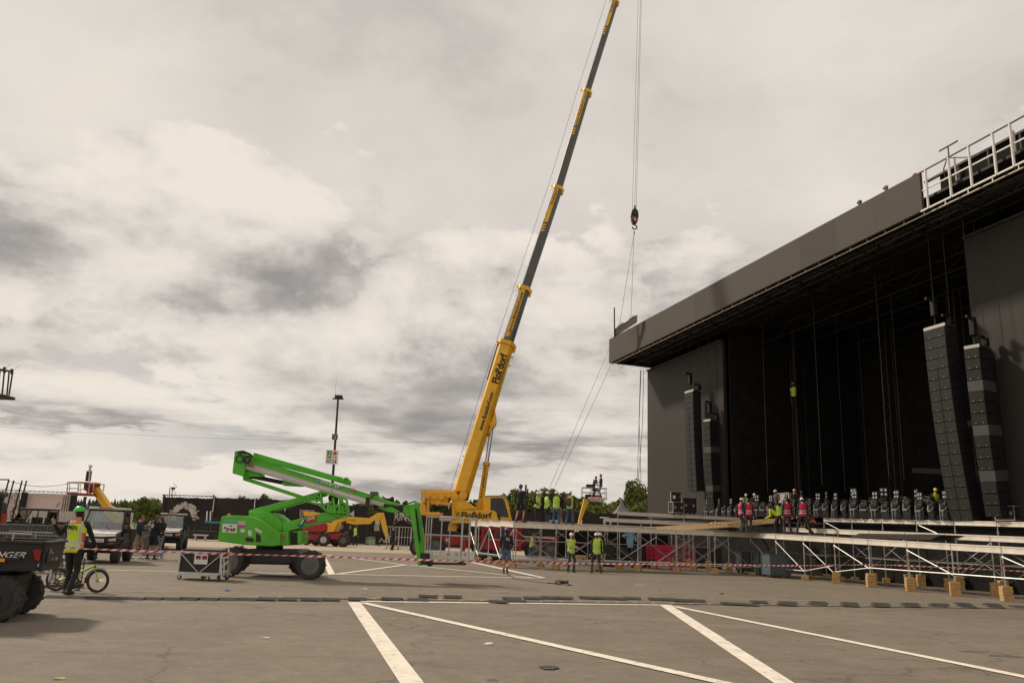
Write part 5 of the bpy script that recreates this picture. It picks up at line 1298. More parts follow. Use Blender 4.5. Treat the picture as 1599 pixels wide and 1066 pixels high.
# slewing table
m = MB(); c = P(738, 832, CY); m.lathe((c.x, c.y + .2, c.z - .1), (0, 0, 1), [(.95, -.25), (.95, .35)], seg=24); m.build('slewing_ring', M_black, cr)
cpart('superstructure', [(712.6, 795.5), (771, 796.6), (775, 799), (779, 815), (700, 817), (713, 812)], 46.5, 2.5, M_yellow, .05)
ss = P(720, 811, 46.48); u_ = (P(765, 811.5, 46.48) - P(720, 810.8, 46.48)).normalized()
lettering('Floßdorf', P(720.3, 808.0, 46.46), u_, zup, .35, M_dark, cr, fit=1.82, bold=.022)
m = MB(); m.bar(P(721, 811.0, 46.47), P(765, 811.9, 46.47), .02, .035, up=(0, -1, 0)); m.build('underline', M_dark, cr)
lettering('ß', P(712.0, 808.5, 46.46), u_, zup, .36, M_dark, cr, fit=.2, shear=.1)
cpart('winch_frame', [(656.5, 767), (704, 767.5), (704, 772), (697, 787), (680, 783), (657, 787)], 47.2, 1.9, M_yellow, .04)
cpart('counterweight', [(656, 787), (664, 786), (665, 799), (687, 799), (687, 804.5), (655.5, 803.5)], 46.9, 2.6, M_yellow, .05)
cpart('winch_frame', [(666.5, 782), (670, 782), (670, 800), (666.5, 800)], 47.0, .3, M_yellow)
cpart('winch_frame', [(672, 782.5), (704, 784), (704, 788), (672, 786)], 47.1, 1.8, M_yellow)
cpart('winch_frame', [(705, 770), (712, 772), (713, 829), (699, 829), (701, 817), (706, 814)], 47.2, 1.6, M_yellow, .03)
cpart('luffing_bracket', [(697, 767), (707, 766), (746, 794.5), (712, 795.5), (706, 782)], 47.0, .28, M_yellow, .03)
cpart('luffing_bracket', [(697, 767), (707, 766), (746, 794.5), (712, 795.5), (706, 782)], 49.0, .28, M_yellow, .03)
m = MB()
for x, y, r_ in ((668, 775, .14), (678, 777, .10), (690, 776, .17), (700, 774, .12), (709.5, 775.5, .22), (723, 773, .25), (661, 783, .10)): m.lathe(P(x, y, 46.9), (0, 1, 0), [(r_ * .4, -.02), (r_, 0), (r_, 2.2), (r_ * .4, 2.22)], seg=16)
m.build('winch_drum', M_yellow, cr)
m = MB()
for i in range(12): x = 656 + i * 4; m.bar(P(x, 767.3, 47.3), P(x + 2.5, 766 - (i % 3), 47.3), .1, .1)
for i in range(6): m.bar(P(660 + i * 7, 769, 47.15), P(664 + i * 7, 769 + (i % 2) * 8, 47.15), .05, .06)
m.bar(P(656, 764.6, 47.4), P(700, 765.4, 47.4), .05, .05); m.build('railing', M_yellow, cr)
m = MB(); m.box(P(662, 776, 47.1), (.18, .1, .42)); m.build('beacon', M_greypl, cr)
# crane cab
cab = cpart('cab', [(754.5, 775), (786.5, 774), (793.5, 784), (800.5, 816), (756, 816)], 46.7, 1.15, M_yellow, .04)
m = MB(); m.prism(pp([(766, 777), (784.5, 777), (788, 782), (794.5, 807.5), (781, 806), (776, 801), (766, 796.5)], 46.68), (0, .05, 0)); m.build('cab_window', M_dglass, cab)
m = MB(); a, b, c, d = P(787.5, 776, 46.8), P(799.5, 812, 46.8), P(799.5, 812, 47.75), P(787.5, 776, 47.75); m.prism([a, b, c, d], (.03, 0, .01)); m.build('windscreen', M_dglass, cab)
m = MB(); m.prism(pp([(776, 801.5), (781.5, 806.5), (781.5, 815), (779.5, 815), (779, 809), (775, 805)], 46.67), (0, .03, 0)); m.build('door_gap', M_black, cab); cpart('roof_rail', [(755, 773.4), (786, 772.6), (794, 783), (792.6, 783.4), (785.5, 773.8), (755, 774.6)], 46.65, 1.2, M_greypl, .0)
cpart('walkway', [(800, 813), (832, 815), (832, 819), (800, 818)], 47.0, 1.8, M_yellow, .02)
# boom: axis from pixels with growing distance (it leans away from us)
def boomY(py): return 48.2 + (775 - py) / 900.0 * 8.6
def oct_section(m, c0, c1, w0, h0, w1, h1, mi=None):
    d = (c1 - c0).normalized(); a = V((0, 1, 0)).cross(d).normalized(); b = a.cross(d).normalized()   # a: right/side in picture, b: depth
    rings = []
    for c, w_, h_ in ((c0, w0, h0), (c1, w1, h1)):
        pr = [(-.5, -.36), (-.40, -.5), (.22, -.5), (.42, -.34), (.5, -.1), (.5, .1), (.42, .34), (.22, .5), (-.40, .5), (-.5, .36)]
        rings.append([c + a * (x * w_) + b * (y * h_) for x, y in pr])
    m.loft(rings, mi); return d, a, b
def bc(px, py): return P(px, py, boomY(py))
JO = [(720.5, 771), (792.0, 537), (820, 451), (872, 294), (917, 143), (961, 2), (1004, -134)]
WD = [(1.02, 1.0), (.78, .74), (.66, .68), (.585, .6), (.51, .55), (.44, .5)]
sec = [bc(*p) for p in JO]
sides = []
for i in range(6):
    m = MB(); d, a, b = oct_section(m, sec[i], sec[i + 1], WD[i][0], WD[i][0] * 1.15, WD[i][1] if i else 1.0, WD[i][1] * 1.15)
    bp_ = m.build('boom_section', M_yellow if i == 0 else M_grey, cr, smooth=True); sides.append((d, a, b, bp_))
    m = MB(); w_ = WD[i][0] * 1.12 if i else 1.14
    oct_section(m, sec[i + 1] - d * .28, sec[i + 1], (WD[i][0] if i else 1.02) * 1.12, (WD[i][0] if i else 1.02) * 1.28, (WD[i][0] if i else 1.02) * 1.14, (WD[i][0] if i else 1.02) * 1.28)
    if i < 5:
        m.tube(sec[i + 1] + a * (w_ * .5), sec[i + 1] + a * (w_ * .5) - d * .5, .10, seg=8)
        m.bar(sec[i + 1] - a * (w_ * .5), sec[i + 1] - a * (w_ * .5 + .22), .06, .06); m.bar(sec[i + 1] - a * (w_ * .5 + .2) - d * .35, sec[i + 1] - a * (w_ * .5 + .2) + d * .12, .05, .05)
    m.build('boom_collar', M_yellow, cr, bev=0)
def strip_on(i, t0, t1, off, wd, m_, name='decal', tilt=0.0, lift=.012):
    """flat decal on the near side of boom section i between fractions t0..t1"""
    d, a, b, par = sides[i]; c0 = sec[i].lerp(sec[i + 1], t0); c1 = sec[i].lerp(sec[i + 1], t1)
    def half(t): w0, w1 = WD[i]; w_ = w0 + ((w1 if i else 1.0) - w0) * t; return w_ * 1.15 * .5 
    n = -b if b.y > 0 else b
    p0 = c0 + n * (half(t0) + lift); p1 = c1 + n * (half(t1) + lift); m = MB()
    m.prism([p0 + a * (off - wd / 2) - d * tilt, p0 + a * (off + wd / 2) + d * tilt, p1 + a * (off + wd / 2), p1 + a * (off - wd / 2)], n * .006)
    m.build(name, m_, par); return p0 + n * .008, p1 + n * .008, d, a, n
def text_on(i, t0, t1, off, h, txt, m_=None, bold=.02):
    d, a, b, par = sides[i]; n = -b if b.y > 0 else b; w0, w1 = WD[i]; w1 = w1 if i else 1.0
    c0 = sec[i].lerp(sec[i + 1], t0); c1 = sec[i].lerp(sec[i + 1], t1); hm = max(w0, w1) * 1.15 * .5 + .02
    p0 = c0 + n * hm + a * (off + h / 2)
    return lettering(txt, p0, c1 - c0, -a, h, m_ or M_dark, par, fit=(c1 - c0).length, bold=bold)
text_on(0, .70, .905, .02, .46, 'Floßdorf', bold=.03); strip_on(0, .70, .90, .36, .035, M_dark, 'underline')
text_on(0, .385, .635, .0, .27, 'www.flossdorf.com', bold=.02)
for i, t0, txt, tt in ((1, .12, 'www.flossdorf.com', (.18, .88)), (2, .56, 'Floßdorf', (.80, .955)), (3, .54, 'www.flossdorf.com', (.60, .96)), (4, .62, 'Floßdorf', (.84, .96))):
    w_ = WD[i][0]; strip_on(i, t0 + .06, .965, -w_ * .12, w_ * .42, M_yellow, tilt=.06)
    for k in range(3): strip_on(i, t0 - .03 + .028 * k, t0 - .015 + .028 * k, -w_ * .12, w_ * .42, M_yellow, tilt=.10)
    text_on(i, tt[0], tt[1], -w_ * .12, w_ * .24, txt)
d, a, b, par = sides[0]; n = -b if b.y > 0 else b
m = MB()
for t, s_ in ((.22, -1), (.30, -1), (.47, -1), (.62, -1), (.86, 1), (.92, 1)): c = sec[0].lerp(sec[1], t) + a * (.55 * s_); m.bar(c - a * .1, c + a * .12, .14, .07)
m.build('boom_lugs', M_yellow, par)
c = sec[0].lerp(sec[1], .46) + a * .52; m = MB(); m.prism([c - d * .9 + n * .3, c - d * .05 + a * .30 + n * .3, c + d * .15 + a * .34 + n * .3, c + d * .9 + n * .3], -n * .6); m.build('ram_bracket', M_yellow, par, bev=.02)
m = MB(); m.lathe(P(723, 774, 47.4), (0, 1, 0), [(.1, 0), (.30, .01), (.30, 1.7), (.1, 1.72)], seg=18); m.build('boom_pivot', M_trussg, cr)
ra = P(748.5, 800, 48.2); rb = bc(768.5, 664); rm = ra.lerp(rb, .56)
m = MB(); m.tube(ra, rm, .20, .19, seg=14); m.tube(rm - (rb - ra).normalized() * .18, rm, .24, seg=14); ram = m.build('luffing_cylinder', M_yellow, cr, smooth=True)
m = MB(); m.tube(rm, rb, .13, seg=14); m.build('piston_rod', M_silver, cr, smooth=True); m = MB(); m.tube(rb - V((0, .4, 0)), rb + V((0, .4, 0)), .17, seg=12); m.build('ram_pin', M_yellow, cr)
dd = (rb - ra).normalized(); sa = dd.cross(V((0, 1, 0))).normalized(); lettering('www.flossdorf.com', ra + dd * .9 - V((0, .215, 0)) + sa * .07, dd, -sa, .15, M_dark, ram, fit=2.2, bold=.015)
cpart('ram_foot', [(741, 799), (747, 778), (753, 779), (757, 800)], 47.9, .7, M_yellow, .03)
# auxiliary rope along the boom back, boom head
m = MB(); m.path([P(701, 772, 47.6)] + [s_ - sides[0][1] * .78 for s_ in sec[1:]], .014, seg=4); m.tube(sec[0].lerp(sec[1], .73) - a * .58, sec[1] - a * .62, .045, seg=6); m.build('rope_guide', M_trussg, cr)
m = MB(); d5 = sides[5][0]; a5 = sides[5][1]; m.prism([sec[6] - a5 * .3 + V((0, -.25, 0)), sec[6] + a5 * .8 + V((0, -.25, 0)), sec[6] + a5 * .9 - d5 * .6 + V((0, -.25, 0)), sec[6] - d5 * 1.2 + a5 * .2 + V((0, -.25, 0))], (0, .5, 0)); m.build('boom_head', M_yellow, cr)
hk = P(990.5, 326, 57.5)
m = MB()
for x0, x1, dy in ((996.5, 987.5, 0), (1000, 991, .15), (1001.5, 993.5, 0)):
    q = P(x1, 327, 57.5 + dy); p = P(x0, 0, 57.5 + dy); t_ = q + (p - q) * 1.40; m.tube(q, t_, .013, seg=4)
m.build('hoist_rope', M_rope, cr)
hb = thing('hook_block', 'black hook block with red white stripes hanging from the crane ropes', 'hook', hk)
YH = 57.5; m = MB(); m.prism(pp([(985.5, 336), (987, 328), (990, 325), (993, 325), (996.5, 329), (997.5, 336), (996, 345), (993, 349), (989, 349), (986.5, 344)], YH - .2), (0, .4, 0)); m.build('sheave_block', M_black, hb, bev=.02)
m = MB(); m.lathe(P(991.5, 331, YH - .28), (0, 1, 0), [(.05, 0), (.20, .02), (.20, .1), (.05, .1)], seg=16); m.tube(P(991.5, 325, YH), P(991.5, 321, YH), .07, seg=8); m.build('sheave', M_trussg, hb)
for k in range(3):
    m = MB(); m.prism(pp([(986.3 + k * 3.6, 339 + k * 1.2), (988.4 + k * 3.6, 337.2 + k * 1.2), (991 + k * 2.6, 343.5 + k * 1.0), (989.3 + k * 2.6, 345.0 + k * 1.0)], YH - .215), (0, .02, 0)); m.build('stripe', M_sredm if k != 1 else M_greypl, hb)
m = MB(); cc = P(991, 354, YH); pts = [cc + V((.0, 0, .28)), cc + V((.02, 0, .15))] + [cc + V((.19 * math.sin(t), 0, .17 * math.cos(t) - .04)) for t in [R(x) for x in range(20, 300, 28)]]
m.path(pts, .055, seg=8); m.build('hook', M_black, hb, smooth=True)
# load: roof panel on slings
ldp = thing('lifted_panel', 'grey fascia panel hanging from the crane above the left roof corner', 'panel', P(977, 508, 57.5))
YA, YBn = 58.3, 56.4
pa1, pb1, pb2, pa2 = P(959.3, 513.5, YA), P(994.7, 491.5, YBn), P(994.2, 502.5, YBn), P(959.6, 525, YA)
m = MB(); m.prism([pa1, pb1, pb2, pa2], (.05, .12, 0)); m.build('panel', M_fas, ldp)
m = MB(); m.bar(P(959.3, 480, YA), P(959.6, 527, YA), .09, .09); m.build('upright_post', M_black, ldp)
m = MB(); pd = (pb1 - pa1).normalized()
for t in (.24, .74):
    p = pa1.lerp(pb1, t) + V((.05, .05, .05)); m.bar(p - pd * .32 + zup * .02, p + pd * .34 + zup * .06, .1, .06); m.tube(p - pd * .22, p - pd * .05 + zup * .32, .03, seg=5); m.tube(p + pd * .22 + zup * .05, p - pd * .05 + zup * .32, .03, seg=5)
m.bar(pb1 - pd * .1 + zup * .05, pb1 + pd * .08 - zup * .1, .08, .08); m.build('lifting_clamp', M_greypl, ldp)
m = MB(); top = P(990, 366, YH)
for t in (.23, .72): p = pa1.lerp(pb1, t) + V((.05, .05, .36)); m.tube(top, p, .014, seg=4)
m.tube(top - zup * .02, P(990.5, 361, YH), .045, seg=6); m.build('sling', M_rope, ldp)
m = MB(); m.tube(P(857, 764, 43.3), pa2, .012, seg=4); m.tube(P(866, 760, 43.2), pa2.lerp(pb2, .64) + V((0, -.03, .02)), .014, seg=4); tag(m.build('tag_line', M_tag), 'pair of tag lines from the workers up to the lifted panel', 'rope')

P = P0
# ------------------------------------------------------------------ green boom lift
GY = 25.45
gl = thing('boom_lift', 'bright green articulated boom lift with grey lower boom and steel basket', 'boom lift', (P(420, 900, GY).x, GY + 1.1, 0))
def gpart(name, pts, Y, dep, m_, bev=.02, parent=None):
    m = MB(); m.prism(pp(pts, Y), (0, dep, 0)); return m.build(name, m_, parent or gl, bev=bev)
gpart('chassis', [(376, 857), (463, 858), (470, 866), (470, 882), (372, 880), (370, 862)], GY + .35, 1.7, M_black, .04)
gpart('chassis', [(392, 865), (452, 866), (456, 880), (388, 879)], GY + .27, .1, M_blackp, .03)
for px, py, yy, rr in ((357.5, 876.5, GY, .425), (484.5, 880.0, GY, .43), (368, 873.5, GY + 2.2, .42), (470, 876, GY + 2.2, .42)):
    c = P(px, py, yy); c.z = rr; m = MB(); m.lathe(c - V((0, .02, 0)), (0, 1, 0), [(.22, .05), (rr * .78, -.01), (rr * .94, .0), (rr, .05), (rr, .26), (rr * .94, .31), (.22, .30)], seg=36)
    for k in range(26):
        t = 2 * math.pi * k / 26; e = V((math.cos(t), 0, math.sin(t))); tn_ = V((-math.sin(t), 0, math.cos(t))); m.box(c + e * (rr - .003) + V((0, .05 if k % 2 else .22, 0)), (.05, .15, .03), (tn_, V((0, 1, 0)), e))
    wl_ = m.build('wheel', M_rubber, gl, smooth=True)
    m = MB(); m.lathe(c, (0, 1, 0), [(.02, -.03), (.09, -.03), (.10, .04), (.19, .06), (.27, .0), (.285, -.015)], seg=24)
    for k in range(8): t = k * .785; m.tube(c + V((math.cos(t) * .13, -.0, math.sin(t) * .13)), c + V((math.cos(t) * .13, .06, math.sin(t) * .13)), .018, seg=6)
    m.build('rim', M_rim, wl_, smooth=True)
m = MB(); c = P(421, 855, GY + 1.2); m.lathe((c.x, GY + 1.2, c.z - .12), (0, 0, 1), [(.42, 0), (.42, .30)], seg=24); m.build('turntable', M_black, gl)
tb = gpart('turret_cover', [(346, 806.5), (350, 805), (361, 804.2), (380, 805), (395, 806.6), (408, 812.5), (423, 823), (435, 829.5), (437.5, 832), (437.5, 851), (424, 852.5), (381, 850.3), (341, 844.5), (340, 842), (344, 812)], GY + .15, 1.9, M_green, .07)
gpart('turret_side', [(437, 829.5), (450, 829), (451, 851), (437, 852)], GY + .25, 1.7, M_green, .03)
gpart('turret_side', [(464, 828.5), (470.5, 828), (471.5, 840), (470, 849), (464, 849.5)], GY + .3, .9, M_green, .04)
gpart('turret_inner', [(450, 831), (464, 830), (464, 849), (450, 850)], GY + .5, 1.3, M_black, .0)
fy = GY + .145
def gsign(pts, m_, nm='sticker'): m = MB(); m.prism(pp(pts, fy), (0, .02, 0)); return m.build(nm, m_, tb)
M_lblue = mat('pale_blue_decal', (.12, .42, .42), .5)
gsign([(350, 810.5), (372, 811.5), (372, 815), (350, 814)], M_lblue); s1 = gsign([(347.5, 817), (370, 818), (369.5, 832), (347, 830.5)], M_white)
m = MB()
for x, y, w_, h_ in ((350, 822, 3, 3), (354, 824, 3, 3), (359, 824.5, 4, 3.5), (364, 824, 3, 4), (352, 828, 4, 1.5), (361, 828, 5, 1.2), (359, 820, 3, 1.6)): m.prism(pp([(x, y), (x + w_, y), (x + w_, y + h_), (x, y + h_)], fy - .006), (0, .008, 0))
m.build('pictogram', M_trussg, s1); m = MB(); m.prism(pp([(358.5, 825), (363, 825), (363, 828), (358.5, 828)], fy - .010), (0, .006, 0)); m.build('pictogram', M_sredm, s1)
s2 = gsign([(371.5, 812.5), (383, 813.5), (382.5, 823), (371, 822)], M_greypl); m = MB(); m.prism(pp([(371.8, 819), (382.5, 820), (382.4, 822.6), (371.3, 821.7)], fy - .008), (0, .006, 0)); m.build('pictogram', mat('magenta', (.5, .04, .2), .5), s2)
gsign([(375.5, 825), (382, 825.5), (382, 831), (375.5, 830.5)], M_white); gsign([(387.5, 827.5), (393, 828), (393, 836), (387.5, 835.5)], M_white); gsign([(399, 823.5), (409, 829), (408, 832), (398, 827)], M_white)
gsign([(383.5, 838.5), (396, 839.5), (396, 846), (383.5, 845)], M_black, 'vent'); gsign([(399.5, 832), (404, 833), (407.5, 838), (407, 846), (399.5, 845.5)], M_black, 'vent')
m = MB(); m.prism(pp([(438.5, 834), (446, 834), (446, 843), (438.5, 843)], GY + .245), (0, .02, 0)); m.build('lamp', mat('amber', (.25, .16, .05), .4), gl)
m = MB(); m.tube(P(357.5, 805, GY + .8), P(357.5, 801.3, GY + .8), .045, seg=10); m.build('beacon', M_orange, gl); m = MB(); m.bar(P(379, 851, GY + .3), P(379, 853, GY + .3), .05, .05); m.build('hook_eye', M_black, gl)
gpart('riser_base', [(388, 797.5), (420, 799), (432, 806), (441, 817), (441, 829), (425, 824), (408, 813), (388, 806)], GY + .55, .35, M_green, .03)
gpart('riser_base', [(420, 799), (436, 803), (448, 812), (452, 817), (441, 829)], GY + .75, .5, M_green, .03)
# riser arms
gpart('riser_arm', [(388, 796.5), (500, 766.5), (506, 768), (508, 773), (416, 800.5), (389, 801)], GY + .75, .45, M_green, .03)
gpart('riser_arm', [(441, 816), (512, 798), (530, 789), (541, 790), (542.5, 804), (538, 806.5), (449, 829.5), (441, 829)], GY + .5, .5, M_green, .03)
lettering('SHK', P(479.2, 817.8, GY + .47), P(494, 813.2, GY + .47) - P(479, 817.5, GY + .47), zup, .11, M_white, gl, fit=.27, depth=.012, bold=.02)
m = MB(); m.prism(pp([(477.7, 808.5), (494, 804.2), (494.5, 813.5), (478.2, 818)], GY + .485), (0, .02, 0)); m.build('sticker', M_sredm, gl)
bpy.data.objects[[o_.name for o_ in KIDS[gl.name] if o_.name.startswith('lettering')][-1]].location.z += .075
m = MB(); m.path([P(467, 818, GY + .47), P(468, 820.5, GY + .47), P(471, 820, GY + .47), P(473, 815, GY + .47), P(476, 811, GY + .47)], .035, seg=6); m.build('swoosh', M_blue, gl); m = MB(); m.bar(P(470, 818, GY + .43), P(474, 811.5, GY + .43), .03, .04); m.build('swoosh', M_white, gl)
# ringed knuckle plates
for yy in (GY + .45, GY + 1.25):
    m = MB(); 
    outer = [(476, 777), (490, 774.5), (501, 767), (531, 776), (541.5, 780), (543, 792), (542, 804), (535, 806.5), (520, 801), (509, 796), (498, 787), (484, 783.5), (477, 782)]
    cen = (518, 788); hole = [(cen[0] + .0, 0)] 
    # plate built as struts and rims so that its holes are real
    def seg_(p, q, w_): m.bar(P(*p, yy), P(*q, yy), .06, w_, up=(0, -1, 0))
    for p, q in zip(outer, outer[1:] + outer[:1]): seg_(p, q, .085)
    for p, q, w_ in (((501, 768), (503, 790), .10), ((503, 789), (520, 783), .09), ((520, 777), (524, 800), .12), ((520, 790), (541, 786), .10), ((509, 795), (525, 797), .16), ((531, 777), (531, 803), .13), ((512, 798), (541, 800), .20), ((480, 780), (501, 781), .12), ((534, 779), (536, 804), .1)): seg_(p, q, w_)
    for (x, y), rr in (((511.5, 791.5), .11), ((534.5, 791), .12), ((521.5, 792), .06), ((495, 778), .07)): m.torus(P(x, y, yy), (0, 1, 0), rr, .04, 18, 6)
    m.build('knuckle_plate', M_green, gl)
gpart('knuckle_drive', [(513, 772), (525, 776), (524, 786), (519, 788), (512, 779)], GY + .7, .4, M_black, .02); gpart('knuckle_drive', [(490, 771), (500, 770), (499, 781), (493, 778)], GY + .7, .4, M_black, .02)
# upper boom
ub = gpart('upper_boom', [(396, 706), (543.5, 748), (544, 757), (393.5, 716)], GY + 1.05, .5, M_green, .03)
ub2 = gpart('upper_boom', [(393, 714.5), (580, 772), (577.5, 779.5), (391, 725)], GY + .65, .42, M_green, .025)
m = MB(); m.bar(P(394, 715, GY + .645), P(580, 772.3, GY + .645), .01, .035, up=(0, -1, 0)); m.build('edge_line', mat('pale_green', (.20, .60, .14), .4), ub2)
gpart('lower_boom', [(393, 724.2), (578, 779.5), (577, 782.6), (391, 728.0)], GY + .6, .35, M_greypl, .01); gpart('lower_boom', [(377, 725.2), (391, 728.4), (576.5, 783.2), (573, 788), (378, 730.5)], GY + .55, .40, M_greypl, .015)
gpart('fly_boom', [(574, 777.5), (604, 786.5), (603, 792), (573, 784.5)], GY + .65, .3, M_greypl, .015)
m = MB(); m.bar(P(574.7, 776, GY + .55), P(573.8, 788.5, GY + .55), .12, .07); m.bar(P(602, 786, GY + .6), P(601.5, 792, GY + .6), .1, .05); m.build('boom_clamp', M_black, gl)
lettering('SYSTEM LIFT', P(500.5, 753.6, GY + .62), P(577, 777.5, GY + .63) - P(500, 753.5, GY + .63), zup, .10, M_white, ub2, fit=.72, depth=.012, bold=.03)
m = MB(); m.prism(pp([(494.5, 749), (500, 748.5), (498.5, 752.5), (493.5, 752)], GY + .632), (0, .015, 0)); m.prism(pp([(540.5, 764), (546, 761.5), (545, 765), (541.5, 766.5)], GY + .632), (0, .015, 0)); m.build('swoosh', M_lblue, ub2)
m = MB(); m.prism(pp([(546.5, 761), (555, 763.4), (554.6, 767.8), (546, 765.4)], GY + .632), (0, .015, 0)); sk = m.build('sticker', M_sredm, ub2); lettering('SHK', P(547.6, 764.8, GY + .625), P(554.6, 767.2, GY + .625) - P(546, 764.8, GY + .625), zup, .055, M_white, sk, fit=.12, depth=.008)
gpart('tail_box', [(366.5, 704), (377.5, 702.5), (383, 707), (386, 712), (380.5, 744), (362.5, 738.5)], GY + .5, .95, M_green, .02)
m = MB(); c = P(372.5, 717, GY + .47); 
m.torus(P(374.0, 716, GY + .46), (0, 1, 0), .115, .018, 24, 6); m.torus(P(385.5, 717, GY + .42), (0, 1, 0), .10, .034, 24, 8); m.path([P(371, 706.5, GY + .45), P(380, 704.5, GY + .45), P(389, 708.5, GY + .45), P(394, 713, GY + .45)], .04, seg=6); m.path([P(391.5, 721, GY + .42), P(394, 726.5, GY + .42)], .045, seg=6); m.build('hose_loop', M_rubber, gl, smooth=True)
m = MB(); m.bar(P(391, 721.5, GY + .37), P(394, 728, GY + .37), .05, .09); m.build('hose_clamp', mat('rust_clamp', (.25, .08, .05), .6), gl)
gpart('cylinder_bracket', [(379, 731), (405, 736), (408, 744), (389, 744), (379, 749)], GY + .7, .5, M_green, .02); m = MB(); m.tube(P(388, 742.5, GY + .9), P(441, 753, GY + .9), .068, seg=12); m.build('hydraulic_cylinder', M_black, gl, smooth=True)
gpart('cylinder_bracket', [(441, 748.5), (455, 750), (472, 756.5), (470, 759), (441, 757.5)], GY + .75, .35, M_green, .02); gpart('tension_link', [(379, 744), (388, 746), (472, 773.5), (468, 778), (379.5, 749.5)], GY + .8, .2, M_green, .01)
gpart('cylinder_bracket', [(526, 742.5), (540, 746.5), (544.5, 749), (543.5, 754.5), (538, 756), (530, 753)], GY + 1.0, .55, M_green, .04); m = MB(); m.torus(P(540, 750.5, GY + .98), (0, 1, 0), .09, .03, 18, 6); m.build('pivot_ring', M_green, gl)
# boom end, jib and basket
gpart('boom_end', [(577, 769), (588, 768), (592, 776), (600, 780), (634, 788.5), (634, 791), (600, 787), (586, 783), (578, 778)], GY + .75, .35, M_green, .02); gpart('boom_end', [(590, 790), (612, 791), (622, 797), (620, 800.5), (606, 799), (592, 793)], GY + .7, .35, M_green, .02)
m = MB(); m.tube(P(606, 789, GY + .8), P(632, 794, GY + .8), .07, seg=10); m.tube(P(612, 788, GY + .9), P(640, 796, GY + .9), .05, seg=8); m.path([P(618, 791, GY + .6), P(632, 788, GY + .6), P(644, 783.5, GY + .6), P(650, 782.5, GY + .6)], .022, seg=6); m.build('hose', M_rubber, gl)
m = MB(); m.rbox(P(584.5, 769.5, GY + .8), (.24, .25, .10), .02); m.torus(P(578.5, 774, GY + .7), (0, 1, 0), .06, .025, 14, 6); m.build('sensor_box', M_rim, gl)
gpart('jib_joint', [(630, 788), (641, 786.5), (645, 790), (643, 806), (633, 806), (629, 798)], GY + .7, .4, M_green, .03)
gpart('jib_arm', [(640.5, 787), (646, 786), (651, 830), (657.5, 883), (652.5, 882.5), (641, 803)], GY + .55, .22, M_green, .015); gpart('jib_arm', [(646.5, 784.5), (653, 783), (656, 800), (665, 857), (662.5, 874), (656.5, 868), (648, 803)], GY + .95, .22, M_green, .015)
gpart('jib_cylinder', [(646, 795), (650, 795), (656.5, 845), (653, 846)], GY + .80, .1, M_black, .0)
bx0, bx1 = P(663.5, 860, GY + .7).x, P(741, 860, GY + .7).x; zf = P(700, 872, GY + .7).z; ztop_ = P(700, 807.5, GY + .7).z; y0_, y1_ = GY + .65, GY + 1.5
bsk = MB()
for z in (ztop_, (ztop_ * .56 + zf * .44)): bsk.path([V((bx0, y0_, z)), V((bx1, y0_, z)), V((bx1, y1_, z)), V((bx0, y1_, z)), V((bx0, y0_, z))], .022, seg=6)
for x in (bx0, bx0 + .16, bx0 + .49, bx1 - .42, bx1 - .18, bx1): bsk.tube((x, y0_, zf), (x, y0_, ztop_), .021 if x not in (bx1 - .42, bx1 - .18) else .035, seg=6)
for x in (bx0, bx0 + .7, bx1): bsk.tube((x, y1_, zf), (x, y1_, ztop_), .021, seg=6)
bsk.build('basket_frame', M_steel, gl)
m = MB(); m.box(((bx0 + bx1) / 2, (y0_ + y1_) / 2, zf), (bx1 - bx0, y1_ - y0_, .05)); m.box(((bx0 + bx1) / 2, y0_ - .012, zf + .11), (bx1 - bx0 + .01, .016, .24)); m.box(((bx0 + bx1) / 2, y1_ + .012, zf + .11), (bx1 - bx0 + .01, .016, .24)); m.box((bx1 + .012, (y0_ + y1_) / 2, zf + .11), (.016, y1_ - y0_, .24)); bf = m.build('basket_floor', M_alu, gl)
m = MB()
for k in range(7): x = bx0 + .03 + k * .105; m.prism([(x, y0_ - .026, zf + .01), (x + .055, y0_ - .026, zf + .01), (x + .085, y0_ - .026, zf + .055), (x + .03, y0_ - .026, zf + .055)], (0, .006, 0))
m.build('warning_stripes', M_yellow, bf); m = MB(); m.box((bx0 + .36, y0_ - .03, zf + .15), (.28, .01, .16)); st_ = m.build('notice', M_white, bf)
m = MB()
for k in range(9): m.box((bx0 + .26 + .1 * (k % 3) + .01 * k % .03, y0_ - .037, zf + .10 + .045 * (k // 3)), (.06, .006, .012))
m.build('print', M_trussg, st_)
m = MB()
for dx in (.75, 1.0, 1.28): m.lathe((bx0 + dx, y0_ - .022, zf + .15), (0, -1, 0), [(.001, .004), (.055, .004), (.055, 0)], seg=12)
m.build('notice', mat('pink_label', (.45, .28, .30), .6), bf); m = MB(); m.bar((bx0 - .1, GY + .8, zf - .17), (bx1 - .25, GY + .8, zf - .14), .3, .06); m.bar((bx1 - .5, GY + .8, zf - .12), (bx1 - .2, GY + .8, zf - .02), .2, .05); m.lathe(P(671, 878.5, GY + .55), (0, 1, 0), [(.04, 0), (.11, .01), (.11, .12), (.04, .13)], seg=14); m.lathe((bx0 + .03, GY + .6, zf - .1), (0, 0, 1), [(.14, -.1), (.14, .25)], seg=14); m.build('basket_support', M_black, gl)
m = MB(); m.rbox((bx0 + .55, y1_ - .1, ztop_ - .03), (.4, .2, .16), .03); m.build('control_box', M_greypl, gl)

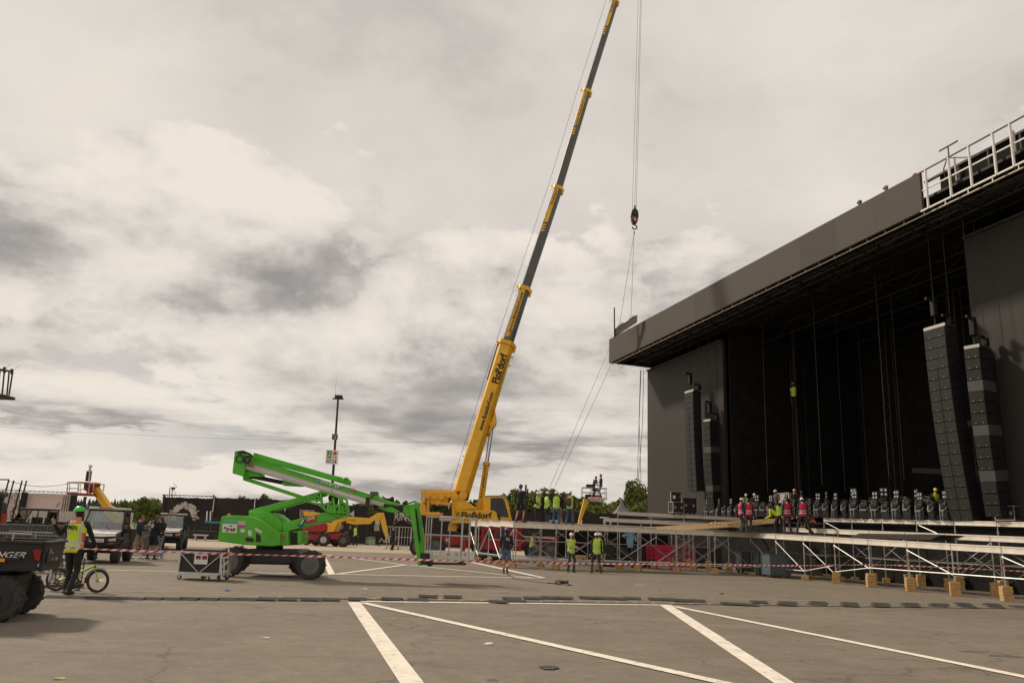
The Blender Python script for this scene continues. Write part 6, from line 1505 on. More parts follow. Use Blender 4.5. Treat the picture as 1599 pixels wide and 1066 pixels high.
# ------------------------------------------------------------------ red and yellow boom lift far behind
RY = G(505, 852.5).y
rl = thing('boom_lift', 'red and yellow articulated boom lift parked far behind the green one', 'boom lift', (P(505, 852, RY).x, RY + 1, 0))
def rpart(name, pts, Y, dep, m_, bev=.03): m = MB(); m.prism(pp(pts, Y), (0, dep, 0)); return m.build(name, m_, rl, bev=bev)
rpart('chassis', [(481, 834), (534, 832.5), (534, 842), (481, 842)], RY + .3, 1.8, M_red); rpart('turret_cover', [(470, 829), (473, 823), (487, 818), (505, 815), (510.5, 817), (511, 829), (500, 831)], RY + .1, 2.2, M_red, .1)
rpart('turret_end', [(510, 815.5), (527, 816), (521, 830), (508, 831)], RY + .2, 2.0, M_yellow2, .06); rpart('lower_arm', [(473.5, 798), (490, 799), (504, 801.5), (540, 809), (540, 813), (500, 806), (474, 805)], RY + .7, .6, M_yellow2)
rpart('lower_arm', [(515, 811), (541, 808), (542, 812), (522, 818)], RY + .6, .3, M_yellow2)
rb_ = rpart('boom_section', [(540, 806), (577, 808.5), (581, 806), (590, 800), (598, 800), (598.5, 803), (590.5, 813.5), (583, 812), (577, 817.5), (552, 818.5), (540, 815.5)], RY + .7, .6, M_yellow2)
rpart('jib_arm', [(591, 800.3), (598, 800), (601, 812), (606.5, 840), (603, 842), (597, 826)], RY + .75, .5, M_yellow2); m = MB(); m.bar(P(547, 811.3, RY + .68), P(556, 811.9, RY + .68), .02, .06, up=(0, -1, 0)); m.build('marking', M_dark, rb_)
m = MB(); m.bar(P(536, 810.5, RY + .68), P(541, 811, RY + .68), .02, .22, up=(0, -1, 0)); m.build('marking', M_sredm, rb_)
m = MB(); m.path([P(604, 841, RY), P(600, 845, RY), P(608, 846, RY), P(606, 838, RY), P(602, 842, RY)], .05, seg=5); m.path([P(592, 846.5, RY), P(596, 840, RY), P(600, 847, RY)], .04, seg=5); m.build('basket_frame', M_steel, rl)
for px, py, yy in ((505, 842.5, RY), (536, 841.5, RY), (493, 843, RY + 2.2), (478, 840.5, RY + 2.2), (524, 841, RY + 2.2)):
    c = P(px, py, yy); c.z = .5; m = MB(); m.lathe(c, (0, 1, 0), [(.25, .02), (.44, 0), (.5, .05), (.5, .36), (.42, .4), (.2, .4)], seg=24); w_ = m.build('wheel', M_rubber, rl, smooth=True); m = MB(); m.lathe(c, (0, 1, 0), [(.03, -.01), (.26, -.01), (.27, .03)], seg=16); m.build('rim', M_rim if px != 505 else M_steel, w_)

# yellow telescopic lift behind the white buggy, red basket
TY = 44.0
yl = thing('boom_lift', 'yellow boom lift raising a red basket frame behind the white buggy', 'boom lift', (P(190, 850, TY).x, TY, 0))
m = MB(); m.prism(pp([(139.5, 757), (143, 755.5), (148, 758), (170, 790), (177, 792.5), (176.5, 796), (170, 799.5), (163.5, 799), (160, 793), (141, 764), (137, 768.5), (133.5, 771.5)], TY), (0, .5, 0)); m.build('boom', M_yellow2, yl, bev=.02)
m = MB(); m.bar(P(152, 775, TY - .02), P(148.5, 770, TY - .02), .02, .2, up=(0, -1, 0)); m.build('marking', M_sredm, yl)
m = MB(); c = P(180, 835, TY); m.box((c.x, TY + .4, .75), (3.2, 1.9, .6)); m.bar((P(167, 798, TY).x, TY + .3, P(167, 798, TY).z), (c.x + .6, TY + .3, .9), .4, .4); m.build('chassis', M_yellow2, yl)
for s_ in (-1, 1):
    for dy in (-.65, 1.1): m = MB(); m.lathe((c.x + s_ * 1.1, TY + dy, .42), (0, 1, 0), [(.2, 0), (.38, .01), (.42, .05), (.42, .28), (.2, .3)], seg=20); m.build('wheel', M_rubber, yl, smooth=True)
m = MB(); b0, b1 = P(113, 771, TY - .3), P(146, 772.5, TY - .3); m.bar(b0, b1, 1.1, .12); m.build('basket_floor', mat('rusty_red', (.30, .05, .035), .6, var=.3), yl)
m = MB(); t0, t1 = P(114, 753.5, TY - .3), P(131, 753, TY - .3)
for yy in (-.55, .55):
    o_ = V((0, yy, 0)); m.path([b0 + o_, t0 + o_, t1 + o_, P(130, 771.5, TY - .3) + o_], .03, seg=5); m.tube(P(114, 763, TY - .3) + o_, P(131, 763, TY - .3) + o_, .025, seg=5); m.tube(P(117, 753.5, TY - .3) + o_, P(117, 771, TY - .3) + o_, .02, seg=5); m.path([P(146, 772, TY - .3) + o_, P(148, 755.5, TY - .3) + o_, P(155, 755, TY - .3) + o_, P(153.5, 766, TY - .3) + o_], .03, seg=5)
for a_ in (t0, t1): m.tube(a_ + V((0, -.55, 0)), a_ + V((0, .55, 0)), .03, seg=5)
m.build('basket_frame', M_steel, yl)
m = MB(); m.prism(pp([(131, 752), (146, 752.5), (146.5, 755), (144, 757), (140, 763), (136, 768), (130, 764)], TY - .5), (0, .8, 0)); m.build('basket_head', M_red, yl, bev=.04); m = MB(); m.prism(pp([(132, 756), (141, 756.5), (141, 762), (132.5, 762)], TY - .53), (0, .3, 0)); m.build('control_box', M_trussg, yl)
fl_ = thing('lamp_fitting', 'black and silver lamp fitting standing upright in the red basket', 'lamp', P(138.5, 752, TY - .2))
m = MB()
for dx in (-2.4, 0, 2.4): m.bar(P(137.3 + dx, 751, TY - .2), P(139.6 + dx, 735, TY - .2), .09, .10)
m.build('body', M_black, fl_); m = MB(); m.bar(P(138.8, 750, TY - .3), P(140.6, 736, TY - .3), .05, .07); m.tube(P(140, 736, TY - .2), P(141, 729, TY - .2), .09, .05, seg=8); m.rbox(P(141.3, 727.5, TY - .2), (.15, .15, .14), .03); m.build('top_cap', M_alu, fl_)
m = MB(); m.tube(P(133.5, 775, TY + 4), P(128.5, 797, TY + 4), .09, seg=8); m.tube(P(128.5, 797, TY + 4), V((P(127, 830, TY + 4).x, TY + 4, 0)), .14, seg=8); m.build('mast', M_trussg, yl)

# yellow lift with two workers, right of the platform crew
WY = 60.0
wl2 = thing('boom_lift', 'yellow boom lift holding two workers in a white basket above the fence', 'boom lift', (P(890, 864, WY).x, WY, 0))
m = MB(); m.prism(pp([(897, 834), (902, 820), (912, 778), (916, 776), (920, 779), (918.5, 784), (907, 815), (901, 836)], WY), (0, .5, 0)); m.build('boom', M_yellow2, wl2, bev=.02)
m = MB(); m.tube(P(900, 838, WY - .1), P(909, 812, WY - .1), .06, seg=6); m.build('hydraulic_cylinder', M_silver, wl2); m = MB(); a = P(893, 850, WY); m.box((a.x, WY + .3, .65), (3.0, 1.8, .5)); m.bar((a.x, WY + .25, .9), P(899, 836, WY + .25), .4, .4); m.build('chassis', M_black, wl2)
for s_ in (-1, 1):
    for dy in (-.8, 1.0): m = MB(); m.lathe((a.x + s_ * 1.15, WY + dy, .45), (0, 1, 0), [(.2, 0), (.42, .01), (.45, .05), (.45, .3), (.2, .32)], seg=20); m.build('wheel', M_rubber, wl2, smooth=True)
m = MB(); m.rbox(P(920, 775, WY), (.6, .5, .3), .05); m.build('rotator', M_black, wl2)
m = MB(); f0, f1 = P(918, 777.5, WY), P(947, 777.5, WY); f1.z = f0.z; m.box((f0 + f1) / 2, (f1.x - f0.x, 1.0, .12)); m.box((f0 + f1) / 2 - zup * .12, (1.0, .6, .16)); m.build('basket_floor', M_white, wl2)
m = MB(); r0, r1 = P(909, 761, WY), P(946, 759, WY); r1.z = r0.z
for yy in (-.5, .5):
    o_ = V((0, yy, 0)); m.tube(r0 + o_, r1 + o_, .03, seg=5); m.tube((r0 + o_) - zup * .35, (r1 + o_) - zup * .35, .025, seg=5)
    for t in (0, .38, .7, 1): p = r0.lerp(r1, t) + o_; m.tube(p, V((p.x, p.y, f0.z)), .025, seg=5)
for p in (r0, r1): m.tube(p + V((0, -.5, 0)), p + V((0, .5, 0)), .03, seg=5)
m.build('basket_frame', M_alu, wl2); m = MB(); q = P(921, 758, WY - .4); m.rbox(q, (.55, .3, .2), .04); m.rbox(q + V((.4, 0, -.3)), (.4, .3, .16), .03); m.build('control_box', M_trussg, wl2); m = MB(); m.box(P(931, 774, WY - .3), (.8, .3, .15)); m.build('tool_tray', M_red, wl2)

# ------------------------------------------------------------------ utility buggies
def buggy(label, loc, heading, hoodm, roofm, plate=None, crew=False, group=None, bedm=None):
    """local: x right, y forward; heading turns the front left from facing away"""
    r = thing('utility_buggy', label, 'buggy', loc, R(heading), group); bedm = bedm or M_blackp
    def part(name, m, mats, **k): return m.build(name, mats, r, local=True, **k)
    yc = 0.0; yw0 = 1.05; yw1 = -1.05 if not crew else -1.85; L_b = yw1 - .45
    m = MB(); m.rbox((0, (yw0 + yw1) / 2, .52), (1.30, yw0 - yw1 + .3, .34), .05); m.rbox((0, .1 if not crew else -.25, .66), (1.42, 1.5 if not crew else 2.2, .22), .05); part('chassis', m, M_blackp)
    for s_ in (-1, 1):
        for y in (yw0, yw1):
            m = MB(); c = V((s_ * .62, y, .335)); m.lathe(c - V((.14 * s_, 0, 0)), (s_, 0, 0), [(.18, .02), (.27, .0), (.315, .02), (.335, .07), (.335, .20), (.315, .26), (.26, .275), (.17, .25)], seg=30)
            for k in range(22):
                t = 2 * math.pi * k / 22; e = V((0, math.cos(t), math.sin(t))); tn_ = V((0, -math.sin(t), math.cos(t))); m.box(c + e * .332 + V((s_ * (-.06 if k % 2 else .06), 0, 0)), (.14, .045, .03), (V((1, 0, 0)), tn_, e))
            w_ = part('wheel', m, M_rubber, smooth=True)
            m = MB(); c2 = c + V((s_ * .10, 0, 0)); m.lathe(c2, (s_, 0, 0), [(.03, .03), (.06, .03), (.07, -.06), (.165, -.08), (.18, .02), (.195, .03)], seg=24)
            for k in range(7): t = k * .8976; m.bar(c2 + V((s_ * .01, math.cos(t) * .05, math.sin(t) * .05)), c2 + V((s_ * .01, math.cos(t) * .175, math.sin(t) * .175)), .028, .03, up=(1, 0, 0), mi=1)
            q = m.build('rim', [M_black, M_rim], w_, local=True)
    # nose
    prof = [(.80, .55), (1.50, .55), (1.56, .68), (1.54, .93), (1.42, 1.02), (.72, 1.10), (.72, .55)]
    m = MB(); m.prism([(-.66, y, z) for y, z in prof], (1.32, 0, 0)); part('nose', m, M_blackp, bev=.05)
    m = MB(); m.prism([(-.60, 1.50, 1.00), (.60, 1.50, 1.00), (.66, .72, 1.12), (-.66, .72, 1.12)], (0, .015, .05)); hd_ = part('hood', m, hoodm, bev=.015)
    m = MB(); m.prism([(-.63, 1.535, .965), (-.18, 1.56, .93), (.18, 1.56, .93), (.63, 1.535, .965), (.60, 1.50, 1.02), (-.60, 1.50, 1.02)], (0, .015, 0)); part('nose_trim', m, hoodm)
    m = MB()
    for k in range(4): m.bar((-.42, 1.57, .62 + .06 * k), (.42, 1.57, .62 + .06 * k), .02, .022)
    part('grille', m, M_black)
    for s_ in (-1, 1):
        m = MB(); m.prism([(s_ * .64, 1.565, .90), (s_ * .40, 1.575, .84), (s_ * .42, 1.575, .79), (s_ * .66, 1.56, .80)], (0, .012, 0)); part('headlight', m, M_silver)
        m = MB(); m.prism([(s_ * .40, 1.575, .71), (s_ * .62, 1.565, .74), (s_ * .62, 1.565, .70), (s_ * .42, 1.575, .675)], (0, .012, 0)); part('trim', m, M_sredm)
        m = MB(); m.prism([(s_ * .64, .75, .90), (s_ * .78, .70, .88), (s_ * .78, 1.38, .80), (s_ * .64, 1.42, .82)], (0, 0, .05)); part('mudguard', m, M_blackp, bev=.02)
    m = MB(); m.bar((-.5, 1.62, .50), (.5, 1.62, .50), .07, .09); m.bar((-.35, 1.60, .50), (-.35, 1.3, .45), .06, .06); m.bar((.35, 1.60, .50), (.35, 1.3, .45), .06, .06); part('bumper', m, M_black)
    if plate:
        m = MB(); m.box((-.02, 1.60, .80), (.50, .014, .115)); pl = part('number_plate', m, M_white); m = MB(); m.box((.205, 1.608, .80), (.04, .006, .11)); q = m.build('country_band', M_blue, pl, local=True)
        lettering(plate, (.175, 1.607, .765), (-1, 0, 0), (0, 0, 1), .07, M_dark, pl, fit=.40, local=True, depth=.004)
        lettering('POLARIS', (.20, 1.25, 1.085), (-1, 0, -.0), (0, -.98, .16), .05, M_sredm, hd_, fit=.4, local=True, depth=.012)
    # cabin
    yb = -.55 if not crew else -1.35; m = MB(); t_ = .03
    for s_ in (-1, 1):
        m.path([V((s_ * .68, .78, 1.08)), V((s_ * .60, .38, 1.86)), V((s_ * .60, yb + .05, 1.88)), V((s_ * .66, yb, .95))], t_, seg=8); m.tube((s_ * .64, .05, .75), (s_ * .61, -.02, 1.87), t_, seg=8)
        if crew: m.tube((s_ * .65, -.75, .75), (s_ * .61, -.72, 1.87), t_, seg=8)
    m.tube((-.60, .38, 1.86), (.60, .38, 1.86), t_, seg=8); m.tube((-.60, yb + .05, 1.88), (.60, yb + .05, 1.88), t_, seg=8); m.tube((-.64, yb + .02, 1.35), (.64, yb + .02, 1.35), t_ * .8, seg=6); m.tube((-.6, yb, 1.05), (.5, yb + .04, 1.8), .02, seg=6); part('roll_cage', m, M_black, smooth=True)
    m = MB(); m.rbox((0, (.42 + yb) / 2, 1.925), (1.30, .52 - yb, .09), .035); part('roof', m, roofm, smooth=True)
    m = MB(); m.rbox((.05, .44, 1.945), (.5, .12, .05), .02); part('roof_badge', m, mat('faded_red', (.45, .12, .10), .5))
    m = MB(); m.prism([(-.64, .77, 1.12), (.64, .77, 1.12), (.57, .41, 1.82), (-.57, .41, 1.82)], (0, .012, .004)); part('windscreen', m, M_glass)
    m = MB(); m.bar((-.3, .79, 1.15), (.1, .62, 1.38), .015, .02); part('wiper', m, M_black)
    m = MB(); m.rbox((0, .58, 1.07), (1.2, .25, .12), .04); m.tube((-.33, .35, 1.15), (-.33, .5, 1.08), .03, seg=6); m.torus((-.33, .33, 1.18), V((0, -.85, .5)), .16, .018, 18, 6); part('dashboard', m, M_blackp)
    for s_ in (-1, 0, 1): m = MB(); m.rbox((s_ * .40, -.18, .88), (.38, .42, .14), .05); m.rbox((s_ * .40, -.38, 1.16), (.38, .12, .55), .05); part('seat', m, M_blackp)
    if crew:
        for s_ in (-1, 0, 1): m = MB(); m.rbox((s_ * .40, -1.0, .88), (.38, .42, .14), .05); m.rbox((s_ * .40, -1.2, 1.16), (.38, .12, .55), .05); part('seat', m, M_blackp)
    for s_ in (-1, 1):
        m = MB(); m.prism([(s_ * .69, .66, .62), (s_ * .69, .70, 1.06), (s_ * .68, yb + .15, 1.06), (s_ * .69, yb + .12, .62)], (s_ * .035, 0, 0)); d_ = part('door', m, M_blackp, bev=.012); m = MB(); m.box((s_ * .735, yb + .35, .98), (.02, .14, .035)); m.build('handle', M_black, d_, local=True)
        if crew: pass
        else: m = MB(); m.prism([(s_ * .685, .64, 1.08), (s_ * .625, .36, 1.80), (s_ * .62, yb + .18, 1.80), (s_ * .68, yb + .15, 1.08)], (s_ * .01, 0, 0)); part('side_window', m, M_glass if crew else M_dglass)
        m = MB(); m.rbox((s_ * .84, .62, 1.22), (.16, .06, .20), .03); m.bar((s_ * .68, .62, 1.15), (s_ * .8, .62, 1.2), .03, .03); part('mirror', m, M_black)
    m = MB(); m.prism([(-.58, yb + .03, 1.12), (.58, yb + .03, 1.12), (.56, yb + .06, 1.80), (-.56, yb + .06, 1.80)], (0, .01, 0)); part('rear_window', m, M_glass)
    # cargo bed
    y0, y1 = yb - .10, yb - .96; zb0, zb1 = .78, 1.18
    m = MB(); m.box((0, (y0 + y1) / 2, zb0 + .02), (1.36, y0 - y1, .05))
    for s_ in (-1, 1):
        m.prism([(s_ * .70, y0, zb0 - .04), (s_ * .70, y1 + .02, zb0 - .02), (s_ * .74, y1 - .02, zb1), (s_ * .74, y0, zb1)], (-s_ * .045, 0, 0)); m.bar((s_ * .725, y0 + .01, zb1 + .01), (s_ * .725, y1 - .03, zb1 + .01), .085, .045); m.bar((s_ * .745, y0, .93), (s_ * .74, y1 + .25, .93), .02, .05)
    m.box((0, y0 - .02, .98), (1.40, .04, .40)); part('cargo_bed', m, bedm, bev=.012)
    m = MB(); m.prism([(-.66, y1, zb0 - .03), (.66, y1, zb0 - .03), (.70, y1 - .02, zb1), (-.70, y1 - .02, zb1)], (0, -.05, 0)); m.box((0, y1 - .075, .96), (1.1, .02, .16)); m.box((0, y1 - .06, zb1 + .01), (1.40, .09, .04)); tg = part('tailgate', m, bedm, bev=.012)
    for s_ in (-1, 1):
        m = MB(); m.prism([(s_ * .755, y1 + .10, 1.08), (s_ * .755, y1 - .02, 1.08), (s_ * .750, y1 - .02, .90), (s_ * .750, y1 + .05, .93)], (-s_ * .03, 0, 0)); part('tail_light', m, M_taill, bev=.008)
        m = MB(); m.tube((s_ * .18, y1 + .55, .45), (s_ * .58, y1 + .45, .36), .035, seg=6); m.tube((s_ * .45, y1 + .50, .40), (s_ * .40, y1 + .62, .85), .045, seg=8); m.torus((s_ * .43, y1 + .55, .62), V((0, -.2, 1)), .06, .018, 12, 6); m.torus((s_ * .43, y1 + .56, .68), V((0, -.2, 1)), .06, .018, 12, 6); m.torus((s_ * .43, y1 + .57, .56), V((0, -.2, 1)), .06, .018, 12, 6); part('suspension', m, M_trussg)
    m = MB(); m.box((0, y1 + .62, .46), (.36, .34, .22)); m.tube((-.5, y1 + .62, .36), (.5, y1 + .62, .36), .035, seg=8); part('rear_axle', m, M_black)
    return r, y1
HB = 194
b1, _ = buggy('white roofed utility buggy parked beside the man with the bicycle', V((P(164, 850, G(172, 880).y + 1.3).x, G(172, 880).y + 1.3, 0)), HB, M_white, M_greypl, plate='RÜ GG 8160')
b2, _ = buggy('smaller looking white buggy parked farther back before the splash emblem', V((P(267, 840, G(277, 858.5).y + 1.2).x, G(277, 858.5).y + 1.2, 0)), HB, M_white, M_greypl, plate='RÜ GG 817')
b3, _ = buggy('dark crew buggy seen from the side in front of the pale barrier wall', V((P(48, 815, 52).x, 52, 0)), 90, M_black, M_black, crew=True)
m = MB(); m.box((.76, -1.85, .9), (.02, .5, .08)); m.build('sticker', M_orange, b3, local=True); m = MB(); m.box((-.765, -1.85, .92), (.02, .5, .09)); m.build('sticker', M_orange, b3, local=True)
bx_, by1 = buggy('black pickup buggy with white lettering cut off by the left picture edge', V((-8.88, 13.22, 0)), 107, M_blackp, M_black)
# near side is local -x after facing left
lettering('RANGER', (-.775, -.72, .955), (0, -1, 0), (0, 0, 1), .085, M_silver, bx_, fit=.62, local=True, shear=.45, bold=.012, depth=.006)
m = MB(); m.box((-.768, -.86, .915), (.016, .40, .05)); m.build('sticker', M_orange, bx_, local=True)
m = MB(); m.box((.05, by1 - .09, .92), (.16, .012, .05)); m.box((-.30, by1 - .09, 1.03), (.05, .012, .05)); m.box((-.45, by1 - .09, 1.06), (.06, .012, .07)); m.build('sticker', mat('dusty_label', (.40, .26, .17), .6), bx_, local=True)
lettering('4X4', (-.12, by1 - .088, .90), (-1, 0, 0), (0, 0, 1), .05, M_silver, bx_, fit=.13, local=True, depth=.004)
# stake side bed rails on the black pickup
for s_ in (-1, 1):
  m = MB(); m.tube((s_ * .70, -.7, 1.32), (s_ * .70, by1 + .15, 1.31), .014, seg=6); m.tube((s_ * .70, -1.1, 1.2), (s_ * .70, -1.1, 1.32), .014, seg=6)
  m.build('bed_rail', M_steel, bx_, local=True)
# ------------------------------------------------------------------ bicycle
BY = G(120, 926).y + .28
bi = thing('folding_bicycle', 'lime green folding bicycle with black tyres held by the man in the vest', 'bicycle', G(119, 926))
def bp2(x, y, dy=0): return P(x, y, BY + dy)
for nm, (x, y), rr in (('wheel', (88.3, 908.8), .245), ('wheel', (152.5, 907.6), .250)):
    c = bp2(x, y); c.z = rr + .004; m = MB(); m.torus(c, (0, 1, 0), rr - .025, .026, 36, 8); w_ = m.build('wheel', M_rubber, bi, smooth=True)
    m = MB(); m.torus(c, (0, 1, 0), rr - .055, .012, 32, 6); m.tube(c - V((0, .05, 0)), c + V((0, .05, 0)), .022, seg=10); m.build('rim', M_rim, w_, smooth=True)
    m = MB()
    for k in range(20): t = k * .314; m.tube(c + V((0, .03 * (-1) ** k, 0)), c + V((math.cos(t) * (rr - .055), 0, math.sin(t) * (rr - .055))), .0022, seg=3)
    m.build('spokes', M_steel, w_)
    m = MB(); pts = [c + V((math.cos(t) * (rr + .02), 0, math.sin(t) * (rr + .02))) for t in [R(q) for q in (range(60, 200, 12) if x > 100 else range(10, 150, 12))]]
    for a, b in zip(pts[:-1], pts[1:]): m.bar(a, b, .05, .008)
    m.build('mudguard', M_black, bi)
m = MB(); m.path([bp2(118, 896), bp2(126, 892.5), bp2(140, 886.5), bp2(150.5, 881.8)], .026, seg=10); m.tube(bp2(115, 909), bp2(119.5, 892), .022, seg=8); m.rbox(bp2(121, 895), (.10, .06, .11), .02)
for dy in (-.05, .05): m.tube(bp2(118, 900), bp2(88.5, 908.8, dy), .012, seg=6); m.tube(bp2(112, 909, 0), bp2(88.5, 908.8, dy), .012, seg=6); m.tube(bp2(148.6, 886), bp2(152.5, 907.6, dy), .014, seg=7)
m.path([bp2(112, 900), bp2(100, 903), bp2(90, 911)], .013, seg=6); m.build('frame', M_green2, bi, smooth=True)
m = MB(); m.tube(bp2(149, 886), bp2(146.3, 866), .017, seg=8); m.tube(bp2(146.3, 866, -.28), bp2(146.3, 866, .28), .014, seg=8); m.tube(bp2(146.3, 866, -.28), bp2(146.3, 866, -.17), .02, seg=8); m.tube(bp2(146.3, 866, .28), bp2(146.3, 866, .17), .02, seg=8); m.bar(bp2(146, 869), bp2(152, 870.5), .03, .04); m.build('handlebar', M_black, bi)
m = MB(); m.tube(bp2(116, 905), bp2(106, 866), .016, seg=8); m.build('seat_post', M_black, bi); m = MB(); m.prism([bp2(97, 865), bp2(99, 862.5), bp2(104, 863), bp2(115, 864), bp2(116, 865.5), bp2(106, 866.5)], (0, .06, 0)); m.prism([bp2(97, 865), bp2(99, 862.5), bp2(104, 863), bp2(104, 866)], (0, -.05, 0)); m.build('saddle', M_black, bi, bev=.01)
cc = bp2(119.5, 909.5, -.06); m = MB(); m.torus(cc, (0, 1, 0), .082, .012, 24, 6)
for k in range(5): t = k * 1.257; m.tube(cc, cc + V((math.cos(t) * .08, 0, math.sin(t) * .08)), .008, seg=5)
m.bar(cc, cc + V((.09, -.04, -.13)), .02, .02); m.bar(cc + V((0, .12, 0)), cc + V((-.09, .14, .13)), .02, .02); m.box(cc + V((.09, -.09, -.14)), (.09, .08, .02)); m.box(cc + V((-.09, .2, .14)), (.09, .08, .02)); m.tube(cc - V((0, .02, 0)), cc + V((0, .14, 0)), .02, seg=8); m.build('crankset', M_black, bi)
m = MB(); a = bp2(88.5, 908.8, -.06); m.path([cc + V((0, .01, .08)), a + V((0, 0, .035))], .005, seg=4); m.path([cc + V((0, .01, -.08)), a + V((0, 0, -.035))], .005, seg=4); m.torus(a, (0, 1, 0), .035, .012, 16, 6); m.build('chain', M_trussg, bi)
m = MB(); a = bp2(80, 905, -.05); m.box(bp2(80.5, 897, .02), (.055, .12, .22)); m.build('rear_light', M_greypl, bi); m = MB(); m.path([bp2(75, 897), bp2(90, 893), bp2(100, 893.5)], .008, seg=5); m.tube(bp2(76, 897), bp2(84, 909), .006, seg=5); m.build('rack', M_black, bi)

# ------------------------------------------------------------------ ramps, tape, cases, small things on the ground
ramps = [(83, 932.3), (114, 933), (149, 934), (177, 934.3), (205, 934.8), (234, 935), (262, 935.2), (291, 935.4), (322, 935.6), (352, 935.8), (383, 936.2), (413, 936.5), (446, 936.7), (481, 937), (513, 937), (556, 936.7), (610, 936.7), (651, 937.8), (667, 932), (706, 933), (799, 935.4), (777, 940.6), (806, 939.6), (832, 934.6), (858, 934), (881, 934.6), (918, 934), (937, 934.4), (965, 935.4), (988, 934.8), (1026, 936), (1045, 936.8), (1067, 938.4), (1090, 938.6), (1142, 943.6), (1171, 944.8), (1188, 941), (1231, 944.8), (1234, 941.6), (1279, 944.6), (1281, 941.6), (1331, 946.4), (1330, 943), (1379, 947), (1379, 943.7), (1426, 947), (1425, 943.7), (1468, 947), (1471, 944.3), (1515, 948), (1508, 943.5), (1559, 948.3), (1553, 944.6), (1595, 948)]
rp0 = None; random.seed(8)
M_ramp = mat('ramp_rubber', (.045, .042, .038), .75, var=.3, scale=6, dirt=.5, dcol=(.11, .09, .07))
def make_ramp():
    r = thing('cable_ramp', 'dark ribbed plastic cable ramp in the row across the asphalt', 'cable ramp', (0, 0, 0), 0, 'cable ramps in a row across the asphalt')
    m = MB(); m.prism([(-.23, -.15, .004), (-.23, .13, .004), (-.23, .15, .055), (-.23, .02, .062), (-.23, -.12, .018)], (.46, 0, 0))
    for k in range(15): m.bar((-.215 + k * .0305, -.155, .006), (-.215 + k * .0305, .02, .066), .014, .016)
    m.build('ramp_body', M_ramp, r, local=True)
    m = MB(); m.box((.235, .03, .03), (.02, .1, .03)); m.build('joint_hook', M_trussg, r, local=True); return r
pr_ = make_ramp(); 
for i, (x, y) in enumerate(ramps):
    r = pr_ if i == 0 else copy_tree(pr_); g0 = G(x, y + 1.3); r.location = (g0.x, g0.y + .13, .022 if x > 395 else .0); r.rotation_euler = (0, 0, R(random.uniform(-7, 7)) + (.13 if x < 560 else .02)); sc_ = random.uniform(.95, 1.05); r.scale = (sc_ * (.90 if x < 560 else 1.0), 1, random.uniform(.62, .78))
# barrier tape: ribbon with red and white stretches
tp = [(60, 852.5, 15.2), (100, 855.5, 15.6), (140, 856.6, 16.0), (220, 859.8, 16.2), (300, 863, 16.3), (400, 865.6, 16.4), (500, 868.2, 16.6), (600, 871.8, 17), (700, 875, 17.4), (780, 877, 17.9), (880, 879, 18.6), (1000, 880.3, 19.6), (1100, 881.2, 20.5), (1240, 882.8, 22), (1346, 881.2, 24), (1400, 882, 24.8), (1471, 885, 24.6), (1540, 888.6, 23.6), (1640, 893.6, 22.4)]
tpp = [P(*q) for q in tp]
M_twhite = mat('tape_white', (.70, .64, .60), .4, var=.06); M_tred = mat('tape_red', (.55, .02, .05), .4, var=.06)
m = MB(); acc = 0; idx = 0; k_ = 0
def tape_pt(s):
    for a, b in zip(tpp[:-1], tpp[1:]):
        L_ = (b - a).length
        if s <= L_: return a.lerp(b, s / L_), (b - a).normalized()
        s -= L_
    return tpp[-1], (tpp[-1] - tpp[-2]).normalized()
tot = sum((b - a).length for a, b in zip(tpp[:-1], tpp[1:])); ST = .085; n = int(tot / ST)
for i in range(n):
    qs = []
    for j in (0, 1):
        p, d = tape_pt((i + j) * ST); w_ = .024 * (.72 + .28 * math.cos((i + j) * .3)); tw_ = .5 * math.sin((i + j) * .1); side = V((-d.y, d.x, 0)) * math.sin(tw_) + zup * math.cos(tw_); qs.append((p - side * w_ - d * .03, p + side * w_ + d * .03))
    a0, a1 = qs[0]; b0, b1 = qs[1]; m.add([a0, b0, b1, a1], [(0, 1, 2, 3)], i % 2); m.add([V(v) + V((0, .003, 0)) for v in (a0, a1, b1, b0)], [(0, 1, 2, 3)], i % 2)
tag(m.build('barrier_tape', [M_twhite, M_tred]), 'red and white striped barrier tape stretched across the whole yard', 'tape')
# trolley case left of the green lift
CYy = 21.8
g0 = G(310, 905.5)
xx = V((.995, -.03, 0)).normalized(); yy_ = V((.03, .995, 0)).normalized()
tr_ = thing('trolley_case', 'black panelled trolley case with silver V braces beside the green lift', 'trolley', g0)
c = g0 + V((0, .35, 0)); LW, DP, HT = 1.18, .72, .56; zb2 = .19
m = MB(); m.box(c + zup * (zb2 + HT / 2), (LW - .03, DP - .03, HT - .03), (xx, yy_, zup)); m.build('shell', M_case, tr_)
m = MB(); e = .045
for i in (-1, 1):
    for j in (-1, 1): m.box(c + yy_ * (i * DP / 2) + zup * (zb2 + HT / 2 + j * HT / 2), (LW, e, e), (xx, yy_, zup)); m.box(c + xx * (i * LW / 2) + zup * (zb2 + HT / 2 + j * HT / 2), (e, DP - .05, e), (xx, yy_, zup)); m.box(c + xx * (i * LW / 2) + yy_ * (j * DP / 2) + zup * (zb2 + HT / 2), (e, e, HT - .05), (xx, yy_, zup))
m.build('edge_profile', M_alu, tr_)
fr = c - yy_ * (DP / 2 + .012)
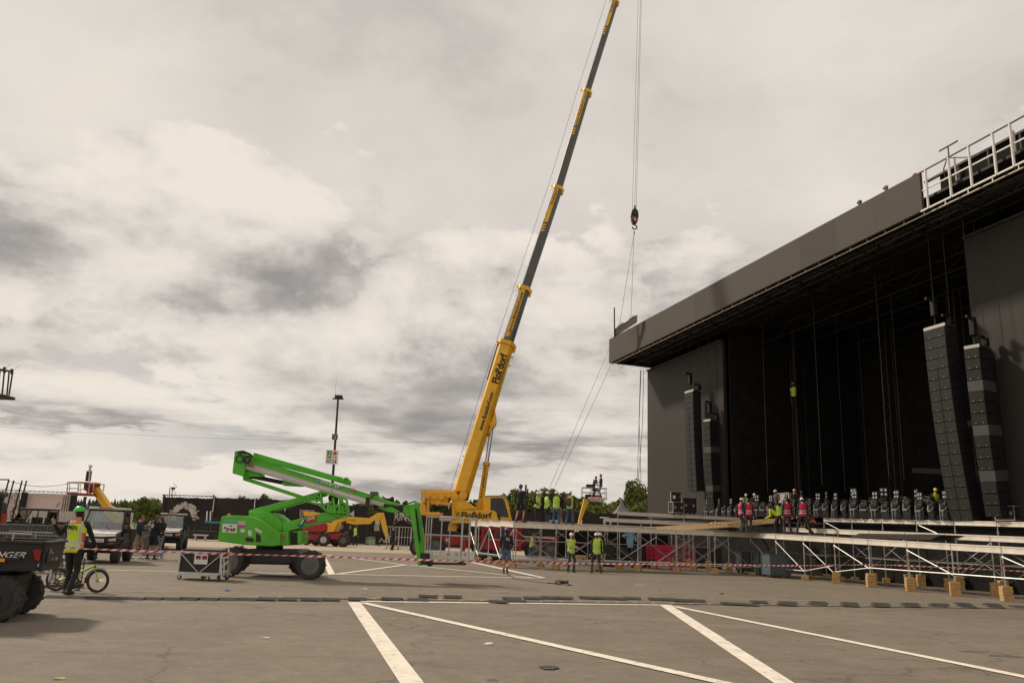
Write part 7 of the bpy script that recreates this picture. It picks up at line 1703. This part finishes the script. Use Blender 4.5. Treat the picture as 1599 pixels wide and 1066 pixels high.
m = MB(); m.bar(fr - xx * .56 + zup * (zb2 + HT - .05), fr - xx * .02 + zup * (zb2 + .02), .02, .045, up=-yy_); m.bar(fr + xx * .56 + zup * (zb2 + HT - .05), fr + xx * .02 + zup * (zb2 + .02), .022, .045, up=-yy_); m.bar(fr - xx * .66 + zup * (zb2 - .04), fr + xx * .66 + zup * (zb2 - .04), .06, .05); m.bar(fr - xx * .66 + zup * (zb2 - .04) + yy_ * DP, fr + xx * .66 + zup * (zb2 - .04) + yy_ * DP, .06, .05); m.bar(fr - xx * .62 + zup * (zb2 - .04), fr - xx * .62 + zup * (zb2 - .04) + yy_ * DP, .05, .05); m.bar(fr + xx * .62 + zup * (zb2 - .04), fr + xx * .62 + zup * (zb2 - .04) + yy_ * DP, .05, .05); m.build('brace', M_alu, tr_)
m = MB(); m.box(fr - yy_ * .012 + xx * .02 + zup * (zb2 + HT - .18), (.38, .01, .27), (xx, yy_, zup)); s_ = m.build('notice', M_white, tr_)
for dx in (-.08, .10): m = MB(); m.box(fr - yy_ * .020 + xx * (.02 + dx) + zup * (zb2 + HT - .13), (.14, .008, .10), (xx, yy_, zup)); m.build('photo', mat('dark_red_print', (.20, .03, .03), .6, var=.4, scale=20), s_)
m = MB(); m.box(c + zup * (zb2 + HT + .05), (1.1, .6, .06), (xx, yy_, zup)); m.build('lid', M_blackp, tr_)
for i, dx in enumerate((-.55, -.12, .25, .57)):
    q = c + xx * dx + yy_ * (-.33 if i % 2 == 0 else .28); m = MB(); m.lathe(q + zup * .065 - yy_ * .02, yy_, [(.02, 0), (.062, .004), (.062, .036), (.02, .04)], seg=16); w_ = m.build('castor', M_rubber, tr_); m = MB(); m.lathe(q + zup * .065 - yy_ * .024, yy_, [(.004, 0), (.035, 0), (.035, .05), (.004, .05)], seg=12); m.bar(q + zup * .13 - yy_ * .03, q + zup * .05 - yy_ * .03, .05, .008); m.build('castor_fork', M_alu, w_)
# folded steel rack right of it
rk = thing('folded_rack', 'folded grey steel rack leaning against the right end of the trolley case', 'rack', G(352, 903)); m = MB(); q0, q1 = P(346, 902, 22.2), P(354, 902, 22.6)
for x0, y0, x1, y1, dy in ((345, 868, 346, 904, 0), (357.5, 855, 355, 900, .4), (346, 871, 357, 869, .2), (345.5, 893, 356, 891, .2), (345.5, 886, 356.5, 876, .2), (350, 872, 350, 897, .2)): m.bar(P(x0, y0, 23.2 + dy), P(x1, y1, 23.2 + dy), .04, .05)
m.build('frame', M_alu, rk); m = MB(); m.lathe(P(342, 901, 23.3), (0, 1, 0), [(.02, 0), (.065, 0), (.065, .04), (.02, .04)], seg=14); m.lathe(P(354, 898.5, 23.7), (0, 1, 0), [(.02, 0), (.065, 0), (.065, .04), (.02, .04)], seg=14); m.build('castor', M_rubber, rk)
# small crates behind the pickup
pc_ = thing('red_crate', 'dark red lattice crate half hidden behind the tail of the black pickup', 'crate', G(104, 905) + V((0, 3, 0))); a = P(104, 880, 19.2)
m = MB()
for k in range(5):
    for yy in (19.0, 19.6): m.bar((a.x - .2 + .1 * k, yy, .1), (a.x - .2 + .1 * k, yy, .66), .02, .02)
for k in range(6):
    for yy in (19.0, 19.6): m.bar((a.x - .22, yy, .12 + .1 * k), (a.x + .22, yy, .12 + .1 * k), .02, .02)
m.bar((a.x - .25, 19.3, .05), (a.x + .25, 19.3, .05), .7, .08); m.build('frame', mat('dull_red', (.07, .032, .025), .6), pc_)
# loose cable, inspection cover, litter, stains
m = MB(); m.path([G(x, y) + zup * .015 for x, y in ((789, 897), (797, 899), (803, 903.5), (815, 905.5), (835, 908), (855, 910.5), (870, 911.5), (878, 912), (893, 914))], .022, seg=6)
c = G(877, 912); m.path([c + V((.22 * math.cos(t), .5 * math.sin(t), .03 + .008 * t)) for t in [x * .5 for x in range(26)]], .02, seg=5); tag(m.build('loose_cable', M_black), 'dark loose cable trailing on the asphalt behind the walking man', 'cable')
c = G(857, 1043); m = MB(); m.prism([G(x, y) + zup * .004 for x, y in ((844, 1042), (850, 1039.5), (867, 1040), (872, 1043.5), (864, 1046), (849, 1045.5))], zup * .012)
for k in range(6): m.bar(c + V((-.12 + .045 * k, -.05, .019)), c + V((-.10 + .045 * k, .05, .019)), .012, .006)
tag(m.build('drain_cover', mat('iron_cover', (.055, .05, .05), .6, var=.3, scale=30)), 'dark iron drain cover set in the foreground asphalt', 'drain cover')
st = MB(); rnd = random.Random(2)
def stain(px, py, rx, ry, n=22):
    c = G(px, py) + zup * .0035; st.add([c + V((rx * math.cos(t) * rnd.uniform(.7, 1.15), ry * math.sin(t) * rnd.uniform(.7, 1.15), 0)) for t in [2 * math.pi * k / n for k in range(n)]], [tuple(range(n))])
for q in ((1570, 1024, .28, .13), (1526, 1017, .18, .06), (768, 1061, .07, .09), (1505, 1017, .12, .04)): stain(*q)
tag(st.build('oil_stains', mat('oil_stain', (.105, .092, .078), .75, var=.15, scale=5)), kind='structure')
for i, (px, py, s_, m_, lab) in enumerate(((413, 996, .045, M_white, 'crumpled white paper scrap on the asphalt left of the wide stripe'), (568, 920, .07, M_white, 'white paper scrap lying beyond the cable ramps'), (92, 1060, .04, mat('leaf_scrap', (.35, .38, .12), .7), 'small yellowish leaf in the lower left corner'), (616, 967, .04, M_white, 'flat white scrap beside the thin painted line'), (355, 922, .06, M_blue, 'blue scrap near the trolley case wheels'), (762, 1006, .05, M_white, 'pale chalk chip below the long thin line'), (1127, 927, .05, M_dark, 'small dark scrap in the middle of the yard'))):
    c = G(px, py); m = MB(); k = 7; r0 = random.Random(i)
    top = [c + V((s_ * 1.6 * math.cos(t) * r0.uniform(.6, 1.2), s_ * math.sin(t) * r0.uniform(.6, 1.3), .006 + r0.random() * s_ * .5)) for t in [6.283 * j / k for j in range(k)]]; bot = [V((p.x, p.y, .003)) for p in top]; m.loft([bot, top]); tag(m.build('paper_scrap', m_), lab, 'litter')

# ------------------------------------------------------------------ people
def stand(Y, px, py): return P(px, py, Y)
def onz(Y, px, z):
    if Y != WY: Y *= 1.06
    p = P(px, 830, Y); return V((p.x, Y, z))
# man with the bicycle: back to us, head turned left, left hand raised, right hand on the bar
fp = G(102, 927.5); 
def tolocal(pw, foot, heading):
    d = V(pw) - V(foot); a = -R(heading); return V((d.x * math.cos(a) - d.y * math.sin(a), d.x * math.sin(a) + d.y * math.cos(a), d.z))
K = 1.76 / 1.80
ph = tolocal(P(150, 861, BY - .2), fp, 0) * K; pl = tolocal(P(86, 813.5, fp.y - .12), fp, 0) * K
root, info = person('man in yellow orange vest and green helmet holding the lime bicycle', fp, 0, 1.80, feet={'L': (-.03, .04, 0), 'R': (.10, -.10, 0)}, hands={'L': pl + V((0, 0, -.06)), 'R': ph + V((0, 0, .05))}, yaw=62, nod=2, lean=3, side=0,
    top=M_black_cloth, legs=M_black_cloth, vest=(M_vest, (-.0, .09), M_vorange), helmet=H_green, hair='dark', shoes=M_shoe, pole={'armL': V((-1.0, .2, -.9)), 'armR': V((.8, -.5, .2))}, detail=.011)
k = info['k']; q = V(fp); bkp = q + V((-.125, -.238, 1.335)); lt_ = lettering('OMIN', bkp, (1, .0, -.03), (0, .1, 1), .10, M_dark, root, fit=.27, depth=.012, bold=.02)
# three men by the buggies
person('man in dark sweater and beige shorts looking at his phone beside the white buggy', G(211, 872.5), -80, 1.77, shorts=True, legs=M_khaki, top=M_navy, hands={'L': (-.05, .34, 1.16), 'R': (.06, .34, 1.16)}, nod=28, feet={'L': (-.10, .16, 0), 'R': (.10, -.18, 0)}, shoes=M_wshoe, sock=M_white)
rt, inf = person('man in black jacket and black shorts standing wide legged from behind', G(236.5, 873.5), -25, 1.80, shorts=True, legs=M_black_cloth, top=M_black_cloth, hands={'L': (-.10, .30, 1.08), 'R': (.12, .30, 1.08)}, nod=22, feet={'L': (-.32, .05, 0), 'R': (.16, -.03, 0)}, shoes=M_rshoe, collar=True)
c = V(G(236.5, 873.5)); m = MB(); e_ = Matrix.Rotation(R(-25), 3, 'Z'); m.lathe(c + e_ @ V((-.02, -.165, 1.33)), e_ @ V((0, -1, 0)), [(.001, .016), (.085, .012), (.09, 0)], seg=16); m.build('jacket_print', M_greypl, rt)
person('person in black jacket and light blue jeans facing left beside the wide legged man', G(248.5, 872.5), 75, 1.76, legs=M_ljeans, top=M_black_cloth, hands={'L': (-.05, .30, 1.12), 'R': (.06, .32, 1.14)}, nod=20, feet={'L': (-.12, .16, 0), 'R': (.10, -.05, 0)}, shoes=M_wshoe, collar=True, hair='brown')
# far men by the red and yellow lift
person('man in dark clothes standing left of the pair by the red lift', G(531.5, 850), -60, 1.75, hands={'R': (.1, .3, 1.15)}, detail=.02, nod=10)
person('man in dark clothes holding something yellow by the red lift', G(545, 851), 150, 1.75, hands={'L': (-.08, .3, 1.1), 'R': (.08, .3, 1.1)}, detail=.02, vest=None)
person('man in black with a yellow vest standing behind the red lift wheel', G(553.5, 851.5), -30, 1.78, vest=(M_vest2, Y2, None), detail=.02, feet={'L': (-.16, 0, 0), 'R': (.16, .05, 0)})
person('man dressed all in black standing alone under the yellow jib', G(611.5, 858.5), -100, 1.78, hands={'R': (.15, .25, .95)}, detail=.018, hair='brown')
# walking man
rt, inf = person('walking man with blue helmet black hoodie and blue shorts seen from behind', G(787, 896), -6, 1.82, shorts=True, legs=M_jeans, top=M_black_cloth, helmet=H_blue, hair='dark', collar=True, shoes=M_rshoe, feet={'L': (-.03, .16, .0), 'R': (.14, -.30, .12)}, hands={'L': (-.20, .30, .98), 'R': (.24, .28, .98)}, lean=4, detail=.013)
c = V(G(787, 896)); m = MB(); m.torus(c + V((.10, -.155, 1.36)), (0.1, -1, .05), .07, .012, 20, 6); m.bar(c + V((.05, -.165, 1.36)), c + V((.15, -.165, 1.37)), .01, .03); m.build('hoodie_print', M_greypl, rt)
# in front of the scaffold
person('woman with white helmet and yellow vest standing with crossed arms', G(890, 893), 205, 1.72, helmet=H_white, vest=VY, top=M_cream, legs=M_dgrey, hands={'L': (.14, .26, 1.14), 'R': (-.14, .28, 1.12)}, feet={'L': (-.16, .05, 0), 'R': (.12, 0, 0)}, detail=.014, yaw=-12)
person('worker with yellow vest and white helmet seen from behind wearing charcoal trousers', G(930.5, 894.5), 4, 1.76, helmet=H_white, vest=VY, legs=M_dgrey, feet={'L': (-.20, 0, 0), 'R': (.22, .02, 0)}, detail=.014)
person('worker in khaki trousers and yellow vest half hidden behind the charcoal trousers worker', G(937.5, 893) + V((0, .45, 0)), -30, 1.78, helmet=H_white, vest=VY, legs=M_khaki, detail=.015)
# on the runway
zp = zt(1) + .03
person('big man in black shirt and shorts with blue helmet standing on the platform edge', onz(38.8, 810.5, zp), -28, 1.84, shorts=True, legs=M_black_cloth, top=M_black_cloth, helmet=H_blue, shoes=M_rshoe, sock=M_sredm, detail=.014, feet={'L': (-.20, 0, 0), 'R': (.18, .02, 0)}, hands={'L': (-.30, .10, .88), 'R': (.32, .08, .90)})
person('worker with white helmet and yellow vest over black holding gloves on the platform', onz(42.6, 837.5, zp), 215, 1.72, helmet=H_white, vest=VY, legs=M_black_cloth, hands={'L': (-.05, .28, 1.10), 'R': (.08, .28, 1.08)}, nod=12, detail=.015)
person('worker with white helmet half hidden behind the glove holding worker', onz(43.4, 843.5, zp), 170, 1.80, helmet=H_white, legs=M_black_cloth, detail=.016, nod=8)
person('worker in yellow vest and navy trousers pulling the tag line', onz(42.6, 853.5, zp), -55, 1.74, helmet=H_white, vest=VY, top=M_navy, legs=M_navy, shoes=M_wshoe, hands={'L': (.02, .40, 1.35), 'R': (.14, .46, 1.28)}, detail=.015)
person('worker in yellow vest and blue jeans raising both arms to look up', onz(42.2, 868, zp), -8, 1.76, helmet=H_white, vest=VY, legs=M_jeans, hands={'L': (-.17, .12, 1.66), 'R': (.17, .12, 1.64)}, feet={'L': (-.16, 0, 0), 'R': (.14, .04, 0)}, nod=-18, detail=.015, pole={'armL': V((-1, .1, .1)), 'armR': V((1, .1, -.1))})
person('worker in beige trousers and black top beside the raised arms worker', onz(43.2, 876.5, zp), 60, 1.74, legs=M_khaki, hands={'L': (-.05, .3, 1.1)}, detail=.016)
rt, inf = person('man in black jacket and blue jeans wearing a backpack on the platform', onz(42.2, 889, zp), -10, 1.80, helmet=H_white, vest=(M_vest2, Y2, None), top=M_black_cloth, legs=M_jeans, feet={'L': (-.18, 0, 0), 'R': (.18, 0, 0)}, detail=.015, nod=-6)
c = onz(42.2, 887.2, zp); m = MB(); m.rbox(c + V((-.02, -.24, 1.22)), (.28, .18, .46), .07); bp_ = m.build('backpack', mat('maroon_bag', (.12, .055, .06), .8), None, smooth=True); tag(bp_, 'maroon backpack on the back of the man in blue jeans', 'backpack')
m = MB(); m.rbox(onz(38.5, 819.5, zp + .95), (.22, .16, .34), .05); tag(m.build('tool_bag', M_black), 'black bag hanging from the hand of the big man on the platform', 'bag')
# tall pipes standing behind the big man
m = MB(); a = onz(40.5, 818, zp); m.tube(a, a + V((.03, 0, 1.95)), .05, seg=8); m.tube(a + V((.10, 0, 0)), a + V((.13, 0, 1.75)), .04, seg=8); tag(m.build('upright_pipes', M_trussg), 'two grey pipes standing upright beside the big man on the platform', 'pipes')
# lift basket crew
zfb = P(918, 777.5, WY).z + .06
person('worker in dark shirt leaning over the controls in the white basket', onz(WY, 925.5, zfb), -60, 1.62, top=M_navy, legs=M_dgrey, hands={'L': (-.12, .42, 1.0), 'R': (.12, .42, 1.0)}, lean=22, detail=.02, hair='dark')
person('worker in brown jacket and jeans standing upright in the white basket', onz(WY, 937.5, zfb), 80, 1.74, top=mat('brown_jacket', (.10, .07, .06), .8), legs=M_jeans, hands={'L': (-.2, .3, 1.1)}, detail=.02, hair='dark')
# under the scaffold
person('worker in yellow vest and jeans behind the scaffold braces under the runway', onz(45.6, 830.5, 0), -70, 1.74, vest=VY, legs=M_jeans, top=M_khaki, hands={'R': (.15, .35, 1.0)}, shoes=M_wshoe, lean=10, detail=.018)
# red vest crew on the corner of the platform
zp2 = zt(0) + .03
person('worker in red vest standing in profile left of the second red vest', onz(40.9, 1158, zp2), -75, 1.74, helmet=H_white, vest=VR, legs=M_dgrey, detail=.015, nod=14, hands={'L': (-.1, .25, .95), 'R': (.12, .2, .95)})
person('worker in red vest seen square from behind left of the yellow jacket', onz(40.3, 1170.5, zp2), 0, 1.70, vest=VR, legs=M_dgrey, detail=.015, hair='dark', nod=8)
person('worker in bright yellow jacket bending down to the left over the planks', onz(41.2, 1213, zp2), 62, 1.74, top=M_vest, sleeve=M_vest, legs=M_dgrey, lean=58, hands={'L': (-.2, .50, .78), 'R': (.15, .52, .76)}, detail=.015, hair='dark')
person('worker in black and yellow vest stooping right of the yellow jacket', onz(41.4, 1219, zp2), 8, 1.72, vest=(M_vest2, (.10, .22), None), legs=M_dgrey, lean=24, detail=.015, hair='dark', nod=20)
person('worker in red vest standing tall right of the stooping worker', onz(39.8, 1231, zp2), 5, 1.80, vest=VR, legs=M_dgrey, detail=.014, hair='brown', feet={'L': (-.15, .05, 0), 'R': (.16, 0, 0)}, nod=14)
person('worker in red vest with legs wide apart near the crouching worker', onz(38.6, 1254.5, zp2), -12, 1.76, vest=VR, legs=M_dgrey, detail=.014, helmet=H_white, feet={'L': (-.30, .05, 0), 'R': (.34, -.02, 0)}, nod=16, lean=6)
person('worker in red vest crouching at the right end of the crew', onz(39.2, 1268, zp2 + .05), 100, 1.70, vest=VR, legs=M_dgrey, detail=.015, pelvis=.52, lean=38, feet={'L': (-.15, .12, 0), 'R': (.15, -.10, 0)}, hands={'L': (-.15, .5, .35), 'R': (.15, .5, .35)}, hair='dark')
# crew behind the stage lights
def crew(label, px, n_, head, vest, top, helm=True, hgt=1.75, heading=180, lean=0):
    u, z = S(px, 790, n_); person(label, W(u, n_, zs(u)), heading, hgt, helmet=head if helm else None, vest=vest, top=top, detail=.02, nod=14, lean=lean, hands={'L': (-.2, .3, 1.05), 'R': (.2, .3, 1.05)})
crew('worker with white helmet and yellow vest behind the far left stage lights', 1118, 4.78, H_white, VY, M_black_cloth, hgt=1.62)
crew('worker with white helmet and green sleeves behind the fourth raised lens panel', 1165, 5.6, H_white, VY, M_black_cloth, hgt=1.6)
crew('worker with white helmet and grey top just right of the green sleeves', 1178, 5.7, H_white, None, M_dgrey, hgt=1.6)
crew('worker with big white helmet and brown jacket behind the middle stage lights', 1213, 5.5, H_white, None, mat('brown_jacket', (.10, .07, .06), .8), hgt=1.72, heading=120)
crew('worker with orange helmet behind the middle stage lights', 1241, 5.5, H_orange, None, M_dgrey, hgt=1.70)
crew('worker with yellow helmet and yellow vest at the right end of the stage lights', 1462, 5.6, H_yellow, (M_vest, Y2, None), M_black_cloth, hgt=1.52)
# white rack case behind the middle lights
u, z = S(1229, 778, 6.6); r, k2 = road_case('rack_case', 'pale rack case standing behind the lights beside the orange helmet', 'case', W(u, 6.6, zs(u)), (1.25, .6, 1.45), (-SU, SN), M_greypl, M_alu, latches=False)
# rope climber
NOFF = 1.8
u, z = S(1240, 636, 6.4); pcl = W(u, 6.4, z)
person('rigger in yellow jacket hanging on the chain high in the stage opening', pcl, -20, 1.74, top=M_black_cloth, legs=M_black_cloth, helmet=H_orange, pelvis=.88, hands={'L': (.0, .28, 1.55), 'R': (.10, .28, 1.35)}, feet={'L': (-.08, .12, .15), 'R': (.08, .2, 0)}, detail=.018, vest=(M_vest, Y2, None))
m = MB(); u2, z2 = S(1241, 600, 6.75); m.tube(W(u2, 6.75, zbot(u2)), W(u2, 6.75, zs(u2) + .4), .014, seg=4)
for k in range(26): zq = zs(u2) + .6 + k * .32; m.bar(W(u2 - .13, 6.75, zq), W(u2 + .13, 6.75, zq), .02, .02)
m.tube(W(u2 + .13, 6.75, zbot(u2)), W(u2 + .13, 6.75, zs(u2) + .4), .008, seg=4); m.tube(W(u2 - .13, 6.75, zbot(u2)), W(u2 - .13, 6.75, zs(u2) + .4), .008, seg=4); tag(m.build('rope_ladder', M_rope), 'dark rope ladder under the rigger in the stage opening', 'ladder')
NOFF = 1.8
# roof crew looking over the fascia
for px, py, hm, lab, up_ in ((1347, 313, H_blue, 'roof worker whose blue helmet shows over the fascia', .0), (1388, 290, mat('helmet_grey', (.30, .28, .26), .4), 'roof worker whose grey helmet shows over the fascia', .0), (1434, 271, H_red, 'roof worker with red helmet at the open end of the fascia', .05)):
    u, z = S(px, py, .75); person(lab, W(u, .75, z - 1.72), 60, 1.74, helmet=hm, detail=.018, feet={'L': (-.1, .1, 0), 'R': (.1, -.1, 0)}, lean=8, nod=10, hands={'L': (-.2, .35, 1.1), 'R': (.2, .35, 1.1)})
